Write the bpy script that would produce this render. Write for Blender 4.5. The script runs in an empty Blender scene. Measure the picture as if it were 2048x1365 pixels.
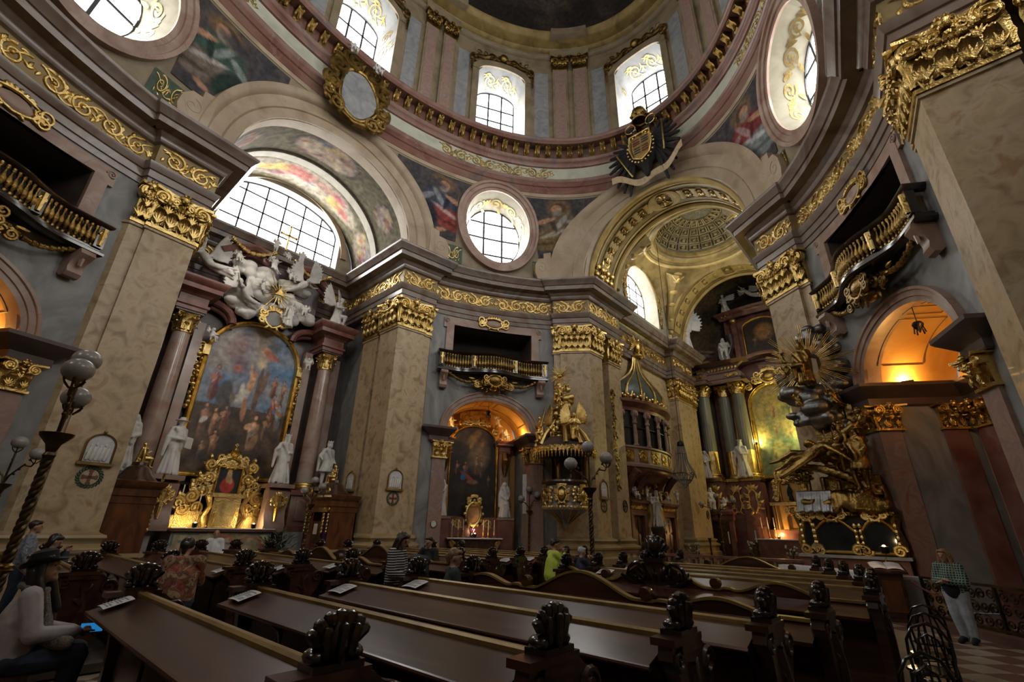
import bpy, bmesh, math, random
from mathutils import Vector, Matrix, noise
PI = math.pi
R = math.radians
rnd = random.Random(7)
sc = bpy.context.scene
C = sc.collection

# ------------------------------------------------------------------ camera
FPX, PITCH, ROLL, YAW = 913.36, R(22.3854), R(1.18367), R(42.07086)
CAM = Vector((7.848, -6.902, 1.8))
_F = Vector((-math.sin(YAW) * math.cos(PITCH), math.cos(YAW) * math.cos(PITCH), math.sin(PITCH)))
_R0 = Vector((math.cos(YAW), math.sin(YAW), 0)); _U0 = _R0.cross(_F)
_R = _R0 * math.cos(ROLL) + _U0 * math.sin(ROLL); _U = -_R0 * math.sin(ROLL) + _U0 * math.cos(ROLL)
cd = bpy.data.cameras.new('camera'); cam = bpy.data.objects.new('camera', cd); C.objects.link(cam)
cd.sensor_width = 36.0; cd.lens = 36.0 * FPX / 2048; cd.clip_start = 0.05; cd.clip_end = 300
cam.matrix_world = Matrix(((_R.x, _U.x, -_F.x, CAM.x), (_R.y, _U.y, -_F.y, CAM.y), (_R.z, _U.z, -_F.z, CAM.z), (0, 0, 0, 1)))
sc.camera = cam

# ------------------------------------------------------------------ world, exposure
w = bpy.data.worlds.new('overcast_sky'); sc.world = w; w.use_nodes = True
w.node_tree.nodes['Background'].inputs[0].default_value = (0.75, 0.85, 1.0, 1)
w.node_tree.nodes['Background'].inputs[1].default_value = 0.3
sc.view_settings.view_transform = 'Standard'; sc.view_settings.look = 'None'
sc.view_settings.gamma = 1.0; sc.view_settings.use_curve_mapping = False
sc.view_settings.exposure = 0.3
DAY = 12.0            # radiance of the daylit window glass
try:
    sc.cycles.use_denoising = True
    sc.cycles.adaptive_threshold = .04; sc.cycles.max_bounces = 6; sc.cycles.diffuse_bounces = 4; sc.cycles.glossy_bounces = 3
    sc.cycles.sample_clamp_indirect = 6.0
except Exception:
    pass

# ------------------------------------------------------------------ materials
MT = {}
def mat(name, stops, scale=1.0, rough=0.5, metal=0.0, detail=5, dist=0.6, vein=None, vscale=1.2, bump=0.0, bscale=20, stretch=(1, 1, 1), spec=0.5, coat=0.0):
    m = bpy.data.materials.new(name); m.use_nodes = True
    nt = m.node_tree; N = nt.nodes; L = nt.links; b = N['Principled BSDF']
    geo = N.new('ShaderNodeNewGeometry'); mp = N.new('ShaderNodeMapping')
    mp.inputs['Scale'].default_value = stretch; L.new(geo.outputs['Position'], mp.inputs[0])
    nz = N.new('ShaderNodeTexNoise'); nz.inputs['Scale'].default_value = scale; nz.inputs['Detail'].default_value = detail
    nz.inputs['Distortion'].default_value = dist; L.new(mp.outputs[0], nz.inputs['Vector'])
    rp = N.new('ShaderNodeValToRGB'); L.new(nz.outputs['Fac'], rp.inputs[0])
    cr = rp.color_ramp; n = len(stops)
    while len(cr.elements) < n: cr.elements.new(0.5)
    for i, c in enumerate(stops):
        cr.elements[i].position = 0.3 + 0.4 * i / max(1, n - 1); cr.elements[i].color = (*c, 1)
    out = rp.outputs[0]
    if vein:
        v = N.new('ShaderNodeTexNoise'); v.inputs['Scale'].default_value = vscale; v.inputs['Detail'].default_value = 7
        v.inputs['Distortion'].default_value = 1.6; L.new(mp.outputs[0], v.inputs['Vector'])
        ab = N.new('ShaderNodeMath'); ab.operation = 'SUBTRACT'; ab.inputs[1].default_value = 0.5; L.new(v.outputs['Fac'], ab.inputs[0])
        a2 = N.new('ShaderNodeMath'); a2.operation = 'ABSOLUTE'; L.new(ab.outputs[0], a2.inputs[0])
        mr = N.new('ShaderNodeMapRange'); mr.inputs[1].default_value = 0.0; mr.inputs[2].default_value = 0.008
        mr.inputs[3].default_value = 0.45; mr.inputs[4].default_value = 0.0; L.new(a2.outputs[0], mr.inputs[0])
        mx = N.new('ShaderNodeMixRGB'); L.new(mr.outputs[0], mx.inputs[0]); L.new(out, mx.inputs[1]); mx.inputs[2].default_value = (*vein, 1)
        out = mx.outputs[0]
    L.new(out, b.inputs['Base Color'])
    b.inputs['Roughness'].default_value = rough; b.inputs['Metallic'].default_value = metal
    b.inputs['Specular IOR Level'].default_value = spec
    if coat: b.inputs['Coat Weight'].default_value = coat; b.inputs['Coat Roughness'].default_value = 0.15
    if bump:
        bn = N.new('ShaderNodeTexNoise'); bn.inputs['Scale'].default_value = bscale; bn.inputs['Detail'].default_value = 3
        L.new(geo.outputs['Position'], bn.inputs['Vector'])
        bp = N.new('ShaderNodeBump'); bp.inputs['Strength'].default_value = bump; bp.inputs['Distance'].default_value = 0.03
        L.new(bn.outputs['Fac'], bp.inputs['Height']); L.new(bp.outputs[0], b.inputs['Normal'])
    MT[name] = m
    return m
def emat(name, col, s):
    m = bpy.data.materials.new(name); m.use_nodes = True; nt = m.node_tree
    b = nt.nodes['Principled BSDF']; b.inputs['Base Color'].default_value = (*[c * .6 for c in col], 1)
    b.inputs['Emission Color'].default_value = (*col, 1); b.inputs['Emission Strength'].default_value = s
    MT[name] = m; return m
def vcmat(name, rough=0.6, spec=0.3):
    m = bpy.data.materials.new(name); m.use_nodes = True; nt = m.node_tree; b = nt.nodes['Principled BSDF']
    a = nt.nodes.new('ShaderNodeVertexColor'); a.layer_name = 'paint'
    geo = nt.nodes.new('ShaderNodeNewGeometry'); nz = nt.nodes.new('ShaderNodeTexNoise'); nz.inputs['Scale'].default_value = 4; nz.inputs['Detail'].default_value = 7
    nt.links.new(geo.outputs['Position'], nz.inputs['Vector'])
    mr = nt.nodes.new('ShaderNodeMapRange'); mr.inputs[1].default_value = .3; mr.inputs[2].default_value = .7; mr.inputs[3].default_value = .65; mr.inputs[4].default_value = 1.5
    nt.links.new(nz.outputs['Fac'], mr.inputs[0])
    mx = nt.nodes.new('ShaderNodeMixRGB'); mx.blend_type = 'MULTIPLY'; mx.inputs[0].default_value = 1
    nt.links.new(a.outputs[0], mx.inputs[1]); nt.links.new(mr.outputs[0], mx.inputs[2]); nt.links.new(mx.outputs[0], b.inputs['Base Color'])
    b.inputs['Roughness'].default_value = rough; b.inputs['Specular IOR Level'].default_value = spec
    MT[name] = m; return m
mat('marble_beige', [(.27, .18, .095), (.42, .32, .185), (.51, .40, .25), (.37, .235, .12)], 2.2, .42, detail=11, dist=.8, vein=(.5, .45, .36), vscale=.16)
mat('marble_base', [(.26, .18, .09), (.36, .27, .14), (.42, .33, .19)], .9, .45, detail=8)
mat('marble_grey', [(.145, .147, .147), (.215, .215, .21), (.29, .285, .272)], .8, .45, detail=9, dist=2.2, stretch=(1, 1, .7))
mat('marble_grey_pale', [(.18, .19, .20), (.255, .265, .275), (.32, .32, .315)], .9, .5, detail=9, dist=3.0)
mat('marble_pink', [(.23, .135, .10), (.32, .215, .17), (.40, .305, .25)], .8, .4, detail=8, dist=1.6, vein=(.2, .07, .06), vscale=.5)
mat('marble_red', [(.14, .06, .045), (.20, .095, .072), (.235, .13, .10), (.12, .095, .085)], .45, .33, detail=8, dist=1.5, vein=(.32, .22, .2), vscale=.3)
mat('marble_cornice', [(.12, .078, .062), (.19, .135, .11), (.235, .19, .162), (.15, .14, .132)], .5, .27, detail=8, dist=1.8, spec=.6)
mat('marble_arch', [(.27, .195, .125), (.37, .285, .19), (.43, .345, .25)], .8, .5, detail=8, vein=(.24, .17, .13), vscale=.45)
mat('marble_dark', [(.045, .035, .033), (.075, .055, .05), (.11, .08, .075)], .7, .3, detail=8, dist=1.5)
mat('marble_redpanel', [(.25, .11, .085), (.32, .22, .18), (.26, .165, .14), (.27, .25, .235)], 1.1, .45, detail=9, dist=2.6)
mat('drum_stone', [(.165, .125, .075), (.235, .185, .115), (.285, .23, .15)], 1.2, .55, detail=7)
mat('cream', [(.21, .19, .14), (.28, .255, .19), (.33, .30, .23)], 1.5, .6)
mat('white_reveal', [(.20, .21, .215), (.27, .275, .275), (.32, .32, .31)], 1.2, .5)
mat('green_frieze', [(.38, .40, .32), (.46, .47, .38), (.52, .53, .44)], 1.2, .6)
mat('ochre_vault', [(.14, .095, .028), (.25, .175, .055), (.33, .245, .09)], 1.3, .6, detail=7)
mat('ochre_light', [(.38, .265, .075), (.48, .35, .115), (.55, .42, .17)], 1.3, .6)
mat('olive_vault', [(.06, .055, .03), (.12, .105, .055), (.19, .16, .08)], 4.5, .6, detail=8, dist=2)
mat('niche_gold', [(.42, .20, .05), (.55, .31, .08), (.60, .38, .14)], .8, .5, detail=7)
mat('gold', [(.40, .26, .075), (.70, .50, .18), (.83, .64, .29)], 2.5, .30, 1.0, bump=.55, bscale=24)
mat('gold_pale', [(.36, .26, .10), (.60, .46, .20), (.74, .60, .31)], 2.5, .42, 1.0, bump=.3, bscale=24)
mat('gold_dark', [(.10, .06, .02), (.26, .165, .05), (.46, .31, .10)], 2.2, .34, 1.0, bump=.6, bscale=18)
mat('frieze_ground', [(.17, .12, .05), (.25, .18, .08), (.31, .225, .11)], 2.0, .45, .25)
mat('silver', [(.15, .145, .145), (.24, .24, .24), (.36, .36, .37)], 3, .42, 1.0, bump=.3, bscale=12)
mat('statue_white', [(.52, .515, .49), (.66, .655, .63), (.72, .71, .69)], 3, .42, bump=.2, bscale=30)
mat('wood_dark', [(.016, .006, .0035), (.045, .017, .009), (.085, .033, .016)], 1.6, .28, detail=7, dist=1.5, stretch=(.35, 3, 3), coat=.45)
mat('wood_desk', [(.018, .005, .003), (.042, .012, .006), (.09, .028, .012)], 1.4, .26, detail=8, dist=1.5, stretch=(.5, 6, 6), spec=.45)
mat('wood_black', [(.006, .003, .002), (.014, .006, .004), (.028, .012, .007)], 2, .22, coat=.6)
mat('wood_gilt_edge', [(.16, .10, .03), (.26, .17, .05), (.34, .23, .08)], 3, .4, .3)
mat('wood_confessional', [(.05, .016, .006), (.115, .038, .013), (.17, .06, .02)], 1.3, .3, detail=7, dist=2, stretch=(2, 2, .6), coat=.4)
mat('bentwood', [(.004, .003, .003), (.008, .006, .005), (.014, .01, .008)], 3, .2, coat=.5)
mat('iron', [(.012, .01, .008), (.025, .02, .015), (.045, .034, .02)], 4, .4, .6)
mat('bronze', [(.03, .02, .01), (.075, .05, .022), (.13, .09, .04)], 5, .38, .8)
mat('brass', [(.22, .14, .04), (.36, .25, .09), (.46, .34, .14)], 5, .33, 1.0)
mat('lead', [(.02, .022, .026), (.03, .033, .04), (.045, .05, .06)], 5, .5)
mat('column_red', [(.24, .14, .115), (.34, .225, .185), (.41, .31, .26), (.31, .285, .26)], .7, .2, detail=8, dist=1.4, spec=.6)
mat('altar_red', [(.12, .04, .035), (.19, .08, .065), (.24, .13, .11)], .9, .3, detail=8, dist=1.5)
mat('fluted_green', [(.13, .13, .10), (.20, .20, .155), (.26, .255, .20)], 1.2, .4, stretch=(1, 1, .4))
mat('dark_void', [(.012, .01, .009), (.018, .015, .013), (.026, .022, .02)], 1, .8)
mat('onion_green', [(.045, .06, .055), (.075, .095, .085), (.11, .13, .11)], 2, .45)
mat('dark_glass', [(.012, .014, .016), (.02, .023, .026), (.03, .034, .04)], 1, .08, spec=.6)
mat('paper', [(.52, .52, .54), (.6, .6, .62), (.66, .66, .68)], 8, .7)
mat('ink', [(.22, .22, .24), (.26, .26, .28), (.3, .3, .32)], 8, .7)
mat('linen', [(.6, .62, .68), (.7, .71, .75), (.78, .78, .8)], 6, .8, bump=.3, bscale=40)
mat('globe_glass', [(.24, .23, .21), (.30, .29, .27), (.36, .35, .33)], 2, .25, spec=.6)
mat('candle', [(.62, .6, .55), (.7, .68, .62), (.76, .74, .68)], 4, .5)
mat('leaf', [(.012, .03, .014), (.025, .06, .028), (.045, .1, .045)], 6, .5)
mat('purple', [(.045, .008, .06), (.075, .014, .10), (.11, .025, .14)], 4, .8)
mat('rope_red', [(.06, .01, .008), (.1, .018, .014), (.14, .03, .02)], 20, .8)
mat('tile_red', [(.09, .045, .035), (.13, .07, .055), (.17, .10, .08)], 2, .4, detail=7)
mat('tile_pale', [(.22, .18, .13), (.29, .245, .185), (.34, .30, .24)], 2, .4, detail=7)
mat('floor_board', [(.03, .02, .015), (.05, .035, .026), (.08, .056, .042)], 2, .5)
mat('stone_plinth', [(.24, .235, .22), (.31, .30, .29), (.37, .36, .35)], 2, .6, detail=8)
mat('skin', [(.34, .19, .13), (.40, .235, .165), (.45, .27, .20)], 3, .5)
mat('skin_tan', [(.25, .13, .08), (.31, .165, .105), (.35, .2, .135)], 3, .5)
mat('hair_black', [(.006, .005, .005), (.011, .009, .009), (.02, .016, .015)], 14, .35)
mat('hair_brown', [(.02, .011, .007), (.035, .02, .013), (.055, .034, .02)], 14, .4)
mat('hair_blond', [(.13, .075, .035), (.22, .135, .065), (.32, .21, .11)], 14, .4)
mat('hair_grey', [(.32, .32, .32), (.42, .42, .42), (.5, .5, .5)], 14, .5)
mat('cloth_black', [(.008, .008, .009), (.013, .013, .014), (.02, .02, .021)], 8, .8)
mat('cloth_navy', [(.008, .01, .02), (.013, .017, .034), (.02, .026, .05)], 8, .8)
mat('cloth_jeans', [(.02, .03, .05), (.03, .045, .075), (.045, .06, .10)], 10, .85)
mat('cloth_palejeans', [(.26, .28, .32), (.34, .36, .41), (.42, .44, .5)], 10, .85)
mat('cloth_grey', [(.36, .33, .35), (.44, .41, .43), (.5, .47, .49)], 8, .9)
mat('cloth_white', [(.6, .6, .62), (.7, .7, .72), (.76, .76, .78)], 8, .85)
mat('cloth_lime', [(.40, .50, .05), (.50, .62, .08), (.56, .68, .12)], 5, .8)
mat('cloth_green', [(.015, .025, .02), (.025, .04, .032), (.035, .055, .045)], 8, .85)
mat('cloth_floral', [(.20, .03, .025), (.34, .12, .06), (.12, .05, .04), (.42, .30, .16), (.10, .03, .03)], 9, .85, detail=2)
mat('cloth_knit', [(.15, .13, .105), (.21, .185, .15), (.27, .24, .2)], 30, .95, bump=.8, bscale=60)
mat('cloth_pattern', [(.12, .16, .24), (.3, .32, .36), (.08, .1, .16), (.4, .4, .42)], 14, .85, detail=2)
mat('flower_pink', [(.6, .08, .2), (.7, .14, .3), (.75, .25, .4)], 14, .6)
def stripes(name, ca, cb, freq, lo=.55, plaid=False):
    m = bpy.data.materials.new(name); m.use_nodes = True; nt = m.node_tree; b = nt.nodes['Principled BSDF']
    tc = nt.nodes.new('ShaderNodeTexCoord'); sp = nt.nodes.new('ShaderNodeSeparateXYZ'); nt.links.new(tc.outputs['Object'], sp.inputs[0])
    def band(o):
        a = nt.nodes.new('ShaderNodeMath'); a.operation = 'MULTIPLY'; a.inputs[1].default_value = freq; nt.links.new(o, a.inputs[0])
        f = nt.nodes.new('ShaderNodeMath'); f.operation = 'FRACT'; nt.links.new(a.outputs[0], f.inputs[0])
        g = nt.nodes.new('ShaderNodeMath'); g.operation = 'GREATER_THAN'; g.inputs[1].default_value = lo; nt.links.new(f.outputs[0], g.inputs[0])
        return g.outputs[0]
    o = band(sp.outputs[2])
    if plaid:
        o2 = band(sp.outputs[0]); mxm = nt.nodes.new('ShaderNodeMath'); mxm.operation = 'MAXIMUM'
        nt.links.new(o, mxm.inputs[0]); nt.links.new(o2, mxm.inputs[1]); o = mxm.outputs[0]
    mx = nt.nodes.new('ShaderNodeMixRGB'); nt.links.new(o, mx.inputs[0]); mx.inputs[1].default_value = (*ca, 1); mx.inputs[2].default_value = (*cb, 1)
    nt.links.new(mx.outputs[0], b.inputs['Base Color']); b.inputs['Roughness'].default_value = .85
    MT[name] = m
stripes('cloth_striped', (.012, .013, .02), (.52, .5, .48), 26, .62)
stripes('cloth_plaid', (.02, .045, .035), (.24, .33, .27), 24, .72, True)
emat('daylight', (1.0, .985, .955), DAY)
emat('phone_screen', (.02, .22, .55), .55)
emat('flame', (1.0, .55, .18), 14)
emat('lamp_warm', (1.0, .62, .22), 5)
emat('votive_red', (1.0, .22, .05), 3)
vcmat('oil_paint', .42, .4)
vcmat('fresco', .75, .2)

# ------------------------------------------------------------------ mesh builder
class MB:
    def __init__(s, mp=None):
        s.v = []; s.f = []; s.mp = mp
    def add(s, vs, fs):
        b = len(s.v)
        if s.mp: vs = [s.mp(*p) for p in vs]
        s.v += [tuple(p) for p in vs]; s.f += [tuple(i + b for i in q) for q in fs]
        return s
    def box(s, x0, x1, y0, y1, z0, z1):
        return s.add([(x0, y0, z0), (x1, y0, z0), (x1, y1, z0), (x0, y1, z0), (x0, y0, z1), (x1, y0, z1), (x1, y1, z1), (x0, y1, z1)],
                     [(3, 2, 1, 0), (4, 5, 6, 7), (0, 1, 5, 4), (1, 2, 6, 5), (2, 3, 7, 6), (3, 0, 4, 7)])
    def cbox(s, c, d, rz=0.0, taper=1.0):
        cx, cy, cz = c; a, b, h = d[0] / 2, d[1] / 2, d[2] / 2; co, si = math.cos(rz), math.sin(rz); vs = []
        for z, k in ((-h, 1), (h, taper)):
            for x, y in ((-a, -b), (a, -b), (a, b), (-a, b)):
                x *= k; y *= k; vs.append((cx + x * co - y * si, cy + x * si + y * co, cz + z))
        return s.add(vs, [(3, 2, 1, 0), (4, 5, 6, 7), (0, 1, 5, 4), (1, 2, 6, 5), (2, 3, 7, 6), (3, 0, 4, 7)])
    def grid(s, fn, nu, nv, cu=False):
        vs = [fn(i / nu, j / nv) for i in range(nu + (0 if cu else 1)) for j in range(nv + 1)]
        m = nu if cu else nu + 1
        return s.add(vs, [(i * (nv + 1) + j, ((i + 1) % m) * (nv + 1) + j, ((i + 1) % m) * (nv + 1) + j + 1, i * (nv + 1) + j + 1) for i in range(nu) for j in range(nv)])
    def lathe(s, pr, c=(0, 0, 0), n=16, a0=0, a1=2 * PI, sx=1, sy=1, fl=None):
        full = abs(a1 - a0 - 2 * PI) < 1e-6; m = n if full else n + 1; vs = []
        for i in range(m):
            a = a0 + (a1 - a0) * i / n; k = fl(a) if fl else 1
            for r, z in pr: vs.append((c[0] + r * k * math.cos(a) * sx, c[1] + r * k * math.sin(a) * sy, c[2] + z))
        q = len(pr)
        return s.add(vs, [(i * q + j, ((i + 1) % m) * q + j, ((i + 1) % m) * q + j + 1, i * q + j + 1) for i in range(n) for j in range(q - 1)])
    def tube(s, pts, r, n=6, cap=True):
        pts = [Vector(p) for p in pts]; m = len(pts); rs = r if isinstance(r, (list, tuple)) else [r] * m
        d0 = (pts[1] - pts[0]).normalized(); up = Vector((0, 0, 1)) if abs(d0.z) < .9 else Vector((1, 0, 0))
        a = d0.cross(up).normalized(); vs = []
        for i in range(m):
            d = (pts[min(i + 1, m - 1)] - pts[max(i - 1, 0)])
            if d.length < 1e-9: d = d0
            d = d.normalized(); a = (a - d * a.dot(d))
            if a.length < 1e-6: a = d.orthogonal()
            a = a.normalized(); b = d.cross(a)
            for k in range(n):
                t = 2 * PI * k / n; vs.append(tuple(pts[i] + (a * math.cos(t) + b * math.sin(t)) * rs[i]))
        fs = [(i * n + k, i * n + (k + 1) % n, (i + 1) * n + (k + 1) % n, (i + 1) * n + k) for i in range(m - 1) for k in range(n)]
        if cap: fs += [tuple(range(n))[::-1], tuple((m - 1) * n + k for k in range(n))]
        return s.add(vs, fs)
    def ell(s, c, r, nu=10, nv=7, M=None):
        vs = []; r = r if isinstance(r, (list, tuple)) else (r, r, r)
        for j in range(nv + 1):
            t = -PI / 2 + PI * j / nv
            for i in range(nu):
                a = 2 * PI * i / nu; p = Vector((r[0] * math.cos(t) * math.cos(a), r[1] * math.cos(t) * math.sin(a), r[2] * math.sin(t)))
                if M: p = M @ p
                vs.append((c[0] + p.x, c[1] + p.y, c[2] + p.z))
        return s.add(vs, [(j * nu + i, j * nu + (i + 1) % nu, (j + 1) * nu + (i + 1) % nu, (j + 1) * nu + i) for j in range(nv) for i in range(nu)])
    def cap(s, p, q, r0, r1, n=8):
        p = Vector(p); q = Vector(q); d = q - p
        if d.length < 1e-6: return s.ell(p, r0)
        d.normalize(); a = d.orthogonal().normalized(); b = d.cross(a); vs = []; rings = []
        for t in (-80, -45, 0): rings.append((p + d * r0 * math.sin(R(t)), r0 * math.cos(R(t))))
        for t in (0, 45, 80): rings.append((q + d * r1 * math.sin(R(t)), r1 * math.cos(R(t))))
        for c, r in rings:
            for k in range(n): vs.append(tuple(c + (a * math.cos(2 * PI * k / n) + b * math.sin(2 * PI * k / n)) * r))
        m = len(rings)
        return s.add(vs, [(i * n + k, i * n + (k + 1) % n, (i + 1) * n + (k + 1) % n, (i + 1) * n + k) for i in range(m - 1) for k in range(n)] + [tuple(range(n))[::-1], tuple((m - 1) * n + k for k in range(n))])
    def sweep(s, path, prof, side=1, closed=False, zmap=None):
        # path: plan points (x,y); prof: (offset, z); offset to the left (side=1) or right (-1), mitred
        n = len(path); P = [Vector((p[0], p[1])) for p in path]; vs = []
        for i in range(n):
            if closed: d0 = (P[i] - P[i - 1]).normalized(); d1 = (P[(i + 1) % n] - P[i]).normalized()
            else:
                d0 = (P[i] - P[i - 1]).normalized() if i else (P[1] - P[0]).normalized()
                d1 = (P[i + 1] - P[i]).normalized() if i < n - 1 else d0
            n0 = Vector((-d0.y, d0.x)) * side; n1 = Vector((-d1.y, d1.x)) * side
            mm = n0 + n1
            if mm.length < 1e-4: mm = n0
            mm.normalize(); k = 1 / max(.35, mm.dot(n0))
            for o, z in prof: q = P[i] + mm * (o * k); vs.append((q.x, q.y, z))
        q = len(prof); m = n if closed else n - 1
        return s.add(vs, [(i * q + j, ((i + 1) % n) * q + j, ((i + 1) % n) * q + j + 1, i * q + j + 1) for i in range(m) for j in range(q - 1)])
    def extr(s, poly, y0, y1):
        # poly in (x,z), extruded along y
        n = len(poly); vs = [(x, y0, z) for x, z in poly] + [(x, y1, z) for x, z in poly]
        return s.add(vs, [tuple(range(n)), tuple(range(2 * n - 1, n - 1, -1))] + [(i, (i + 1) % n, n + (i + 1) % n, n + i) for i in range(n)])
    def prism(s, poly, z0, z1):
        n = len(poly); vs = [(x, y, z0) for x, y in poly] + [(x, y, z1) for x, y in poly]
        return s.add(vs, [tuple(range(n - 1, -1, -1)), tuple(range(n, 2 * n))] + [(i, (i + 1) % n, n + (i + 1) % n, n + i) for i in range(n)])
    def rib(s, pts, wd, hk=.9, n0=0.0):
        # flat-lying ornament ribbon: pts (s,z) on a surface, local coordinates (s, n, z)
        m = len(pts); ws = wd if isinstance(wd, (list, tuple)) else [wd] * m; vs = []
        for i in range(m):
            a = pts[max(i - 1, 0)]; b = pts[min(i + 1, m - 1)]; dx, dz = b[0] - a[0], b[1] - a[1]; L = math.hypot(dx, dz) or 1
            nx, nz = -dz / L, dx / L; x, z = pts[i]; q = ws[i]
            vs += [(x - nx * q, n0, z - nz * q), (x - nx * q * .45, n0 + q * hk, z - nz * q * .45), (x + nx * q * .45, n0 + q * hk, z + nz * q * .45), (x + nx * q, n0, z + nz * q)]
        return s.add(vs, [(i * 4 + k, i * 4 + k + 1, (i + 1) * 4 + k + 1, (i + 1) * 4 + k) for i in range(m - 1) for k in range(3)])
    def strip(s, cols, fn, step=2.0):
        # fn(a) -> list of (z0,z1) solid intervals; quads between neighbouring columns; local (a, 0, z)
        for a, b in zip(cols, cols[1:]):
            if b - a < 1e-9: continue
            e = (b - a) * 1e-4; A = fn(a + e); B = fn(b - e)
            if len(A) != len(B): continue
            for (p0, p1), (q0, q1) in zip(A, B):
                if p1 - p0 < 1e-6 and q1 - q0 < 1e-6: continue
                k = max(1, int(max(p1 - p0, q1 - q0) / step)); vs = []
                for j in range(k + 1):
                    vs += [(a, 0, p0 + (p1 - p0) * j / k), (b, 0, q0 + (q1 - q0) * j / k)]
                s.add(vs, [(2 * j, 2 * j + 1, 2 * j + 3, 2 * j + 2) for j in range(k)])
        return s
    def jamb(s, pts, d0, d1, k=1.0, c=(0, 0)):
        # reveal: boundary curve (s,z) pulled from depth d0 to d1 and scaled by k about c
        vs = []
        for x, z in pts: vs += [(x, d0, z), (c[0] + (x - c[0]) * k, d1, c[1] + (z - c[1]) * k)]
        return s.add(vs, [(2 * i, 2 * i + 1, 2 * i + 3, 2 * i + 2) for i in range(len(pts) - 1)])

def mesh(name, mb):
    me = bpy.data.meshes.new(name); me.from_pydata(mb.v, [], mb.f); me.validate(verbose=False)
    if me.polygons:
        me.shade_smooth()
        try: me.set_sharp_from_angle(angle=R(38))
        except Exception: pass
    return me
WB = {}
def link(name, me, m, parent=None):
    o = bpy.data.objects.new(name, me); C.objects.link(o)
    if m: 
        if not me.materials: me.materials.append(MT[m])
    if parent is not None:
        o.parent = parent
        if parent.name in WB: o.matrix_parent_inverse = Matrix.Translation(-WB[parent.name])
    return o
def ob(name, mb, m, parent=None): return link(name, mesh(name, mb), m, parent)
def tag(o, label, cat=None, group=None, kind=None):
    if label: o['label'] = label
    if cat: o['category'] = cat
    if group: o['group'] = group
    if kind: o['kind'] = kind
    return o
def thing(name, label, cat, loc=(0, 0, 0), rz=0.0, group=None, kind=None, world=False):
    o = bpy.data.objects.new(name, None); C.objects.link(o); o.empty_display_size = .2
    o.location = loc; o.rotation_euler = (0, 0, rz); tag(o, label, cat, group, kind)
    if world: WB[o.name] = Vector(loc)
    return o
def dup(root, loc, rz=None, label=None, group=None):
    def cp(o, par):
        c = o.copy(); C.objects.link(c)
        if par is not None: c.parent = par
        for ch in o.children: cp(ch, c)
        return c
    c = cp(root, None); c.location = loc
    if rz is not None: c.rotation_euler = (0, 0, rz)
    if label: c['label'] = label
    if group: c['group'] = group
    return c
def TR(loc, rz=0.0, s=1.0):
    co, si = math.cos(rz), math.sin(rz)
    return lambda x, y, z: (loc[0] + s * (x * co - y * si), loc[1] + s * (x * si + y * co), loc[2] + s * z)
def paint(o, fn):
    me = o.data; ca = me.color_attributes.new('paint', 'FLOAT_COLOR', 'POINT')
    buf = []
    for v in me.vertices: buf += [*fn(v.co), 1.0]
    ca.data.foreach_set('color', buf)
def lerp(a, b, t): return tuple(x + (y - x) * t for x, y in zip(a, b))
def canvas(base, blobs):
    # base(s,t)->rgb; blobs: (s,t,rs,rt,ang,rgb,soft); returns painter of (s,t)
    pre = [(b[0], b[1], b[2], b[3], math.cos(b[4]), math.sin(b[4]), b[5], b[6] if len(b) > 6 else .5) for b in blobs]
    def f(s, t):
        c = base(s, t)
        for bs, bt, rs, rt, co, si, col, so in pre:
            dx, dy = s - bs, t - bt; x = (dx * co + dy * si) / rs; y = (-dx * si + dy * co) / rt; d = x * x + y * y
            if d < 1: c = lerp(c, col, min(1, (1 - d) / so))
        return c
    return f
# ------------------------------------------------------------------ ornament
def spiral(cx, cz, r0, r1, a0, turns, n=22):
    return [(cx + (r0 + (r1 - r0) * i / n) * math.cos(a0 + 2 * PI * turns * i / n), cz + (r0 + (r1 - r0) * i / n) * math.sin(a0 + 2 * PI * turns * i / n)) for i in range(n + 1)]
def leaflet(mb, x, z, a, L, wd, bend=.5, n0=0.0):
    pts = []; ws = []
    for i in range(6):
        t = i / 5; aa = a + bend * t; pts.append((x + L * t * math.cos(a + bend * t * .5), z + L * t * math.sin(a + bend * t * .5))); ws.append(max(.004, wd * math.sin(PI * min(1, .12 + t * .88)) ** .7))
    mb.rib(pts, ws, .8, n0)
def rinceau(mb, s0, s1, z0, z1, wd=.05, seed=0):
    # running acanthus scroll on (s,z)
    h = z1 - z0; zm = (z0 + z1) / 2; n = max(1, round((s1 - s0) / (h * 1.05))); L = (s1 - s0) / n; r_ = random.Random(seed)
    mb.rib([(s0 + (s1 - s0) * i / (n * 8), zm + h * .36 * math.sin(PI * i / 8 + PI / 2)) for i in range(n * 8 + 1)], wd * .8)
    for k in range(n):
        cx = s0 + (k + .5) * L; sg = 1 if k % 2 == 0 else -1; rr = min(L, h) * .40
        mb.rib(spiral(cx, zm - sg * h * .03, rr, rr * .16, PI / 2 * sg + PI * (k % 2), 1.6 * (-sg)), [wd * (1.25 - .7 * i / 22) for i in range(23)])
        for j in range(8):
            a = r_.uniform(0, 6.28); leaflet(mb, cx + rr * math.cos(a) * .95, zm + rr * math.sin(a) * .95, a + .8 * sg, h * .26, wd * 1.15, .9 * sg)
        mb.ell((cx, wd, zm - sg * h * .03), (rr * .2, wd, rr * .2), 8, 5)
        leaflet(mb, cx - L * .5, zm - sg * h * .1, PI / 2 * sg, h * .36, wd * 1.1, .5); leaflet(mb, cx - L * .5, zm - sg * h * .1, PI / 2 * sg + .7, h * .28, wd, .5)
        leaflet(mb, cx - L * .5, zm - sg * h * .1, PI / 2 * sg - .7, h * .28, wd, -.5)
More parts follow.
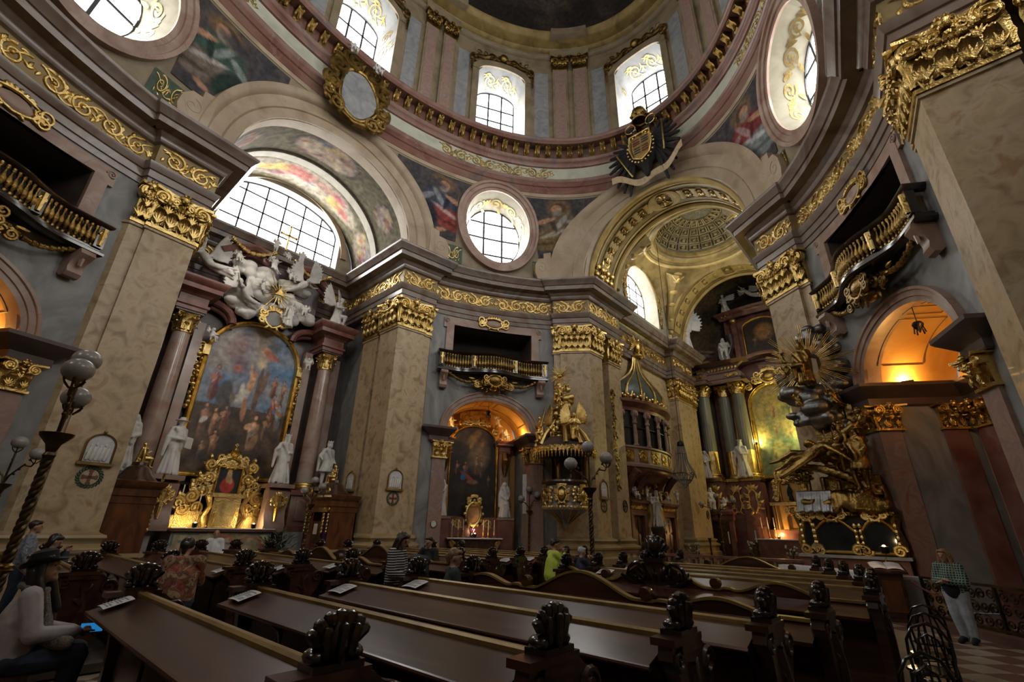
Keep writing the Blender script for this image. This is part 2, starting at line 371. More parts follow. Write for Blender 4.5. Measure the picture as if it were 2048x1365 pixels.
def acanthus(mb, x, y0, z0, w, h, out=.16):
    def fn(u, v):
        hw = w / 2 * (.62 + .38 * math.sin(PI * min(1, v * 1.05) ** .9)) * (1 + .14 * math.cos(v * 19)) * (1 if v < .8 else max(.15, 1 - (v - .8) * 3.2))
        t = max(0, v - .68) / .32
        y = y0 + out * (.25 + .55 * v * v) + out * .9 * math.sin(t * PI * .6) + .035 * (1 - abs(2 * u - 1)) * (1 + .6 * math.cos(u * 22))
        z = z0 + h * min(v, .68) + h * .30 * math.sin(t * PI * .75) * (1 - .35 * t)
        return (x + (u - .5) * 2 * hw, y, z)
    mb.grid(fn, 6, 9)
def capital(mb, w, h, dep=.07):
    # Corinthian pilaster capital, local (x along face, y outwards, z up)
    mb.grid(lambda u, v: ((u - .5) * w * (1 + .08 * v * v), dep * .2 + dep * .9 * v * v, h * v), 4, 5)
    for sx in (-1, 1):
        mb.add([(sx * w * .5, dep * .2, 0), (sx * w * .54, dep * 1.1, h), (sx * w * .54, -.25, h), (sx * w * .5, -.25, 0)], [(0, 1, 2, 3)])
    mb.box(-w / 2 - .05, w / 2 + .05, -.2, dep * .2 + .07, -.02, .07 * h)
    k = max(2, round(w / .34))
    for i in range(k): acanthus(mb, -w / 2 + w * (i + .5) / k, dep * .2, .06 * h, w / k * .86, h * .46, .19)
    for i in range(k + 1):
        if k > 2 or 0 < i < k or w > .9: acanthus(mb, -w / 2 + w * i / k, dep * .3, .12 * h, w / k * .72, h * .70, .16)
    for zz, oo, L, y_ in ((.10, 0, .30, dep + .12), (.40, .5, .26, dep + .17), (.62, 0, .16, dep + .12)):
        for i in range(k + (1 if oo else 0)):
            x = -w / 2 + w * (i + .5 - oo) / k
            if abs(x) > w / 2 - .03: continue
            for j in range(5): a = PI / 2 + (j - 2) * .42; leaflet(mb, x + (j - 2) * .012, zz * h, a, L * h * (1 - .12 * abs(j - 2)), .032 * h, .25 * (2 - j) * .5, y_)
    r = .19 * h
    for sx in (-1, 1):
        cx = sx * (w / 2 - r * .45); cz = .80 * h
        mb.rib([(cx + (x - cx) * (sx), z) for x, z in spiral(cx, cz, r, r * .12, PI * .5, 2.1, 30)], [.055 * h * (1 - .5 * i / 30) for i in range(31)], 1.0, dep * 1.1 + .1)
        mb.add([(cx + r * .95 * math.cos(2 * PI * i / 14), dep * 1.1 + .1, cz + r * .95 * math.sin(2 * PI * i / 14)) for i in range(14)] + [(cx + r * .95 * math.cos(2 * PI * i / 14), 0, cz + r * .95 * math.sin(2 * PI * i / 14)) for i in range(14)],
               [tuple(range(14))] + [(i, (i + 1) % 14, 14 + (i + 1) % 14, 14 + i) for i in range(14)])
        mb.rib([(cx - sx * r, cz), (sx * w * .18, cz + .06 * h), (sx * w * .08, cz - .12 * h)], [.05 * h, .045 * h, .02 * h], 1, dep + .08)
        if w > .95: mb.rib(spiral(sx * w * .16, cz, r * .55, r * .1, PI if sx > 0 else 0, -1.6 * sx, 18), .035 * h, 1, dep + .12)
    nb = max(5, int(w / .13))
    for i in range(nb):
        t = i / (nb - 1) - .5; mb.ell((t * w * .72, dep + .2, h * (.70 - .10 * math.cos(t * PI))), .04 * h + .012, 6, 4)
    pts = [(-w / 2 - .14, dep + .26), (-w * .25, dep + .12), (0, dep + .10), (w * .25, dep + .12), (w / 2 + .14, dep + .26), (w / 2 + .14, -.2), (-w / 2 - .14, -.2)]
    mb.prism(pts, h * .93, h)
    mb.ell((0, dep + .18, h * .95), (.11 * h, .1, .10 * h), 8, 5)
    for i in range(6): mb.ell((.10 * h * math.cos(i * PI / 3), dep + .22, h * .95 + .10 * h * math.sin(i * PI / 3)), .045 * h, 6, 4)
CAPS = {}
def cap_mesh(w, h):
    k = (round(w, 2), round(h, 2))
    if k not in CAPS:
        mb = MB(); capital(mb, w, h); CAPS[k] = mesh('capital', mb)
    return CAPS[k]
def put_cap(p, q, z, h, parent, m='gold', flip=1):
    # capital over the face from plan point p to q; outward normal = left of p->q times flip
    p = Vector(p[:2]); q = Vector(q[:2]); d = q - p; w = d.length; d.normalize(); n = Vector((-d.y, d.x)) * flip
    me = cap_mesh(w, h); o = link('capital', me, m, parent)
    mid = (p + q) / 2
    M = Matrix(((d.x, n.x, 0, mid.x), (d.y, n.y, 0, mid.y), (0, 0, 1, z), (0, 0, 0, 1)))
    if parent is not None and parent.name in WB: M = Matrix.Translation(-WB[parent.name]) @ M; o.matrix_parent_inverse = Matrix.Identity(4)
    o.matrix_local = M if parent is None else M
    return o
def round_cap(mb, c, r, h, n=8):
    # capital of a free column
    mb.lathe([(r * .95, 0), (r * 1.12, .03 * h), (r * 1.12, .07 * h), (r, .1 * h), (r * 1.0, .6 * h), (r * 1.35, .93 * h)], c, 20)
    for row, (z0, hh, of) in enumerate(((.06, .46, 0), (.14, .68, .5))):
        for i in range(n):
            a = 2 * PI * (i + of) / n; co, si = math.cos(a), math.sin(a); t = MB(); acanthus(t, 0, r * (1.0 + .08 * row), z0 * h, 2 * PI * r / n * .95, hh * h, r * .34)
            mb.add([(c[0] + x * -si + y * co, c[1] + x * co + y * si, c[2] + z) for x, y, z in t.v], t.f)
    for i in range(4):
        a = PI / 4 + i * PI / 2; co, si = math.cos(a), math.sin(a); t = MB()
        t.rib(spiral(r * 1.35, .80 * h, r * .36, r * .06, PI, -1.8, 20), r * .1, 1, 0); t.rib(spiral(r * 1.35, .80 * h, r * .36, r * .06, PI, -1.8, 20), r * .1, -1, 0)
        mb.add([(c[0] + x * co - y * si, c[1] + x * si + y * co, c[2] + z) for x, y, z in t.v], t.f)
    k = r * 1.75; pts = []
    for i in range(4):
        a = PI / 4 + i * PI / 2; pts.append((c[0] + k * math.cos(a), c[1] + k * math.sin(a))); b = a + PI / 4; pts.append((c[0] + k * .62 * math.cos(b), c[1] + k * .62 * math.sin(b)))
    mb.prism(pts, c[2] + .93 * h, c[2] + h)

# ------------------------------------------------------------------ figures
BQ = []; LIB = {}
def blobq(key, fn, vox=.03, smooth=2):
    mb = MB(); fn(mb); BQ.append((key, mb, vox, smooth))
def flush():
    tmp = []
    for key, mb, vox, smooth in BQ:
        me = bpy.data.meshes.new(key); me.from_pydata(mb.v, [], mb.f); o = bpy.data.objects.new('tmp_' + key, me); C.objects.link(o)
        bm = bmesh.new(); bm.from_mesh(me); bmesh.ops.recalc_face_normals(bm, faces=bm.faces); bm.to_mesh(me); bm.free()
        m = o.modifiers.new('r', 'REMESH'); m.mode = 'VOXEL'; m.voxel_size = vox; m.use_smooth_shade = True
        if smooth: s = o.modifiers.new('s', 'SMOOTH'); s.factor = .5; s.iterations = smooth
        tmp.append((key, o))
    dg = bpy.context.evaluated_depsgraph_get()
    for key, o in tmp:
        me = bpy.data.meshes.new_from_object(o.evaluated_get(dg)); me.name = key; me.materials.clear(); LIB[key] = me
    for key, o in tmp:
        d = o.data; bpy.data.objects.remove(o); bpy.data.meshes.remove(d)
    BQ.clear()
STAND = dict(pel=(0, 0, .52), che=(0, 0, .72), nek=(0, .0, .835), hed=(0, .015, .925), rS=(.105, 0, .805), lS=(-.105, 0, .805), rE=(.15, -.01, .635), lE=(-.15, -.01, .635),
             rW=(.15, .05, .50), lW=(-.15, .05, .50), rH=(.052, 0, .51), lH=(-.052, 0, .51), rK=(.06, .015, .285), lK=(-.06, .015, .285), rA=(.06, -.01, .045), lA=(-.06, -.01, .045), rT=(.07, .09, .02), lT=(-.07, .09, .02))
SIT = dict(pel=(0, 0, .30), che=(0, .0, .50), nek=(0, .0, .615), hed=(0, .015, .705), rS=(.105, 0, .585), lS=(-.105, 0, .585), rE=(.14, .02, .42), lE=(-.14, .02, .42), rW=(.09, .17, .36), lW=(-.09, .17, .36),
           rH=(.055, .02, .285), lH=(-.055, .02, .285), rK=(.07, .26, .285), lK=(-.07, .26, .285), rA=(.065, .25, .045), lA=(-.065, .25, .045), rT=(.07, .34, .02), lT=(-.07, .34, .02))
def joints(base, H, **kw):
    J = dict(base); J.update(kw); return {k: Vector(v) * H for k, v in J.items()}
def put_hand(mb, W, E, H, fingers=True, curl=.35, f=1.0):
    d = (W - E).normalized(); s = d.cross(Vector((0, 0, 1))); s = s.normalized() if s.length > .1 else Vector((1, 0, 0)); n = s.cross(d).normalized()
    p = W + d * .045 * H; mb.ell(p, (.024 * H, .024 * H, .024 * H), 8, 6)
    if fingers:
        for k in range(4):
            b = W + d * .06 * H + s * (k - 1.5) * .013 * H; L = (.042, .047, .044, .034)[k] * H
            m = b + d * L * .6 - n * L * curl * .3; e = m + d * L * .5 * (1 - curl) - n * L * curl * .7
            mb.cap(b, m, .0068 * H * f, .006 * H * f, 6); mb.cap(m, e, .006 * H * f, .005 * H * f, 6)
        b = W + d * .03 * H + s * .022 * H; mb.cap(b, b + d * .03 * H + s * .02 * H, .008 * H * f, .006 * H * f, 6)
def anatomy(mb, J, H, fat=1.0, hands=True, face=True, legs=True, f=1.0):
    g = lambda k: J[k]
    for a in 'rl':
        sgn = g(a + 'S') - g('nek'); sg = 1 if a == 'r' else -1
        mb.cap(g(a + 'H') + Vector((0, 0, .01 * H)), g('che') + (g(a + 'S') - g('nek')) * .5 - (g('nek') - g('che')) * .1, .072 * H * fat, .07 * H * fat)
        mb.cap(g('nek') - (g('nek') - g('che')) * .15, g(a + 'S'), .04 * H, .043 * H * fat)
        mb.cap(g(a + 'S'), g(a + 'E'), .042 * H * fat, .033 * H * fat); mb.cap(g(a + 'E'), g(a + 'W'), .033 * H * fat, .022 * H * fat)
        put_hand(mb, g(a + 'W'), g(a + 'E'), H, hands, f=f)
        if legs:
            mb.cap(g(a + 'H'), g(a + 'K'), .068 * H * fat, .047 * H * fat); mb.cap(g(a + 'K'), g(a + 'A'), .047 * H * fat, .028 * H)
            mb.cap(g(a + 'A'), g(a + 'T'), .03 * H, .022 * H)
    mb.cap(g('pel'), g('che'), .082 * H * fat, .088 * H * fat); mb.cap(g('che'), g('nek'), .07 * H, .038 * H); mb.cap(g('nek'), g('hed'), .034 * H, .036 * H)
    head(mb, J, H, face)
def hframe(J):
    f = J.get('look', Vector((0, 1, -.05))).normalized(); up = Vector((0, 0, 1)); r = f.cross(up).normalized(); u = r.cross(f)
    return f, r, u, Matrix(((r.x, f.x, u.x), (r.y, f.y, u.y), (r.z, f.z, u.z)))
def head(mb, J, H, face=True):
    c = J['hed']; f, r, u, M = hframe(J)
    mb.ell(c, (.047 * H, .056 * H, .066 * H), 12, 9, M); mb.ell(c + f * .016 * H - u * .03 * H, (.036 * H, .040 * H, .042 * H), 10, 7, M)
    if face:
        mb.cap(c + f * .052 * H + u * .012 * H, c + f * .066 * H - u * .012 * H, .007 * H, .0105 * H, 6)
        mb.cap(c + f * .050 * H + u * .022 * H - r * .025 * H, c + f * .050 * H + u * .022 * H + r * .025 * H, .008 * H, .008 * H, 6)
        mb.cap(c + f * .052 * H - u * .032 * H - r * .012 * H, c + f * .052 * H - u * .032 * H + r * .012 * H, .0075 * H, .0075 * H, 6)
        mb.ell(c + f * .043 * H - u * .058 * H, .017 * H, 8, 6)
        for s in (-1, 1):
            mb.ell(c + r * s * .048 * H - u * .004 * H, (.009 * H, .016 * H, .022 * H), 8, 6, M)
            mb.ell(c + f * .046 * H + r * s * .019 * H + u * .006 * H, .009 * H, 6, 5)
def hair(mb, J, H, kind='short'):
    c = J['hed']; f, r, u, M = hframe(J)
    mb.ell(c - f * .018 * H + u * .022 * H, (.056 * H, .060 * H, .060 * H), 12, 9, M); mb.cap(c + f * .034 * H + u * .052 * H - r * .026 * H, c + f * .034 * H + u * .052 * H + r * .026 * H, .02 * H, .02 * H)
    if kind == 'long':
        for s in (-1, -.5, 0, .5, 1): mb.cap(c - f * .03 * H + r * s * .05 * H, c - f * (.055 - .03 * abs(s)) * H + r * s * .06 * H - u * .22 * H, .026 * H, .022 * H)
        for s in (-1, 1): mb.cap(c + r * s * .047 * H + u * .03 * H + f * .012 * H, c + r * s * .056 * H - u * .05 * H + f * .006 * H, .018 * H, .02 * H); mb.cap(c + r * s * .056 * H - u * .05 * H + f * .006 * H, c + r * s * .07 * H - u * .22 * H + f * .03 * H, .022 * H, .02 * H)
    elif kind == 'bob':
        for s in (-1, -.5, 0, .5, 1): mb.cap(c - f * .025 * H + r * s * .047 * H, c - f * (.04 - .02 * abs(s)) * H + r * s * .05 * H - u * .06 * H, .026 * H, .022 * H)
    elif kind == 'bun':
        mb.ell(c - f * .07 * H - u * .01 * H, .03 * H, 8, 6); mb.cap(c - f * .05 * H, c - f * .05 * H - u * .06 * H, .03 * H, .02 * H)
    elif kind == 'curls':
        rr = random.Random(3)
        for i in range(26):
            a = rr.uniform(0, 6.28); t = rr.uniform(-.3, 1.4); p = c - f * .012 * H + (r * math.cos(a) * .055 * math.cos(t) - f * abs(math.sin(a)) * .045 * math.cos(t) + u * .065 * math.sin(t)) * H
            mb.ell(p, .02 * H, 6, 5)
def robe(mb, J, H, seed=0, flare=.14, top=.1, z0=0.0, nf=15, lean=(0, 0)):
    r_ = random.Random(seed); c = J['pel']
    mb.cap(c, (c.x * .6 + lean[0] * H, c.y * .6 + lean[1] * H, z0 + .09 * H), .09 * H, flare * .68 * H, 10)
    for k in range(nf):
        a = 2 * PI * (k + r_.uniform(-.3, .3)) / nf; fl = flare * r_.uniform(.85, 1.2)
        p = c + Vector((math.cos(a) * top * .8, math.sin(a) * top * .72, .03)) * H
        q = Vector((c.x * .6 + lean[0] * H + math.cos(a + .15) * fl * H, c.y * .6 + lean[1] * H + math.sin(a + .15) * fl * .9 * H, z0 + .03 * H))
        mb.cap(p, q, .022 * H, r_.uniform(.024, .038) * H, 6)
def cloak(mb, J, H, seed=0, s=1):
    r_ = random.Random(seed + 5); a = J['rS'] if s > 0 else J['lS']; b = J['lH'] if s > 0 else J['rH']; o = J['lS'] if s > 0 else J['rS']
    for k in range(6):
        t = k / 5; p = a.lerp(o, t * .35) + Vector((0, .075 * H, .0)); q = b + Vector((0, .10 * H, (.06 - .1 * t) * H)); mb.cap(p, q, .028 * H, .034 * H, 6)
    for k in range(7):
        t = k / 6; p = a.lerp(o, t) + Vector((0, -.06 * H, .01 * H)); q = p + Vector(((t - .5) * .14 * H, -.06 * H, -r_.uniform(.42, .66) * H)); mb.cap(p, q, .036 * H, r_.uniform(.03, .05) * H, 6)
    w = J['rE'] if s > 0 else J['lE']
    for k in range(3): mb.cap(a, w + Vector((0, 0, -.05 * k * H)), .045 * H, .05 * H, 6); mb.cap(w, w + Vector((.02 * H * s, 0, -.22 * H - .05 * k * H)), .045 * H, .028 * H, 6)
def wing(mb, root, dx, H=1.7, spread=1.0, up=1.0):
    # fan of feathers from root; dx = +-1 side
    for row, (n, L, off) in enumerate(((9, .62, 0), (7, .40, .012), (5, .24, .024))):
        for k in range(n):
            t = k / (n - 1); a = R(78 - 105 * t * spread) ; l = L * H * (1 - .45 * t)
            d = Vector((dx * math.cos(a) * spread, -.35 + off, math.sin(a) * up)).normalized(); s0 = Vector(root) + Vector((dx * .03 * H, -off * H, .12 * H * (1 - t)))
            sd = d.cross(Vector((0, 1, 0))).normalized(); nn = sd.cross(d)
            M = Matrix(((d.x, sd.x, nn.x), (d.y, sd.y, nn.y), (d.z, sd.z, nn.z)))
            mb.ell(s0 + d * l * .5, (l * .52, .055 * H, .014 * H), 8, 5, M)
    mb.cap(Vector(root), Vector(root) + Vector((dx * .06 * H, -.05 * H, .26 * H)), .035 * H, .02 * H)
def putto(mb, J, H, seed=0):
    anatomy(mb, J, H, 1.35, False, True); c = J['hed']; mb.ell(c, .085 * H, 10, 8); hair(mb, J, H * 1.25, 'curls'); mb.ell(J['pel'], .11 * H, 8, 6)
def clouds(mb, pts, seed=0):
    r_ = random.Random(seed)
    for x, y, z, r in pts:
        for k in range(7):
            mb.ell((x + r_.uniform(-.7, .7) * r, y + r_.uniform(-.25, .35) * r, z + r_.uniform(-.45, .45) * r), (r * r_.uniform(.42, .7), r * r_.uniform(.35, .55), r * r_.uniform(.36, .55)), 10, 7)
# library poses (built once, placed later)
def lib_statues():
    H = 2.1
    def mk(key, seed, kw, rb=True, clk=1, extra=None, flare=.14, base=STAND, vox=.032, wings=None, legs=True):
        def fn(mb):
            J = joints(base, H, **kw); anatomy(mb, J, H, 1.05, False, True, legs)
            if rb: robe(mb, J, H, seed, flare)
            if clk: cloak(mb, J, H, seed, clk)
            if wings: wing(mb, J['che'] + Vector((.08 * H, -.08 * H, .05 * H)), 1, H, wings, 1.0); wing(mb, J['che'] + Vector((-.08 * H, -.08 * H, .05 * H)), -1, H, wings, 1.0)
            if extra: extra(mb, J, H)
        blobq(key, fn, vox)
    def hat(mb, J, H):
        c = J['hed']; mb.lathe([(.001, .035 * H), (.115 * H, .03 * H), (.12 * H, .045 * H), (.05 * H, .055 * H), (.048 * H, .10 * H), (.001, .105 * H)], c, 16)
        mb.cbox(J['lW'] + Vector((.05, .12, .02)), (.34, .1, .42), .4); hair(mb, J, H, 'short')
        for k in range(12): a = k / 12 * 2 * PI; mb.cap(J['nek'] + Vector((math.cos(a) * .07 * H, math.sin(a) * .06 * H, .0)), J['che'] + Vector((math.cos(a) * .15 * H, math.sin(a) * .12 * H, -.09 * H)), .03 * H, .028 * H, 6)
    mk('saint_cardinal', 1, dict(rW=(.04, .14, .62), rE=(.17, .02, .64), lW=(-.13, .12, .56), hed=(.01, .03, .925), look=(.4, 1, .05)), extra=hat)
    def crown(mb, J, H):
        c = J['hed']; mb.lathe([(.05 * H, .045 * H), (.06 * H, .045 * H), (.066 * H, .085 * H), (.055 * H, .085 * H), (.05 * H, .045 * H)], c, 12)
        for k in range(6): a = k * PI / 3; mb.ell(c + Vector((.062 * H * math.cos(a), .062 * H * math.sin(a), .095 * H)), .014 * H, 6, 4)
        hair(mb, J, H, 'bob')
    def king(mb, J, H): crown(mb, J, H); mb.cap(J['hed'] + Vector((0, .05 * H, -.06 * H)), J['nek'] + Vector((0, .09 * H, -.03 * H)), .03 * H, .014 * H)
    mk('saint_king', 2, dict(rW=(.19, .10, .68), rE=(.19, 0, .66), lW=(-.05, .13, .62), rK=(.07, .06, .3), look=(-.3, 1, .0)), extra=king, flare=.15)
    def tunic(mb, J, H):
        crown(mb, J, H); r_ = random.Random(9)
        for k in range(16): a = 2 * PI * k / 16; mb.cap(J['pel'] + Vector((math.cos(a) * .085 * H, math.sin(a) * .07 * H, .06 * H)), J['pel'] + Vector((math.cos(a) * .14 * H, math.sin(a) * .12 * H, -.17 * H)), .022 * H, .03 * H, 6)
    mk('saint_prince', 3, dict(rW=(.22, .08, .60), rE=(.19, -.02, .66), lW=(-.10, .13, .55), lK=(-.07, .05, .29), rK=(.06, -.01, .28), look=(-.4, 1, .1)), rb=False, extra=tunic)
    def veil(mb, J, H):
        c = J['hed']
        for k in range(9): a = PI + PI * k / 8; mb.cap(c + Vector((math.cos(a) * .045 * H, math.sin(a) * .05 * H, .03 * H)), J['nek'] + Vector((math.cos(a) * .12 * H, math.sin(a) * .09 * H, -.06 * H)), .028 * H, .03 * H, 6)
    mk('saint_woman', 4, dict(rW=(.02, .16, .60), lW=(-.04, .15, .57), hed=(0, .03, .92), look=(-.3, 1, -.35)), extra=veil)
    def child(mb, J, H): veil(mb, J, H); K = joints(STAND, H * .52, rW=(.1, .12, .7)); K = {k: v + Vector((.02 * H, .17 * H, 0)) for k, v in K.items()}; anatomy(mb, K, H * .52, 1.2, False, True); robe(mb, K, H * .52, 8, .13); hair(mb, K, H * .52, 'bob')
    mk('saint_mother_child', 5, dict(rW=(.06, .15, .52), lW=(-.05, .15, .52), hed=(.01, .03, .92), look=(.2, 1, -.5)), extra=child)
    mk('saint_reaching', 6, dict(lW=(-.05, .30, .66), lE=(-.13, .12, .66), rW=(.08, .15, .60), look=(0, 1, .1)), extra=veil)
    mk('angel_standing', 7, dict(rW=(.24, .12, .86), rE=(.2, .02, .74), lW=(-.06, .15, .6), look=(.3, 1, .1)), extra=lambda mb, J, H: hair(mb, J, H, 'curls'), wings=.9, vox=.036)
    mk('angel_kneeling', 8, dict(pel=(0, 0, .32), che=(0, .04, .52), nek=(0, .06, .64), hed=(0, .08, .73), rS=(.105, .05, .61), lS=(-.105, .05, .61), rE=(.17, .1, .47), lE=(-.17, .1, .47), rW=(.03, .2, .5), lW=(-.03, .2, .5),
        rH=(.05, 0, .31), lH=(-.05, 0, .31), rK=(.07, .12, .06), lK=(-.08, .22, .28), rA=(.07, -.16, .05), lA=(-.08, .16, .04), rT=(.07, -.26, .02), lT=(-.08, .26, .02), look=(.1, 1, -.3)), clk=0, extra=lambda mb, J, H: (hair(mb, J, H, 'curls'), robe(mb, J, H, 4, .17, nf=13)), rb=False, wings=.8, vox=.036)
    def fly(mb, J, H):
        hair(mb, J, H, 'curls'); r_ = random.Random(2)
        for k in range(12): mb.cap(J['pel'] + Vector((r_.uniform(-.06, .06) * H, r_.uniform(-.05, .05) * H, 0)), J['lA'].lerp(J['rA'], r_.random()) + Vector((r_.uniform(-.1, .1) * H, r_.uniform(-.06, .06) * H, .02 * H)), .04 * H, .03 * H, 6)
    mk('angel_flying', 10, dict(pel=(0, 0, .42), che=(.12, .06, .56), nek=(.21, .09, .64), hed=(.28, .12, .70), rS=(.20, .14, .60), lS=(.17, 0, .66), rE=(.30, .22, .55), lE=(.26, .02, .78), rW=(.38, .3, .6), lW=(.36, .1, .86),
        rH=(-.02, .05, .4), lH=(-.02, -.05, .4), rK=(-.22, .05, .34), lK=(-.2, -.02, .28), rA=(-.42, .0, .38), lA=(-.38, -.06, .22), rT=(-.5, 0, .36), lT=(-.46, -.06, .18), look=(.6, 1, .1)), rb=False, clk=0, extra=fly, wings=.8, vox=.036)
    mk('saint_seated', 11, dict(lW=(-.16, .2, .52), lE=(-.17, .06, .45), look=(-.3, 1, .1)), base=SIT, rb=True, clk=1, extra=lambda mb, J, H: (hair(mb, J, H, 'bob'), [mb.cap(J['rH'].lerp(J['lH'], k / 6), J['rK'].lerp(J['lK'], k / 6) , .07 * H, .06 * H) or mb.cap(J['rK'].lerp(J['lK'], k / 6), J['rT'].lerp(J['lT'], k / 6) + Vector((0, .02, .02)), .05 * H, .045 * H) for k in range(7)]), flare=.12)
    def sold(mb, J, H):
        tunic(mb, J, H); mb.cap(J['rW'], J['rW'] + Vector((-.5 * H, .2 * H, .1 * H)), .02, .015)
    mk('soldier', 12, dict(rW=(-.02, .3, .62), rE=(.14, .14, .66), lW=(-.2, .1, .56), rK=(.1, .05, .29), rA=(.13, -.05, .045), rT=(.15, .04, .02), look=(.4, 1, -.2)), rb=False, extra=sold)
    mk('martyr_falling', 13, dict(pel=(0, 0, .42), che=(-.14, .08, .50), nek=(-.25, .12, .50), hed=(-.33, .16, .47), rS=(-.2, .2, .49), lS=(-.23, .02, .55), rE=(-.3, .32, .40), lE=(-.38, -.02, .60), rW=(-.4, .36, .30), lW=(-.5, .02, .5),
        rH=(.04, .06, .40), lH=(.04, -.06, .42), rK=(.26, .12, .36), lK=(.28, 0, .46), rA=(.45, .06, .24), lA=(.5, .02, .34), rT=(.54, .06, .2), lT=(.6, .02, .32), look=(-.6, .6, -.4)), rb=False, clk=0, extra=lambda mb, J, H: (hair(mb, J, H, 'curls'), [mb.cap(J['che'].lerp(J['pel'], k / 9) + Vector((0, .06 * H, .02 * H)), J['pel'].lerp(J['rA'], k / 9) + Vector((.03, .1 * H, -.06 * H - .02 * k)), .05 * H, .04 * H, 6) for k in range(10)]))
    def pt(key, kw, hp=1.0, wg=True):
        def fn(mb):
            J = joints(STAND, hp, **kw); putto(mb, J, hp)
            if wg: wing(mb, J['che'] + Vector((.06, -.06, .02)), 1, hp * .62, .9); wing(mb, J['che'] + Vector((-.06, -.06, .02)), -1, hp * .62, .9)
            for k in range(5): mb.cap(J['pel'] + Vector((-.1, .06, .03)), J['pel'] + Vector((.12, .07, -.05 * k)), .03, .035, 6)
        blobq(key, fn, .022)
    pt('putto_standing', dict(rW=(.2, .15, .86), rE=(.2, .05, .74), lW=(-.24, .1, .7), lE=(-.2, .04, .7), rK=(.1, .12, .3), rA=(.08, .0, .1)))
    pt('putto_seated', dict(SIT, rW=(.22, .16, .62), rE=(.2, .06, .52), lW=(-.2, .2, .5), lE=(-.18, .08, .48), rA=(.05, .3, .08), lA=(-.12, .2, .04)))
    pt('putto_flying', dict(che=(.06, .02, .70), nek=(.1, .04, .80), hed=(.13, .07, .88), rW=(.3, .16, .92), rE=(.24, .08, .8), lW=(-.2, .2, .74), lE=(-.12, .1, .72), rK=(-.06, .1, .3), rA=(-.2, -.02, .2), rT=(-.26, .02, .14), lK=(-.16, .02, .32), lA=(-.34, -.06, .24), lT=(-.42, -.04, .2)))
lib_statues()
flush()
# ------------------------------------------------------------------ plan
QD = {'northeast': (-1, 1), 'southeast': (1, 1), 'northwest': (-1, -1), 'southwest': (1, -1)}
def qm(q):
    sx, sy = QD[q]; return lambda u, v, z: (sx * u, sy * v, z)
BT = Vector((-.509, .861)); BN = Vector((-.861, -.509)); B0 = Vector((8.21, 9.31)); BH = 3.34
def bay_uv(s, n): return B0 + BT * s + BN * (.36 * (s / BH) ** 2 + n)
def bay(q):
    sx, sy = QD[q]
    def f(s, n, z): p = bay_uv(s, n); return (sx * p.x, sy * p.y, z)
    return f
def seg(p, q, flip=1):
    # straight wall frame: s from p towards q, n to the left (uv) ; returns mapping in uv space
    p = Vector(p); q = Vector(q); d = (q - p).normalized(); n = Vector((-d.y, d.x)) * flip
    return lambda s, k, z: (p.x + d.x * s + n.x * k, p.y + d.y * s + n.y * k, z)
def comp(f, g): return lambda *a: g(*f(*a))
def frange(a, b, n): return [a + (b - a) * i / n for i in range(n + 1)]
def band(mb, inner, outer, prof, n=32, half=False, t0=0.0, t1=PI):
    # moulded archivolt: inner(t)/outer(t) -> (w,z); prof: (k, nn) k 0 inner .. 1 outer
    def fn(u, v):
        t = t0 + (t1 - t0) * u; j = v * (len(prof) - 1); k, nn = prof[int(round(j))]
        a = inner(t); b = outer(t); return (a[0] + (b[0] - a[0]) * k, nn, a[1] + (b[1] - a[1]) * k)
    mb.grid(fn, n, len(prof) - 1)
def arcf(w, z0, h): return lambda t: (w * math.cos(t), z0 + h * math.sin(t))
ENT = {}
BAYPTS = [tuple(bay_uv(s, 0)) for s in frange(-BH, BH, 16)]
PN = [(15.0, 0), (15.0, 4.35), (9.6, 4.28), (9.36, 6.11)] + BAYPTS + [(5.96, 11.86), (4.4, 12.92), (4.4, 16.3), (5.1, 16.3), (5.1, 24.4), (4.5, 24.4), (4.5, 27.9), (6.1, 27.9), (6.1, 29.5)]
ARCHI = [(-.6, 12.2), (.05, 12.2), (.05, 12.42), (.10, 12.44), (.10, 12.70), (.15, 12.72), (.22, 12.88), (.24, 12.97), (.05, 12.97)]
CORN = [(.05, 13.82), (.16, 13.86), (.22, 13.98), (.22, 14.04), (.32, 14.12), (.36, 14.2), (.70, 14.22), (.72, 14.44), (.78, 14.46), (.86, 14.60), (.94, 14.68), (.97, 14.72), (.97, 14.82), (-.8, 14.86)]
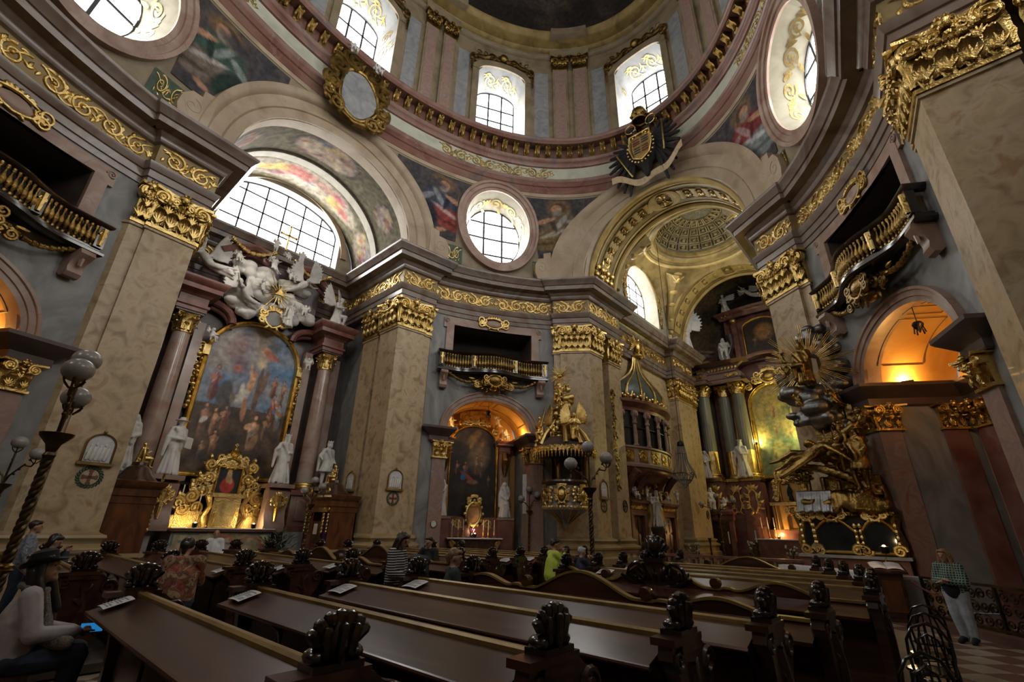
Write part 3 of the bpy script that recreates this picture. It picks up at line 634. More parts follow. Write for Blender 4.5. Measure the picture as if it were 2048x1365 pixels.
def pilaster_set(q, wall, detail=True):
    mp = qm(q); sx, sy = QD[q]; fl = sx * sy
    BASE = [(.34, 0), (.34, .62), (.22, .70), (.22, .95), (.30, 1.0), (.32, 1.08), (.26, 1.14), (.10, 1.22), (.12, 1.30), (.19, 1.36), (.17, 1.43), (.04, 1.48), (0, 1.52)]
    SH = [(0, 1.52), (0, 10.62), (.05, 10.64), (.05, 10.72), (0, 10.76)]
    sets = [[(11.1, 4.75), (11.1, 4.29), (9.6, 4.28), (9.42, 5.72), (9.53, 5.74), (9.48, 6.12), (9.66, 6.34)],
            [(12.85, 4.8), (12.85, 4.42), (11.5, 4.42), (11.5, 4.8)],
            [(6.10, 12.3), (6.06, 11.94), (5.76, 12.14), (5.67, 12.02), (4.4, 12.92), (4.4, 14.15), (4.9, 14.15)],
            [(5.2, 15.0), (4.5, 15.0), (4.5, 16.3), (5.3, 16.3)]]
    if sy > 0: sets += [[(5.3, 24.9), (4.6, 24.9), (4.6, 27.4), (5.4, 27.4)], [(5.4, 27.7), (4.85, 27.7), (4.85, 28.9), (6, 28.9)]]
    for path in sets:
        p = ob('pilaster', MB(mp).sweep(path, SH), 'marble_beige', wall)
        ob('pilaster_base', MB(mp).sweep(path, BASE), 'marble_base', p)
    if detail:
        W = lambda p: (sx * p[0], sy * p[1])
        for a, b in (((11.1, 4.29), (9.6, 4.28)), ((9.6, 4.28), (9.42, 5.72)), ((9.53, 5.74), (9.48, 6.12)), ((12.85, 4.42), (11.5, 4.42)), ((6.06, 11.94), (5.76, 12.14)), ((5.67, 12.02), (4.4, 12.92)), ((4.4, 12.92), (4.4, 14.15)), ((4.5, 15.0), (4.5, 16.3))) + ((((4.6, 24.9), (4.6, 27.4)), ((4.85, 27.7), (4.85, 28.9)), ((5.3, 24.9), (4.6, 24.9))) if sy > 0 else ()):
            put_cap(W(a), W(b), 10.76, 1.44, wall, flip=fl)
def rope_pts(a, b, sag, n=12): return [(a[0] + (b[0] - a[0]) * i / n, a[1] + (b[1] - a[1]) * i / n - sag * 4 * (i / n) * (1 - i / n)) for i in range(n + 1)]
def arch_z(s): return 6.25 + 1.62 * math.sqrt(max(0, 1 - (s / 2.15) ** 2))
def cartouche(mb, cx, cz, w, h, wd, n0=.02):
    for sg in (-1, 1):
        mb.rib([(cx + sg * x, z) for x, z in spiral(cx + w * .5 - cx, cz + h * .22, w * .2, w * .03, PI, 1.5, 18)], wd, 1, n0)
        mb.rib([(cx + sg * x, z) for x, z in spiral(w * .5, cz - h * .2, w * .16, w * .03, PI, -1.5, 18)], wd, 1, n0)
        mb.rib([(cx + sg * x * w, cz + z * h) for x, z in ((0, .5), (.2, .42), (.36, .3), (.32, .1), (.42, -.05), (.34, -.25), (.18, -.42), (0, -.5))], wd * 1.1, 1, n0)
        for j in range(6):
            a = j * .55 - 1.2; leaflet(mb, cx + sg * w * .42 * math.cos(a), cz + h * .42 * math.sin(a), a if sg > 0 else PI - a, h * .3, wd * 1.3, .8 * sg, n0)
    for j in range(5): leaflet(mb, cx + (j - 2) * w * .07, cz + h * .42, PI / 2 - (j - 2) * .4, h * .34, wd * 1.4, 0, n0)
BALM = None
def balcony(q, wall, label):
    global BALM
    f = bay(q); sx, sy = QD[q]
    def nf(s): return .40 + (.55 * (.5 + .5 * math.cos(PI * s / 2.0)) if abs(s) < 2.0 else 0)
    t = thing('balcony', label, 'balcony', f(0, 0, 9.05), world=True)
    S = frange(-2.8, 2.8, 40)
    uvp = [tuple(bay_uv(s, nf(s))) for s in S]
    uvp = [tuple(bay_uv(-2.8, 0))] + uvp + [tuple(bay_uv(2.8, 0))]
    mp = qm(q)
    sl = MB(f)
    for a, b in zip(S, S[1:]): sl.add([(a, -.5, 9.06), (b, -.5, 9.06), (b, nf(b), 9.06), (a, nf(a), 9.06), (a, -.5, 9.2), (b, -.5, 9.2), (b, nf(b), 9.2), (a, nf(a), 9.2)], [(0, 1, 2, 3), (4, 5, 6, 7)])
    ob('floor_slab', sl, 'wood_black', t)
    # outline runs anticlockwise as seen from above in uv; outside is to the left
    ob('lower_rail', MB(mp).sweep(uvp, [(-.1, 8.98), (.06, 8.98), (.12, 9.04), (.12, 9.12), (.03, 9.18), (.03, 9.24), (-.1, 9.24)]), 'wood_black', t)
    ob('upper_rail', MB(mp).sweep(uvp, [(-.1, 9.92), (.05, 9.92), (.12, 9.98), (.14, 10.05), (.08, 10.1), (-.1, 10.1), (-.1, 9.92)]), 'wood_black', t)
    if BALM is None:
        b = MB(); b.lathe([(.05, 0), (.05, .06), (.025, .09), (.085, .22), (.09, .30), (.03, .48), (.025, .54), (.055, .60), (.055, .68)], n=10); BALM = mesh('baluster', b)
    for i in range(41):
        s = -2.72 + 5.44 * i / 40
        if i in (0, 12, 28, 40):
            pb = MB(f).box(s - .12, s + .12, nf(s) - .12, nf(s) + .10, 9.24, 9.92); ob('rail_post', pb, 'wood_black', t)
            o_ = MB(f); o_.rib([(s, 9.3), (s, 9.86)], [.06, .09], 1, nf(s) + .1); o_.rib(spiral(s, 9.66, .1, .02, 0, 1.5, 14), .03, 1, nf(s) + .12); ob('post_ornament', o_, 'gold', t)
        else:
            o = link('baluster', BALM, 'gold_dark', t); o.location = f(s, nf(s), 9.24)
    # brackets
    for s in (-2.55, 2.55):
        pr = [(0, 9.0), (.55, 9.0), (.6, 8.86), (.48, 8.74), (.34, 8.62), (.30, 8.45), (.34, 8.3), (.26, 8.18), (.12, 8.16), (0, 8.26)]
        k = MB(); k.extr(pr, -.18, .18); b = MB(f); b.add([(s + y, x, z) for x, y, z in k.v], k.f); b.rib([(s, 8.5), (s, 8.9)], [.05, .08], 1, .42)
        ob('bracket', b, 'marble_pink', t)
    g = MB(f)
    for sg in (-1, 1):
        pts = rope_pts((sg * 2.3, 8.95), (sg * .7, 8.75), .28); 
        for i in range(22): a = i / 21; p = (sg * (2.3 - 1.6 * a), .35 + .15 * a, 8.95 - .2 * a - .28 * 4 * a * (1 - a)); g.ell(p, .075 + .02 * math.sin(i * 2.4), 6, 4)
        for j in range(4): g.rib([(sg * x, z) for x, z in spiral(.35 + j * .18, 8.7 - j * .09, .24 - .03 * j, .03, PI * j * .4, 1.6, 18)], .05, 1, .55 + .1 * (j % 2))
        for j in range(5): leaflet(g, sg * (.3 + j * .17), 8.45 + .08 * j, -PI / 2 + sg * .35 * j, .32, .075, .5 * sg, .5)
    g.ell((0, .72, 8.72), (.42, .22, .3), 12, 8); g.ell((0, .55, 8.42), (.25, .2, .22), 10, 7)
    cartouche(g, 0, 8.66, .9, .62, .05, .86)
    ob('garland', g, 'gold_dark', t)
    return t
def bay_wall(q, detail=True):
    f = bay(q); mp = qm(q)
    wall = thing('wall_' + q, {'northeast': 'curved grey marble nave wall beside the pulpit with altar niche and balcony doorway', 'southeast': 'shadowed curved nave wall at right with glowing arched niche', 'northwest': 'curved grey marble wall at far left behind the lamp post', 'southwest': 'curved grey marble nave wall on the near side'}[q], 'wall', f(0, 0, 0), kind='structure', world=True)
    cols = sorted(set(frange(-BH - .3, BH + .3, 26) + frange(-2.15, 2.15, 26)))
    def fn(s):
        if abs(s) < 2.15: return [(arch_z(s), 9.1), (11.68, 12.35)]
        return [(-.1, 12.35)]
    ob('wall_face', MB(f).strip(cols, fn), 'marble_grey', wall)
    # niche
    nd = -2.5
    bd = [(-2.15, 0), (-2.15, 6.25)] + [(2.15 * math.cos(PI - PI * i / 24), 6.25 + 1.62 * math.sin(PI * i / 24)) for i in range(1, 24)] + [(2.15, 6.25), (2.15, 0)]
    ob('niche_side', MB(f).jamb(bd[:2], 0, nd), 'marble_grey', wall); ob('niche_side', MB(f).jamb(bd[-2:], 0, nd), 'marble_grey', wall)
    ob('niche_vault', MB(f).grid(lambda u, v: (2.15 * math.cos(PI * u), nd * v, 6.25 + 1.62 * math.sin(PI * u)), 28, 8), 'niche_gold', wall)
    lm = MB(f)
    for a0, a1, v0, v1 in ((.12, .42, .12, .62), (.58, .88, .12, .62), (.46, .54, .1, .5)):
        P = [(a0, v0), (a1, v0), (a1, v1), (a0, v1), (a0, v0)]
        pts = []
        for (a, b), (c, d) in zip(P, P[1:]): pts += [(a + (c - a) * i / 8, b + (d - b) * i / 8) for i in range(8)]
        lm.tube([(2.13 * math.cos(PI * a), nd * b, 6.25 + 1.60 * math.sin(PI * a)) for a, b in pts], .012, 4)
    ob('vault_panel_line', lm, 'marble_dark', wall)
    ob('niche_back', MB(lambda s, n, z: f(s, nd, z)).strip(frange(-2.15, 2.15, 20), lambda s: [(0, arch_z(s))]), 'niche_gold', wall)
    im = MB(f)
    IMP = [(0, 5.55), (.05, 5.6), (.05, 5.8), (.12, 5.86), (.22, 5.95), (.34, 6.05), (.40, 6.12), (.40, 6.22), (.0, 6.26)]
    for sg in (-1, 1):
        path = [(sg * 2.95, .0), (sg * 2.95, .14), (sg * 2.12, .14), (sg * 2.12, nd)]
        ob('impost', MB(f).sweep(path, IMP, 1 if sg < 0 else -1), 'marble_dark', wall)
        a = (sg * 2.15, .0); 
        pl = MB(f).sweep([(sg * 2.75, 0), (sg * 2.75, .1), (sg * 2.12, .1), (sg * 2.12, -.5)], [(0, .5), (0, 4.82)], 1 if sg < 0 else -1); ob('jamb_pilaster', pl, 'marble_redpanel', wall)
        ob('jamb_base', MB(f).sweep([(sg * 2.75, 0), (sg * 2.75, .1), (sg * 2.12, .1), (sg * 2.12, -.5)], [(.1, 0), (.1, .4), (.03, .5), (0, .55)], 1 if sg < 0 else -1), 'marble_base', wall)
        if detail:
            sx, sy = QD[q]; P = f(-2.75 if sg < 0 else 2.13, .1, 0); Q = f(-2.13 if sg < 0 else 2.75, .1, 0)
            put_cap(P, Q, 4.82, .74, wall, flip=sx * sy)
            P = f(sg * 2.12, .08, 0); Q = f(sg * 2.12, -.55, 0); put_cap(P, Q, 4.82, .74, wall, flip=sx * sy * (-1 if sg > 0 else 1))
    ar = MB(f); band(ar, arcf(2.13, 6.25, 1.60), arcf(2.52, 6.25, 2.02), [(0, -.4), (0, .10), (.35, .10), (.38, .14), (.75, .14), (.8, .19), (1, .19), (1, 0)], 30)
    ob('archivolt', ar, 'marble_pink', wall)
    # balcony doorway
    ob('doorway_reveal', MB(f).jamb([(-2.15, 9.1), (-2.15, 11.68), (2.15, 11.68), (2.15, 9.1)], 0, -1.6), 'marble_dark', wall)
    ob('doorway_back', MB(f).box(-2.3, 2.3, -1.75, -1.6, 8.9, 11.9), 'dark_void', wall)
    fr = MB(f)
    for a, b, c, d in ((-2.55, -2.15, 9.1, 11.68), (2.15, 2.55, 9.1, 11.68)): fr.box(a, b, -.02, .12, c, d)
    for a, b in zip(frange(-2.55, 2.55, 12), frange(-2.55, 2.55, 12)[1:]): fr.box(a, b, -.02, .12, 11.68, 12.05); fr.box(a, b, -.02, .06, 12.05, 12.12)
    for sg in (-1, 1): fr.box(sg * 2.55, sg * 2.7, -.02, .1, 11.5, 12.05); fr.rib(spiral(sg * 2.55, 11.86, .14, .02, 0, 1.6, 16), .03, 1, .12)
    ob('doorway_frame', fr, 'marble_pink', wall)
    if detail:
        c = MB(f); c.ell((0, .16, 12.08), (.42, .06, .22), 14, 6); ob('cartouche_field', c, 'marble_pink', wall)
        c = MB(f); cartouche(c, 0, 12.1, 1.3, .62, .05, .16); rinceau(c, -1.5, -.7, 11.85, 12.05, .03); rinceau(c, .7, 1.5, 11.85, 12.05, .03); ob('cartouche', c, 'gold', wall)
    pilaster_set(q, wall, detail)
    return wall
walls = {}
for q in QD: walls[q] = bay_wall(q, q != 'southwest')
balcony('northeast', None, 'gilt baluster balcony bulging above the painted altar niche by the pulpit')
balcony('southeast', None, 'dark balcony at right above the glowing empty golden niche')
balcony('northwest', None, 'gilt balcony at far left above the globe lamps')

# ------------------------------------------------------------------ lower entablature (trim)
tn = 0
def trim(label, cat='cornice'):
    global tn
    tn += 1; return thing('trim_%d' % tn, label, cat, (0, 0, 12.2), kind='structure', world=True)
ELAB = {'northeast': 'entablature with gilded scroll frieze over the pulpit side bay', 'southeast': 'dark curved entablature with gilded frieze at upper right', 'northwest': 'entablature with gilded frieze sweeping across upper left', 'southwest': 'entablature above the near side bay'}
PW = PN[:-8] + [(4.4, 12.92), (4.4, 20.2), (0, 20.2)]
for q in QD:
    PATH = PN if q.endswith('east') else PW
    mp = qm(q); t = trim(ELAB[q])
    ob('architrave', MB(mp).sweep(PATH, ARCHI), 'marble_cornice', t)
    ob('frieze', MB(mp).sweep(PATH, [(.05, 12.97), (.05, 13.82)]), 'frieze_ground', t)
    ob('cornice', MB(mp).sweep(PATH, CORN), 'marble_cornice', t)
    if q == 'southwest': continue
    g = MB(comp(lambda s, n, z: (*bay_uv(s, n + .05), z), mp))
    rinceau(g, -BH + .1, -.1, 12.99, 13.80, .055, 1); rinceau(g, .1, BH - .1, 12.99, 13.80, .055, 2)
    ob('frieze_scrollwork', g, 'gold', t)
    segs = [((9.6, 4.28), (9.36, 6.11)), ((5.96, 11.86), (4.4, 12.92)), ((14.95, 4.35), (9.7, 4.28)), ((15, 0.1), (15, 4.3))]
    if q in ('northeast', 'southeast'): segs += [((4.4, 13.0), (4.4, 16.2)), ((5.1, 16.4), (5.1, 24.3)), ((4.5, 24.5), (4.5, 27.8))]
    for a, b in segs:
        L = (Vector(b) - Vector(a)).length; g = MB(comp(seg(a, b), mp)); g.mp = (lambda F: (lambda s, n, z: F(s, n + .05, z)))(g.mp)
        rinceau(g, .08, L - .08, 12.99, 13.80, .055, 3); ob('frieze_scrollwork', g, 'gold', t)
# ------------------------------------------------------------------ zone of pendentives
ZB, ZR = 14.84, 20.62
def ab(z):
    k = min(1, max(0, (z - ZB) / (ZR - ZB))); return 10.0 - .25 * k, 14.2 - .65 * k
def up(sx, sy):
    def f(ph, n, z):
        a, b = ab(z); c, s = math.cos(ph), math.sin(ph); nu, nv = -c / a, -s / b; L = math.hypot(nu, nv)
        return (sx * (a * c + n * nu / L), sy * (b * s + n * nv / L), z)
    return f
AC, AH = 4.2, 4.2          # chapel arch
EC, EH = 4.4, 4.6          # choir arch
PC, OW, OH, OZ = R(39.6), .155, 2.35, 18.05
def solid(ph):
    a, b = ab(17.0); out = [(ZB, ZR)]
    w = b * math.sin(ph); u = a * math.cos(ph)
    if w < AC: out = [(15 + AH * math.sqrt(max(0, 1 - (w / AC) ** 2)), ZR)]
    elif u < EC: out = [(15 + EH * math.sqrt(max(0, 1 - (u / EC) ** 2)), ZR)]
    elif abs(ph - PC) < OW: h = OH * math.sqrt(max(0, 1 - ((ph - PC) / OW) ** 2)); out = [(ZB, OZ - h), (OZ + h, ZR)]
    return out
a_, b_ = ab(17.0)
pA = math.asin(AC / b_); pE = math.acos(EC / a_)
COLS = sorted(set(frange(0, pA, 14) + frange(pA, PC - OW, 8) + [PC + OW * math.sin(t) for t in frange(-PI / 2, PI / 2, 26)] + frange(PC + OW, pE, 8) + frange(pE, PI / 2, 14)))
PLAB = {'northeast': 'pendentive wall with round framed window above the pulpit bay', 'southeast': 'pendentive wall with round window at upper right', 'northwest': 'pendentive wall with round window at upper left corner', 'southwest': 'pendentive wall above the near bay'}
wn = 0
def panes(win, mp, cols, rows, lo, hi, mt='daylight', bar=.022, n0=0.0, sub=6, barz=None):
    bz = barz or bar
    # glass panes (children) between mullion positions; lo/hi(s) bound the light; bars as one lattice part
    for a, b in zip(cols, cols[1:]):
        for c, d in zip(rows, rows[1:]):
            S = frange(a + bar * .8, b - bar * .8, sub); T = [min(d - bz * .8, hi(s)) for s in S]; B = [max(c + bz * .8, lo(s)) for s in S]
            if max(t - e for t, e in zip(T, B)) < .06: continue
            mb = MB(mp); vs = []
            for s, t, e in zip(S, T, B):
                if t < e: t = e = (t + e) / 2
                vs += [(s, n0, e), (s, n0, t)]
            mb.add(vs, [(2 * i, 2 * i + 2, 2 * i + 3, 2 * i + 1) for i in range(len(S) - 1)]); ob('pane', mb, mt, win)
    mb = MB(mp)
    for a in cols:
        e = 1e-3 if a == cols[0] else (-1e-3 if a == cols[-1] else 0); l, h = lo(a + e), hi(a + e)
        if h > l: mb.box(a - bar, a + bar, n0 - .03, n0 + .05, l, h)
    for z in rows:
        S = [s for s in frange(cols[0], cols[-1], 40) if lo(s) - .02 <= z <= hi(s) + .02]
        if len(S) > 1: 
            for a, b in zip(S, S[1:]): mb.box(a, b, n0 - .03, n0 + .05, z - bz, z + bz)
    S = frange(cols[0], cols[-1], 40)
    for a, b in zip(S, S[1:]):
        for g in (lo, hi): mb.add([(a, n0 - .03, g(a) - .05), (b, n0 - .03, g(b) - .05), (b, n0 + .07, g(b) - .05), (a, n0 + .07, g(a) - .05), (a, n0 - .03, g(a) + .05), (b, n0 - .03, g(b) + .05), (b, n0 + .07, g(b) + .05), (a, n0 + .07, g(a) + .05)], [(0, 1, 2, 3), (4, 5, 6, 7), (3, 2, 6, 7), (0, 1, 5, 4)])
    ob('glazing_bars', mb, 'lead', win)
def window(label, loc):
    global wn
    wn += 1; return thing('window_%d' % wn, label, 'window', loc, kind='structure', world=True)
def fresco_panel(q, side, wall, blobs):
    # side 0: between chapel arch and oval; 1: between oval and choir arch
    sx, sy = QD[q]; f = up(sx, sy)
    if side == 0: c0, c1 = math.asin(3.0 / b_), PC + .01
    else: c0, c1 = PC - .01, math.acos(3.0 / a_)
    def fn(ph):
        a, b = ab(18); w = b * math.sin(ph); u = a * math.cos(ph); lo, hi = 16.35, ZR - .25
        if side == 0 and w < 5.55: lo = max(lo, 15 + 5.6 * math.sqrt(max(0, 1 - (w / 5.55) ** 2)))
        if side == 1 and u < 5.75: lo = max(lo, 15 + 6.1 * math.sqrt(max(0, 1 - (u / 5.75) ** 2)))
        d = abs(ph - PC)
        if d < .195:
            h = 2.9 * math.sqrt(1 - (d / .195) ** 2); lo = max(lo, OZ + h) if hi > OZ + h else hi
        lo = min(lo, hi); return [(lo, hi)]
    mb = MB(lambda ph, n, z: f(ph, .035, z)); C_ = frange(c0, c1, 96); vs = []
    for ph in C_:
        lo, hi = fn(ph)[0]
        for j in range(53): vs.append((ph, 0, lo + (hi - lo) * j / 52))
    mb.add(vs, [(i * 53 + j, (i + 1) * 53 + j, (i + 1) * 53 + j + 1, i * 53 + j + 1) for i in range(96) for j in range(52)])
    o = ob('fresco_panel', mb, 'fresco', wall)
    cv = canvas(lambda s, t: lerp((.030, .034, .044), (.075, .06, .055), .5 + .5 * noise.noise((s * 9, t * .8, side * 3.1))), blobs)
    def pf(co):
        x, y = co.x, co.y
        ph = math.atan2(abs(y) / 13.7, abs(x) / 9.8); return cv((ph - c0) / (c1 - c0), (co.z - 16.3) / 4.1)
    paint(o, pf)
def seated_blobs(s, t, robe1, robe2, sc_=1.0, fl=1):
    sk = (.36, .2, .12); lt = lerp(robe1, (1, 1, 1), .16); dk = lerp(robe1, (0, 0, 0), .55)
    B = [(0, -.02, .17, .25, .15, robe1, .35), (.09, -.22, .22, .15, -.45, robe2, .35), (-.1, -.2, .09, .2, .3, dk, .5), (.05, -.12, .16, .03, -.6, lerp(robe2, (1, 1, 1), .2), .6), (.13, -.28, .18, .025, -.3, lerp(robe2, (0, 0, 0), .5), .6), (-.02, .06, .03, .17, .4, lt, .6), (.05, .02, .025, .15, -.2, dk, .6),
         (.12, .06, .12, .032, -.6, sk, .4), (.2, 0, .035, .045, 0, sk, .4), (-.12, .02, .1, .035, .9, lt, .4), (0, .27, .13, .14, 0, (.17, .105, .05), .8), (0, .27, .075, .085, 0, (.07, .045, .03), .4), (.02, .255, .048, .066, 0, sk, .35), (.015, .2, .045, .05, 0, (.2, .17, .14), .4), (.02, -.38, .05, .03, .3, sk, .5)]
    return [(s + a * sc_ * fl, t + b * sc_, c * sc_, d * sc_, e * fl, col, so) for a, b, c, d, e, col, so in B]
for q in QD:
    sx, sy = QD[q]; f = up(sx, sy); det = q != 'southwest'
    wall = thing('wall_upper_' + q, PLAB[q], 'wall', f(PC, 0, ZB), kind='structure', world=True); walls['u' + q] = wall
    ob('pendentive', MB(f).strip(COLS, solid, 1.2), 'drum_stone', wall)
    # oval frame and reveal
    inn = lambda t: (PC + OW * math.cos(t), OZ + OH * math.sin(t)); out = lambda t: (PC + .200 * math.cos(t), OZ + 2.95 * math.sin(t))
    mb = MB(f); band(mb, inn, out, [(0, -.05), (0, .10), (.3, .10), (.34, .17), (.7, .17), (.75, .26), (1, .26), (1, 0)], 56, t0=0, t1=2 * PI); ob('oval_frame', mb, 'marble_pink', wall)
    mb = MB(f); mb.jamb([inn(t) for t in frange(0, 2 * PI, 56)], 0, -1.25, .80, (PC, OZ - .15)); ob('oval_reveal', mb, 'cream', wall)
    if det:
        g = MB(lambda a, n, z: f(PC + OW * (.985 - .19 * (z + .1)) * math.cos(a), -.05 - 1.1 * (z + .1) + 0 * n, OZ - .15 * z + OH * (.985 - .19 * (z + .1)) * math.sin(a)))
        for k in range(7):
            a = -.3 + k * .62; sg = 1 if k % 2 else -1
            g.rib(spiral(a, .45, .22, .04, k, 1.5 * sg, 18), .035, 1); g.rib([(a - .3, .3), (a - .15, .6), (a, .4)], [.02, .04, .02]); leaflet(g, a + .2, .3, .8, .3, .06); leaflet(g, a - .1, .7, 2.0, .25, .05)
        ob('reveal_scrollwork', g, 'gold_pale', wall)
    w = window({'northeast': 'round leaded window above the altar niche beside the pulpit', 'southeast': 'round window half hidden at upper right', 'northwest': 'round leaded window cut by the upper left corner', 'southwest': 'round window above the near bay'}[q], f(PC, -1.2, OZ))
    k = .80; W_, H_ = OW * k, OH * k; zc = OZ - .15 + .15 * k
    hi = lambda s: zc + H_ * math.sqrt(max(0, 1 - ((s - PC) / W_) ** 2)); lo = lambda s: zc - H_ * math.sqrt(max(0, 1 - ((s - PC) / W_) ** 2))
    panes(w, lambda s, n, z: f(s, -1.25 + n, z), [PC + W_ * x for x in (-1, -.34, .34, 1)], [zc + H_ * y for y in (-1, -.62, -.05, .5, 1)], lo, hi, bar=.0042, sub=10, barz=.05)
    # gilded panels beside the oval, volute ears
    for c0, c1 in ((math.asin(5.9 / b_), PC - .165), (PC + .165, math.acos(6.3 / a_))):
        mb = MB(f).grid(lambda u, v: (c0 + (c1 - c0) * u, .04, 15.1 + 1.0 * v), 6, 1); ob('green_panel', mb, 'leaf', wall)
        if det:
            g = MB(lambda s, n, z: f(c0 + (c1 - c0) * s / 2.6, .04 + n, z)); rinceau(g, .15, 2.45, 15.15, 16.05, .05); ob('panel_scrollwork', g, 'gold_pale', wall)
    for c0, sg in ((math.asin(5.75 / b_), 1), (math.acos(6.15 / a_), -1)):
        mb = MB(lambda s, n, z: f(c0 + sg * s / 12, n, z)); mb.extr([(-.55, 14.9), (.32, 14.9), (.45, 15.3), (.42, 15.8), (.2, 16.15), (-.1, 16.2), (-.1, 16.5), (-.55, 16.6)], 0, .3); mb.rib(spiral(.05, 15.6, .32, .05, PI / 2, 1.2, 18), .02, 1, .3); ob('volute_ear', mb, 'marble_arch', wall)
    if det:
        r1 = [((.045, .05, .075), (.20, .045, .035)), ((.11, .085, .06), (.16, .11, .05))] if q == 'northeast' else [((.04, .075, .06), (.14, .11, .09)), ((.16, .03, .03), (.17, .19, .19))]
        for side in (0, 1):
            fl = 1 if side == 0 else -1
            fresco_panel(q, side, wall, seated_blobs(.42 if side == 0 else .56, .55, r1[side][0], r1[side][1], 1.1, fl) + [(.7 if side == 0 else .3, .3, .1, .08, .3, (.12, .08, .06), .7), (.3, .8, .2, .1, .2, (.05, .045, .05), .8)])

# ------------------------------------------------------------------ main arches
def arch_map(axis, sgn):
    # (w,n,z) on the inner wall at the head of an axis; axis 'c' chapel (sgn=x sign), 'e' choir (sgn=y sign)
    def f(w, n, z):
        a, b = ab(z)
        if axis == 'c': return (sgn * (a * math.sqrt(max(0, 1 - (w / b) ** 2)) - n), w, z)
        return (w, sgn * (b * math.sqrt(max(0, 1 - (w / a) ** 2)) - n), z)
    return f
def big_arch(parent, axis, sgn, wi, hi, wo, ho):
    f = arch_map(axis, sgn); mb = MB(f)
    band(mb, arcf(wi, 15, hi), arcf(wo, 15, ho), [(0, -.6), (0, .10), (.30, .10), (.33, .16), (.36, .10), (.72, .10), (.76, .20), (.86, .30), (.95, .30), (1, .34), (1, 0)], 48)
    for s in (-1, 1): mb.box(s * wi, s * wo, -.5, .12, 14.8, 15.02)
    ob('archivolt', mb, 'marble_arch', parent)
def chapel(side):
    sx = -1 if side == 'north' else 1; det = side == 'north'
    mp = lambda u, v, z: (sx * u, v, z)
    wall = thing('wall_' + side, {'north': 'side chapel walls around the large altar painting with arched vault', 'south': 'side chapel walls on the near side'}[side], 'wall', (sx * 15, 0, 0), kind='structure', world=True)
    for sg in (-1, 1): ob('side_wall', MB(mp).add([(9.7, sg * 4.7, 0), (15.2, sg * 4.7, 0), (15.2, sg * 4.7, 12.3), (9.7, sg * 4.7, 12.3)], [(0, 1, 2, 3)]), 'marble_grey', wall)
    ob('end_wall', MB(mp).add([(15.05, -4.8, 0), (15.05, 4.8, 0), (15.05, 4.8, 14.9), (15.05, -4.8, 14.9)], [(0, 1, 2, 3)]), 'marble_dark', wall)
    big_arch(wall, 'c', sx, AC, AH, 5.45, 5.6)
    # barrel vault
    U0, U1 = 9.75, 15.05
    nu, nv = 64, 40
    mb = MB(mp).grid(lambda u, v: (U0 + (U1 - U0) * v, (AC + .03) * math.cos(PI * u), 15 + (AH + .03) * math.sin(PI * u)), nu, nv)
    mb2 = MB(mp).add([(U0, s * AC, z) for s in (-1,) for z in (14.8, 15)] + [(U1, s * AC, z) for s in (-1,) for z in (15, 14.8)], [(0, 1, 2, 3)]); mb2.add([(U0, AC, 14.8), (U0, AC, 15), (U1, AC, 15), (U1, AC, 14.8)], [(0, 1, 2, 3)])
    o = ob('vault', mb, 'fresco', wall); ob('vault_foot', mb2, 'marble_arch', wall)
    ol = (.085, .075, .045); bl = []
    for c, (rs, rt) in ((.5, (.13, .16)), (.18, (.06, .12)), (.82, (.06, .12))):
        bl += [(c, .27, rs * 1.25, rt * 1.25, 0, (.16, .13, .07), .15), (c, .27, rs * 1.12, rt * 1.12, 0, (.05, .045, .03), .1), (c, .27, rs, rt, 0, (.33, .25, .20), .2)]
        r_ = random.Random(int(c * 100))
        for k in range(16): bl.append((c + r_.uniform(-.7, .7) * rs, .27 + r_.uniform(-.7, .7) * rt, rs * .3, rt * .25, r_.uniform(0, 3), r_.choice([(.30, .10, .06), (.42, .30, .16), (.16, .17, .2), (.12, .08, .06), (.45, .36, .26), (.25, .12, .1)]), .6))
    for c0, rs in ((.5, .30), (.11, .09), (.89, .09)):
        bl += [(c0, .77, rs, .17, 0, (.36, .31, .24), .25)]
        r_ = random.Random(int(c0 * 77))
        for k in range(26): bl.append((c0 + r_.uniform(-.7, .7) * rs, .77 + r_.uniform(-.6, .6) * .15, rs * .16, .05, r_.uniform(-.6, .6), r_.choice([(.42, .14, .12), (.48, .36, .12), (.2, .24, .33), (.5, .42, .32), (.34, .2, .16), (.14, .12, .12), (.4, .12, .14)]), .6))
    cv = canvas(lambda s, t: lerp(ol, (.17, .145, .08), max(0, .5 + noise.noise((s * 60, t * 34, 1)) * 1.0)) if abs(t - .53) > .05 else (.30, .26, .19), bl)
    paint(o, lambda co: tuple(.68 * q_ for q_ in cv(math.acos(max(-1, min(1, co.y / (AC + .03)))) / PI, (abs(co.x) - U0) / (U1 - U0))))
    rb = MB(mp); rb.grid(lambda u, v: (12.35 + .5 * v, (AC - .08) * math.cos(PI * u), 15 + (AH - .08) * math.sin(PI * u)), 48, 1); ob('vault_rib', rb, 'cream', wall)
    # lunette with window
    W_, zs, zh, zl = 3.15, 17.5, 1.45, 15.42
    top = lambda v: zs + zh * math.sqrt(max(0, 1 - (v / W_) ** 2)); vt = lambda v: 15 + AH * math.sqrt(max(0, 1 - (v / AC) ** 2))
    L = MB(lambda a, n, z: (sx * (15.05 - n), a, z))
    L.strip(sorted(set(frange(-AC, -W_, 6) + frange(-W_, W_, 28) + frange(W_, AC, 6))), lambda v: [(14.8, zl), (top(v), max(vt(v), top(v)))] if abs(v) < W_ else [(14.8, vt(v))]); ob('lunette_wall', L, 'cream', wall)
    bd = [(-W_, zl), (-W_, zs)] + [(W_ * math.cos(PI - PI * i / 28), zs + zh * math.sin(PI * i / 28)) for i in range(1, 28)] + [(W_, zs), (W_, zl), (-W_, zl)]
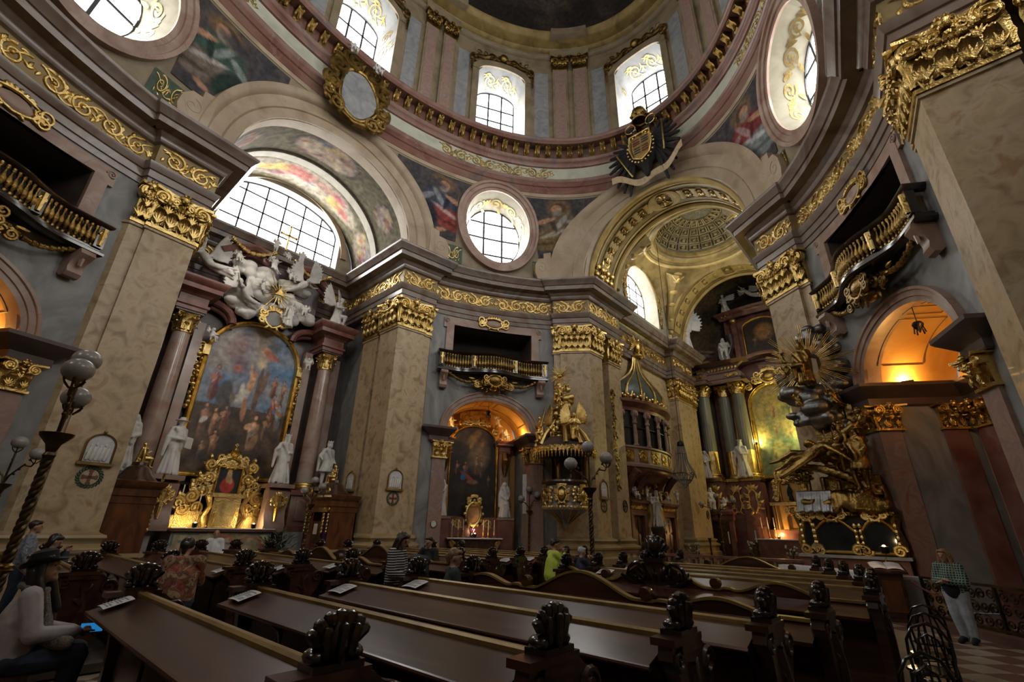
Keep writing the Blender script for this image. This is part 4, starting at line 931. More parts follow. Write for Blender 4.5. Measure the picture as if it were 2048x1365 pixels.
    J = MB(lambda a, n, z: (sx * (15.05 - n), a, z)).jamb(bd, 0, -.55, .97, (0, 17)); ob('lunette_reveal', J, 'white_reveal', wall)
    fr = MB(lambda a, n, z: (sx * (15.05 - n), a, z)); band(fr, arcf(3.3, 16.2, 3.0), arcf(3.62, 16.2, 3.28), [(0, 0), (0, .1), (.6, .14), (1, .14), (1, 0)], 32); ob('lunette_moulding', fr, 'marble_arch', wall)
    w = window({'north': 'large arched lunette window above the altar sculptures', 'south': 'large arched lunette window on the near side'}[side], (sx * 15.6, 0, zl))
    k = .97; t2 = lambda v: 17 + (top(v / k) - 17) * k
    panes(w, lambda a, n, z: (sx * (15.05 + .55 - n), a, z), [W_ * k * x for x in (-1, -.67, -.335, 0, .335, .67, 1)], [17 + (zl - 17) * k, 16.25, 17.15, 18.05, 19.1], lambda v: 17 + (zl - 17) * k, t2, bar=.04, sub=6)
    return wall
walls['north'] = chapel('north'); walls['south'] = chapel('south')

# ------------------------------------------------------------------ dome ring
RA, RB = 9.75, 13.55
def ell_path(a, b, n=120, t0=0, t1=2 * PI): return [(a * math.cos(t0 + (t1 - t0) * i / n), b * math.sin(t0 + (t1 - t0) * i / n)) for i in range(n)]
EP = ell_path(RA, RB)
tr = trim('oval red marble ring with pale frieze and gilt brackets under the drum')
ob('red_band', MB().sweep(EP, [(-.2, 20.5), (.02, 20.5), (.04, 20.72)], closed=True), 'marble_arch', tr)
ob('red_architrave', MB().sweep(EP, [(.04, 20.72), (.06, 20.74), (.06, 21.2), (.12, 21.24), (.12, 21.5), (.2, 21.6), (.22, 21.75), (.03, 21.78)], closed=True), 'marble_red', tr)
ob('ring_frieze', MB().sweep(EP, [(.03, 21.76), (.03, 22.74)], closed=True), 'green_frieze', tr)
ob('ring_cornice', MB().sweep(EP, [(.03, 22.72), (.12, 22.76), (.18, 22.95), (.18, 23.05), (.28, 23.15), (.30, 23.3), (.12, 23.34), (.12, 24.16), (.62, 24.18), (.62, 24.34), (.70, 24.42), (.72, 24.58), (-.9, 24.62)], closed=True), 'marble_red', tr)
mo = MB(); pr = [(0, .8), (.46, .8), (.48, .62), (.40, .5), (.26, .42), (.2, .28), (.22, .1), (.12, 0), (0, 0)]; k = MB().extr(pr, -.15, .15); mo.add([(y, x, z) for x, y, z in k.v], k.f); mo.rib(spiral(0, .62, .1, .02, 0, 1.5, 12), .03, 1, .48); mo.rib([(0, .05), (0, .45)], [.05, .09], 1, .22)
MOD = mesh('modillion', mo)
per = []; acc = 0; fine = ell_path(RA, RB, 1440)
for i in range(1440):
    p, q_ = Vector(fine[i - 1]), Vector(fine[i]); acc += (p - q_).length; per.append(acc)
NM = 104
for i in range(NM):
    t = acc * i / NM; j = next(k for k, v in enumerate(per) if v >= t); a = 2 * PI * j / 1440
    p = Vector((RA * math.cos(a), RB * math.sin(a))); n = Vector((-math.cos(a) / RA, -math.sin(a) / RB)).normalized(); p2 = p + n * .12
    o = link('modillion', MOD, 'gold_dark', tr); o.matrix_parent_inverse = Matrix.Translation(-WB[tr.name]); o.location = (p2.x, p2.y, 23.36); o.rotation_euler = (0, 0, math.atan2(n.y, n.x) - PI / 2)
def ring_map(z_):
    def f(s, n, z): c, si = math.cos(s), math.sin(s); nn = Vector((-c / RA, -si / RB)).normalized(); return (RA * c + nn.x * (n + .03), RB * si + nn.y * (n + .03), z)
    return f
for ph in (R(39), R(-39), R(141), R(180 + 39), ) :
    g = MB(lambda s, n, z: ring_map(0)(ph + s / 12.2, n, z)); rinceau(g, -3.6, 3.6, 21.82, 22.68, .05, 4); ob('ring_scrollwork', g, 'gold_pale', tr)

# ------------------------------------------------------------------ drum
DA, DB = 9.6, 13.4
def drum(ph, n, z):
    c, s = math.cos(ph), math.sin(ph); nn = Vector((-c / DA, -s / DB)).normalized(); return (DA * c + nn.x * n, DB * s + nn.y * n, z)
dw = thing('wall_drum', 'tall oval drum wall of grey and red marble panels between deep windows', 'wall', (0, 0, 24.6), kind='structure', world=True)
def dsd(ph): return math.hypot(DA * math.sin(ph), DB * math.cos(ph))
WC = [0, R(39.3), R(90), R(140.7), R(180), R(219.3), R(270), R(320.7)]
WHW = 1.62
def wtop(x): return 29.75 + .85 * math.sqrt(max(0, 1 - (x / WHW) ** 2))
cols = []
for i in range(8):
    c = WC[i]; h = WHW / dsd(c); nx = WC[(i + 1) % 8] + (2 * PI if i == 7 else 0); hn = WHW / dsd(nx)
    cols += frange(c - h, c + h, 12) + frange(c + h, nx - hn, 8)
cols = sorted(set(round(x, 6) for x in cols))
def dfn(ph):
    for c in WC + [2 * PI]:
        h = WHW / dsd(c)
        if abs(ph - c) < h: return [(24.5, 24.9), (wtop((ph - c) * dsd(c)), 34.4)]
    return [(24.5, 34.4)]
ob('drum_face', MB(drum).strip(cols, dfn), 'drum_stone', dw)
WL = ['drum window above the clock cartouche over the left chapel', 'drum window left of the heraldic eagle', 'drum window directly above the black eagle']
for i, c in enumerate(WC):
    k = 1 / dsd(c); m = (lambda c, k: lambda s, n, z: drum(c + s * k, n, z))(c, k)
    bd = [(-WHW, 24.9), (-WHW, 29.75)] + [(WHW * math.cos(PI - PI * j / 16), 29.75 + .85 * math.sin(PI * j / 16)) for j in range(1, 16)] + [(WHW, 29.75), (WHW, 24.9), (-WHW, 24.9)]
    vis = i in (1, 2, 3, 4, 5)
    def mdeep(c, k):
        # straight-walled reveal behind the oval face
        p0 = Vector(drum(c, 0, 0)); t = Vector((-DA * math.sin(c), DB * math.cos(c), 0)).normalized(); nn = Vector((-math.cos(c) / DA, -math.sin(c) / DB, 0)).normalized()
        return lambda s, n, z: (lambda a, b: (a[0] + (b[0] - a[0]) * min(1, max(0, -n / .5)), a[1] + (b[1] - a[1]) * min(1, max(0, -n / .5)), z))(drum(c + s * k, n, z), p0 + t * s + nn * n)
    md = mdeep(c, k)
    side = MB(md).jamb(bd, 0, -1.7, .84, (0, 27.6)); ob('window_reveal', side, 'white_reveal', dw)
    fr = MB(m)
    for s in (-1, 1): fr.box(s * WHW, s * (WHW + .42), -.02, .12, 24.6, 29.8)
    band(fr, arcf(WHW, 29.75, .85), arcf(WHW + .42, 29.75, 1.3), [(0, 0), (0, .12), (.5, .16), (1, .16), (1, 0)], 16); ob('window_frame', fr, 'drum_stone', dw)
    if vis:
        g = MB(m)
        for s in (-1, 1):
            g.rib([(s * x, z) for x, z in ((.2, 31.2), (.8, 31.35), (1.3, 31.0), (1.9, 30.9))], [.1, .14, .12, .08], 1, .15); g.rib([(s * x, z) for x, z in spiral(1.95, 30.65, .3, .05, PI / 2, -1.5, 18)], .09, 1, .15)
            g.rib([(s * x, z) for x, z in spiral(.75, 31.25, .26, .05, 0, 1.5, 18)], .08, 1, .18)
            for j in range(5): g.ell((s * 2.15, .2, 30.2 - .2 * j), (.12 - .012 * j, .08, .12), 6, 4)
            for j in range(4): leaflet(g, s * (.3 + .4 * j), 31.3, PI / 2 - s * .4 * j, .4, .1, .3 * s, .15)
        g.ell((0, .3, 31.35), (.3, .2, .3), 10, 6); ob('window_crest', g, 'gold_dark', dw)
        h = MB(md)
        for sd in (-1, 1):
            h.mp = (lambda sd: lambda a, n, z: md(sd * (WHW * (1 - .16 * a / 1.7) - .03) , -a, z))(sd); rinceau(h, .25, 1.5, 27.0, 28.4, .04); rinceau(h, .4, 1.35, 28.4, 29.4, .035); 
        h.mp = lambda a, n, z: md(a * (1 - .16 * z / 1.7), -z, 27.6 + (wtop(a) - .05 - 27.6) * (1 - .16 * z / 1.7)); rinceau(h, -1.2, -.1, .2, 1.5, .04); rinceau(h, .1, 1.2, .2, 1.5, .04); ob('reveal_scrollwork', h, 'gold_pale', dw)
    lab = {0: 'drum window on the near side above the nave', 1: 'drum window at the extreme right', 2: 'drum window directly above the black heraldic eagle', 3: 'middle drum window between the mirror cartouche and the eagle', 4: 'drum window above the mirror cartouche', 5: 'drum window at the upper left', 6: 'drum window at the entrance end', 7: 'drum window behind the near bay'}[i]
    w = window(lab, drum(c, -1.7, 25.3)); kk = .84; cz = 27.6
    hi = lambda s: cz + (wtop(s / kk) - cz) * kk; zl = cz + (24.9 - cz) * kk
    panes(w, (lambda md: lambda s, n, z: md(s, -1.7 + n, z))(md), [WHW * kk * x for x in (-1, -.34, .34, 1)], [zl, 26.5, 27.6, 28.7, 30.3], lambda s: zl, hi, 'daylight', .055, sub=6)
# panels and paired pilasters of the drum
def pan(c0, c1, z0, z1, m, name, nn=.03):
    mb = MB(drum).grid(lambda u, v: (c0 + (c1 - c0) * u, nn, z0 + (z1 - z0) * v), 4, 4); mb.add([(c0, 0, z0), (c0, nn, z0), (c0, nn, z1), (c0, 0, z1), (c1, 0, z0), (c1, nn, z0), (c1, nn, z1), (c1, 0, z1)], [(0, 1, 2, 3), (4, 5, 6, 7)]); ob(name, mb, m, dw)
for i in range(8):
    a = WC[i]; b = WC[(i + 1) % 8] + (2 * PI if i == 7 else 0); e0 = a + 2.2 / dsd(a); e1 = b - 2.2 / dsd(b); d = e1 - e0
    pan(e0 + .02 * d, e0 + .20 * d, 25.0, 31.0, 'marble_grey_pale', 'grey_panel', .02); pan(e1 - .20 * d, e1 - .02 * d, 25.0, 31.0, 'marble_grey_pale', 'grey_panel', .02)
    for k in (.26, .54):
        c0, c1 = e0 + k * d, e0 + (k + .2) * d
        p = MB(drum).grid(lambda u, v: (c0 + (c1 - c0) * u, .16, 24.62 + 6.7 * v), 3, 4); p.add([(c0, 0, 24.62), (c0, .16, 24.62), (c0, .16, 31.3), (c0, 0, 31.3), (c1, 0, 24.62), (c1, .16, 24.62), (c1, .16, 31.3), (c1, 0, 31.3)], [(0, 1, 2, 3), (4, 5, 6, 7)]); ob('drum_pilaster', p, 'drum_stone', dw)
        pan(c0 + .13 * (c1 - c0), c1 - .13 * (c1 - c0), 25.0, 31.2, 'marble_redpanel', 'red_panel', .18)
        if i in (1, 2, 3, 4, 5):
            P = drum(c0, .16, 0); Q = drum(c1, .16, 0); put_cap(P, Q, 31.3, 1.0, dw, 'gold_dark', 1)
    pm = MB(drum)
    for u0, u1 in zip(frange(e0 + .22 * d, e0 + .78 * d, 6), frange(e0 + .22 * d, e0 + .78 * d, 6)[1:]): pm.box(u0, u1, -.1, .36, 32.3, 32.66); pm.box(u0, u1, -.1, .3, 32.66, 33.1); pm.box(u0, u1, -.1, 1.3, 33.3, 33.88)
    ob('entablature_block', pm, 'drum_stone', dw)
DP = ell_path(DA, DB)
tr2 = trim('ochre stone cornice at the foot of the painted dome')
ob('drum_architrave', MB().sweep(DP, [(0, 32.3), (.12, 32.34), (.12, 32.52), (.2, 32.6), (.2, 32.66), (.05, 32.68), (.05, 33.0)], closed=True), 'drum_stone', tr2)
ob('drum_cornice', MB().sweep(DP, [(.05, 33.0), (.2, 33.05), (.3, 33.2), (.6, 33.25), (.85, 33.3), (.85, 33.46), (1.0, 33.6), (1.1, 33.74), (1.1, 33.86), (.6, 33.94), (.6, 34.1)], closed=True), 'ochre_vault', tr2)
dm = MB().grid(lambda u, v: ((DA - .6) * math.cos(2 * PI * u) * math.cos(v * PI / 2), (DB - .6) * math.sin(2 * PI * u) * math.cos(v * PI / 2), 34.0 + 8.5 * math.sin(v * PI / 2)), 96, 20, True)
ceil = thing('ceiling', 'painted oval dome, dark with clouds and figures', 'ceiling', (0, 0, 34), kind='structure', world=True)
o = ob('dome_shell', dm, 'fresco', ceil)
paint(o, lambda co: lerp((.022, .017, .015), (.13, .095, .075), max(0, noise.noise((co.x * .55, co.y * .5, co.z * .5)) * .9 + noise.noise((co.x * 1.7, co.y * 1.7, co.z * 1.7)) * .5)))
# ------------------------------------------------------------------ choir (east) and entrance arm (west)
we = thing('wall_east', 'choir walls and gilded apse behind the high altar', 'wall', (0, 27, 0), kind='structure', world=True)
for s in (-1, 1):
    ob('choir_side_wall', MB().add([(s * 5.28, 13.6, 0), (s * 5.28, 28.2, 0), (s * 5.28, 28.2, 12.3), (s * 5.28, 13.6, 12.3)], [(0, 1, 2, 3)]), 'marble_beige', we)
big_arch(we, 'e', 1, EC, EH, 5.75, 6.1)
def barrel(v0, v1, w, h, n=48): return lambda u, v: (w * math.cos(PI * u), v0 + (v1 - v0) * v, 15 + h * math.sin(PI * u))
ob('arch_soffit', MB().grid(barrel(13.3, 16.3, EC, EH), 48, 2), 'ochre_vault', we)
ob('arch_foot', MB().add([(-EC, 12.9, 14.8), (-EC, 16.3, 14.8), (-EC, 16.3, 15), (-EC, 12.9, 15), (EC, 12.9, 14.8), (EC, 16.3, 14.8), (EC, 16.3, 15), (EC, 12.9, 15)], [(0, 1, 2, 3), (4, 5, 6, 7)]), 'ochre_vault', we)
for v0, w_, h_ in ((13.35, EC, EH), (15.95, EC, EH)):
    rp = MB().tube([((w_ - .06) * math.cos(PI * i / 60), v0, 15 + (h_ - .06) * math.sin(PI * i / 60)) for i in range(61)], .16, 8); ob('gilt_rope_band', rp, 'ochre_light', we)
    for j in range(2):
        b = MB().grid(lambda u, v: ((w_ - .03) * math.cos(PI * u), v0 + (.3 if v0 < 14 else -.3) * (j + .6) * .9 + .16 * v, 15 + (h_ - .03) * math.sin(PI * u)), 48, 1); ob('gilt_band', b, 'gold_dark' if j == 0 else 'ochre_light', we)
def soff(w_, h_, vc, vs=1.0): return lambda s, n, z: ((w_ - n) * math.cos(s), vc + z, 15 + (h_ - n) * math.sin(s))
for k in range(17):
    t = R(16 + 148 * k / 16); F_ = soff(EC - .02, EH - .02, 14.65)
    mb = MB(F_); big = k == 8
    hw, hz = (.17, .72) if big else (.085, .42)
    if big:
        mb.tube([(t + hw * math.cos(a), .02, hz * math.sin(a)) for a in frange(0, 2 * PI, 24)], .05, 6); mb.tube([(t + hw * .7 * math.cos(a), .02, hz * .7 * math.sin(a)) for a in frange(0, 2 * PI, 24)], .03, 6)
    else:
        if abs(k - 8) < 2: continue
        mb.tube([(t + x * hw, .02, z * hz) for x, z in ((-1, -1), (1, -1), (1, 1), (-1, 1), (-1, -1))], .04, 4)
    ob('coffer_frame', mb, 'ochre_light', we)
    g = MB(F_)
    for j in range(8): leaflet(g, t, 0, j * PI / 4, 0.05, .012, 0, .03) if False else g.rib([(t + .02 * math.cos(j * PI / 4) * (1.6 if big else 1), .12 * math.sin(j * PI / 4) * (1.6 if big else 1)), (t + .05 * math.cos(j * PI / 4) * (1.8 if big else 1), .26 * math.sin(j * PI / 4) * (1.8 if big else 1))], [.02, .035], 1, .03)
    g.ell((t, .06, 0), (.02, .05, .1), 8, 5); ob('coffer_rosette', g, 'gold_dark', we)
g = MB(soff(EC - .02, EH - .02, 14.65)); 
for t0 in (.08, PI - .30): rinceau(g, t0 * 1, t0 + .22, -.95, .95, .05)
for t in (.2, .3, 2.84, 2.94):
    for z in (-.8, -.3, .3, .8): g.ell((t, .1, z), (.035, .14, .2), 8, 5)
ob('arch_scrollwork', g, 'gold', we)
# choir crossing vault
VC, UH, VH, ZC, RS = 20.35, 4.4, 4.05, 15.2, 6.02
def sph(x, y): return ZC + math.sqrt(max(.01, RS * RS - x * x - y * y))
mb = MB(); n = 44
def vfn(u, v):
    x = -UH + 2 * UH * u; y = -VH + 2 * VH * v; return (x, VC + y, sph(x, y))
vs = [vfn(i / n, j / n) for i in range(n + 1) for j in range(n + 1)]; fs = []
for i in range(n):
    for j in range(n):
        x = -UH + 2 * UH * (i + .5) / n; y = -VH + 2 * VH * (j + .5) / n
        if math.hypot(x, y) > 2.95: fs.append((i * (n + 1) + j, (i + 1) * (n + 1) + j, (i + 1) * (n + 1) + j + 1, i * (n + 1) + j + 1))
mb.add(vs, fs); ob('choir_vault', mb, 'ochre_vault', we)
z0 = sph(3.05, 0)
ob('vault_ring', MB().lathe([(3.35, z0 - .22), (3.2, z0 - .3), (3.0, z0 - .25), (2.9, z0 - .1), (2.95, z0), (2.8, z0 + .05), (2.8, z0 + .3)], (0, VC, 0), 64), 'ochre_vault', we)
ob('vault_ring', MB().lathe([(3.75, z0 - .5), (3.62, z0 - .48), (3.55, z0 - .38)], (0, VC, 0), 64), 'ochre_light', we)
cd_ = lambda r: z0 + .3 + 1.7 * math.sqrt(max(0, 1 - (r / 2.85) ** 2))
ob('coffered_dome', MB().lathe([(2.85 * math.cos(t), z0 + .3 + 1.7 * math.sin(t)) for t in frange(0, PI / 2, 12)], (0, VC, 0), 60), 'olive_vault', we)
for r in range(4):
    t0, t1 = R(8 + 16 * r), R(8 + 16 * (r + 1) - 4)
    for k in range(20):
        a0, a1 = 2 * PI * (k + .12) / 20, 2 * PI * (k + .88) / 20
        P = [(a0, t0), (a1, t0), (a1, t1), (a0, t1), (a0, t0)]
        fr = MB().tube([(2.8 * math.cos(t) * math.cos(a), VC + 2.8 * math.cos(t) * math.sin(a), z0 + .28 + 1.66 * math.sin(t)) for a, t in P], .05, 4); am, tm = (a0 + a1) / 2, (t0 + t1) / 2
        fr.ell((2.78 * math.cos(tm) * math.cos(am), VC + 2.78 * math.cos(tm) * math.sin(am), z0 + .28 + 1.64 * math.sin(tm)), .1 * math.cos(tm) + .02, 6, 4)
        ob('dome_coffer', fr, 'ochre_vault', we)
# pendentive consoles
for sx in (-1, 1):
    for sy in (-1, 1):
        g = MB(); A = Vector((sx * 4.2, VC + sy * 3.85, 15.3)); 
        pts = [(sx * r_ * .735, VC + sy * r_ * .68) for r_ in (5.95, 5.75, 5.3, 4.8, 4.3, 3.9)]
        g.tube([(x, y, sph(x, y - VC) - .15) for x, y in pts], [.28, .34, .22, .3, .55, .75], 8); ob('vault_console', g, 'ochre_vault', we)
        g = MB()
        for j, (x, y) in enumerate(pts): g.ell((x * .97, VC + (y - VC) * .97, sph(x, y - VC) - .42), (.14 + .05 * j, .14 + .05 * j, .16), 8, 5)
        for j in range(7): a = j * .9; x, y = pts[4]; g.cap((x * .9, VC + (y - VC) * .9, sph(x, y - VC) - .45), (x * .9 + .5 * math.cos(a), VC + (y - VC) * .9 + .5 * math.sin(a), sph(x, y - VC) - .3 + .25 * math.sin(a * 2)), .12, .05, 6)
        ob('console_shell', g, 'ochre_light', we)
# lunettes of the choir with windows
for sx in (-1, 1):
    m = lambda s, n, z: (sx * (4.45 - n), VC + s, z)
    WW, zl, zs = 2.3, 15.35, 17.6
    top = lambda s: zs + 1.75 * math.sqrt(max(0, 1 - (s / WW) ** 2)); vt = lambda s: sph(4.4, s) + .02
    ob('choir_lunette', MB(m).strip(sorted(set(frange(-VH, -WW, 6) + frange(-WW, WW, 24) + frange(WW, VH, 6))), lambda s: [(14.8, zl), (min(top(s), vt(s)), vt(s))] if abs(s) < WW else [(14.8, vt(s))]), 'cream', we)
    bd = [(-WW, zl), (-WW, zs)] + [(WW * math.cos(PI - PI * i / 20), zs + 1.75 * math.sin(PI * i / 20)) for i in range(1, 20)] + [(WW, zs), (WW, zl), (-WW, zl)]
    ob('choir_window_reveal', MB(m).jamb(bd, 0, -1.0, .93, (0, 17)), 'cream', we)
    fr = MB(m); band(fr, arcf(WW, 17.0, 2.35), arcf(WW + .7, 17.0, 2.5), [(0, 0), (.1, .08), (.9, .08), (1, .14), (1, 0)], 24); ob('lunette_band', fr, 'ochre_vault', we)
    g = MB(m)
    for s0 in (-1, 1): g.mp = (lambda s0: lambda a, n, z: m(s0 * (WW + .1 + z), .08 + n, 15.6 + a))(s0); rinceau(g, 0, 2.4, 0, .5, .04)
    ob('lunette_scrollwork', g, 'gold_pale', we)
    w = window('arched choir window lighting the vault behind the oratory' if sx < 0 else 'arched choir window on the hidden right side', (sx * 5.45, VC, zl)); kk = .93
    panes(w, lambda s, n, z: (sx * (5.45 - n), VC + s, z), [WW * kk * x for x in (-1, -.5, 0, .5, 1)], [17 + (zl - 17) * kk, 16.4, 17.3, 18.2, 19.4], lambda s: 17 + (zl - 17) * kk, lambda s: 17 + (top(s / kk) - 17) * kk, bar=.045)
# second arch and apse
ob('apse_arch_soffit', MB().grid(barrel(24.35, 27.0, 4.5, 5.1), 48, 2), 'ochre_vault', we)
ob('apse_arch_face', MB().grid(lambda u, v: ((4.5 + .9 * v) * math.cos(PI * u), 24.36, 15 + (5.1 + .6 * v) * math.sin(PI * u)), 48, 1), 'ochre_vault', we)
for v0 in (24.4, 26.9):
    ob('gilt_rope_band', MB().tube([(4.45 * math.cos(PI * i / 50), v0, 15 + 5.05 * math.sin(PI * i / 50)) for i in range(51)], .13, 6), 'ochre_light', we)
for k in range(13):
    t = R(20 + 140 * k / 12); F_ = soff(4.48, 5.08, 25.65); mb = MB(F_); big = k == 6; hw, hz = (.2, .8) if big else (.08, .5)
    mb.tube([(t + hw * math.cos(a), .02, hz * math.sin(a)) for a in frange(0, 2 * PI, 20)] if big else [(t + x * hw, .02, z * hz) for x, z in ((-1, -1), (1, -1), (1, 1), (-1, 1), (-1, -1))], .05, 4); mb.ell((t, .05, 0), (.035, .06, .2), 8, 5); ob('coffer_frame', mb, 'ochre_light', we)
AV = 27.6; AR = 6.3
ob('apse_wall', MB().grid(lambda u, v: (AR * math.cos(PI * u), AV + AR * math.sin(PI * u) * 1.05, 16.2 * v), 40, 6), 'marble_dark', we)
ob('apse_return', MB().add([(-AR, AV, 0), (-4.85, AV, 0), (-4.85, AV, 16.2), (-AR, AV, 16.2), (AR, AV, 0), (4.85, AV, 0), (4.85, AV, 16.2), (AR, AV, 16.2)], [(0, 1, 2, 3), (4, 5, 6, 7)]), 'marble_dark', we)
sd = MB().grid(lambda u, v: (AR * math.cos(PI * u) * math.cos(v * PI / 2), AV + 1.05 * AR * math.sin(PI * u) * math.cos(v * PI / 2), 16.2 + 5.8 * math.sin(v * PI / 2)), 40, 12)
o = ob('apse_semidome', sd, 'fresco', we); paint(o, lambda co: lerp((.03, .024, .016), (.13, .085, .045), max(0, .3 + noise.noise((co.x * .7, co.y * .7, co.z * .7)))))
ob('apse_cornice', MB().lathe([(AR - .0, 15.8), (AR - .25, 15.9), (AR - .3, 16.1), (AR - .5, 16.2), (AR - .5, 16.4), (AR, 16.45)], (0, AV, 0), 40, 0, PI, 1, 1.05), 'marble_cornice', we)
# front wall above the apse opening (between barrel and semidome)
ob('apse_spandrel', MB(lambda a, n, z: (a, 27.0 + n, z)).strip(frange(-AR, AR, 40), lambda s: [(15 + 5.1 * math.sqrt(max(0, 1 - (s / 4.5) ** 2)) if abs(s) < 4.5 else 14.8, 22.3)]), 'ochre_vault', we)
# doors of the choir
dn = 0
for v0, v1, lab in ((17.7, 18.95, 'dark wooden choir door just right of the pulpit pillar'), (21.75, 23.0, 'dark wooden choir door right of the white cherubs')):
    dn += 1; t = thing('door_%d' % dn, lab, 'door', (-5.2, (v0 + v1) / 2, 0), kind='structure', world=True)
    ob('door_leaf', MB().box(-5.27, -5.2, v0, v1, 0, 2.62), 'wood_confessional', t)
    f = MB()
    for i in range(2):
        for j in range(3): f.box(-5.2, -5.16, v0 + .12 + .56 * i, v0 + .56 + .56 * i, .15 + .82 * j, .85 + .82 * j)
    ob('door_panel', f, 'wood_dark', t)
    m_ = MB().box(-5.25, -5.02, v0 - .3, v0, 0, 2.7); m_.box(-5.25, -5.02, v1, v1 + .3, 0, 2.7); m_.box(-5.25, -5.0, v0 - .35, v1 + .35, 2.65, 2.95); ob('door_frame', m_, 'altar_red', t)
    m_ = MB().box(-5.25, -4.8, v0 - .5, v1 + .5, 3.3, 3.42); m_.box(-5.25, -4.9, v0 - .42, v1 + .42, 3.18, 3.3); m_.box(-5.25, -4.98, v0 - .35, v1 + .35, 2.95, 3.18); ob('door_cornice', m_, 'altar_red', t)
    g = MB(lambda s, n, z: (-4.98 + n, v0 + s, z)); rinceau(g, -.3, 1.5, 2.97, 3.17, .03); ob('door_frieze_gilding', g, 'gold', t)
# west arm
ww = thing('wall_west', 'entrance end wall with organ arch on the near side', 'wall', (0, -20.4, 0), kind='structure', world=True)
for s in (-1, 1): ob('west_side_wall', MB().add([(s * 4.8, -13, 0), (s * 4.8, -20.5, 0), (s * 4.8, -20.5, 15), (s * 4.8, -13, 15)], [(0, 1, 2, 3)]), 'marble_grey', ww)
ob('west_end_wall', MB().add([(-5, -20.4, 0), (5, -20.4, 0), (5, -20.4, 21), (-5, -20.4, 21)], [(0, 1, 2, 3)]), 'marble_grey', ww)
ob('west_vault', MB().grid(lambda u, v: (EC * math.cos(PI * u), -13.2 - 7.4 * v, 15 + EH * math.sin(PI * u)), 32, 2), 'ochre_vault', ww)
big_arch(ww, 'e', -1, EC, EH, 5.75, 6.1)
w = window('tall arched window over the entrance', (0, -20.3, 14))
panes(w, lambda s, n, z: (s, -20.3 + n, z), [-1.8, -.6, .6, 1.8], [13, 14.5, 16, 17.5, 18.8], lambda s: 13, lambda s: 17.4 + 1.4 * math.sqrt(max(0, 1 - (s / 1.8) ** 2)), bar=.03)

# ------------------------------------------------------------------ floor
fl = thing('floor', 'red and pale stone tiled floor of the nave', 'floor', (0, 0, 0), kind='structure')
ob('floor_slab', MB().box(-16, 16, -21, 36, -.3, -.008), 'tile_red', fl)
TP = MB().box(-.248, .248, -.248, .248, -.02, 0); TM = {k: mesh('floor_tile', TP) for k in ('tile_red', 'tile_pale')}
cnt = 0
def tile_at(i, j):
    # diagonal lattice
    x = 8.4 + (i - j) * .3536; y = 3.2 + (i + j) * .3536; return x, y
near = []
for i in range(-24, 25):
    for j in range(-24, 25):
        x, y = tile_at(i, j)
        if 6.5 < x < 9.0 and -3.2 < y < 9.0: near.append(((x - 8) ** 2 + (y - 3) ** 2, i, j, x, y))
near.sort()
for _, i, j, x, y in near[:290]:
    m = 'tile_red' if (i + 3 * (j % 2)) % 2 else 'tile_pale'
    o = link('floor_tile', TM[m], m, fl); o.location = (x, y, 0); o.rotation_euler = (0, 0, PI / 4)
rest = MB()
for i in range(-60, 61):
    for j in range(-60, 61):
        x, y = tile_at(i, j)
        if abs(x) < 15 and -20 < y < 35 and (i + 3 * (j % 2)) % 2 == 0 and not any(n[1] == i and n[2] == j for n in near[:290]) and (x * x / 90 + y * y / 180) < 1.2:
            c = .2475 * 1.41421; rest.add([(x - c, y, -.004), (x, y - c, -.004), (x + c, y, -.004), (x, y + c, -.004)], [(0, 1, 2, 3)])
o = ob('far_tiles', rest, 'tile_pale', fl); o['kind'] = 'stuff'
ORD = ('first', 'second', 'third', 'fourth', 'fifth', 'sixth')
LM = {}
def place(key, name, label, cat, loc, rz=0.0, m='statue_white', sc_=1.0, group=None, tilt=(0, 0)):
    if (key, m) not in LM:
        me = LIB[key].copy(); me.materials.clear(); me.materials.append(MT[m]); LM[(key, m)] = me
    o = bpy.data.objects.new(name, LM[(key, m)]); C.objects.link(o); o.location = loc; o.rotation_euler = (tilt[0], tilt[1], rz); o.scale = (sc_,) * 3
    return tag(o, label, cat, group)
def picture(parent, mp, w, z0, zs, zc, cv, m='oil_paint', name='canvas', nx=56, nz=96):
    # painted canvas with arched top: half width w, bottom z0, shoulder zs, crown zc
    top = lambda s: zs + (zc - zs) * math.sqrt(max(0, 1 - (s / w) ** 2)); mb = MB(mp)
    mb.grid(lambda u, v: ((-w + 2 * w * u), 0, z0 + (top(-w + 2 * w * u) - z0) * v), nx, nz)
    me = mesh(name, mb); ca = me.color_attributes.new('paint', 'FLOAT_COLOR', 'POINT'); buf = []
    for i in range(nx + 1):
        s = -w + 2 * w * i / nx
        for j in range(nz + 1): buf += [*cv(i / nx, (z0 + (top(s) - z0) * j / nz - z0) / (zc - z0)), 1.0]
    ca.data.foreach_set('color', buf); return link(name, me, m, parent)
def frame_path(w, z0, zs, zc, n=20): return [(-w, z0), (-w, zs)] + [(w * math.cos(PI - PI * i / n), zs + (zc - zs) * math.sin(PI * i / n)) for i in range(1, n)] + [(w, zs), (w, z0), (-w, z0)]
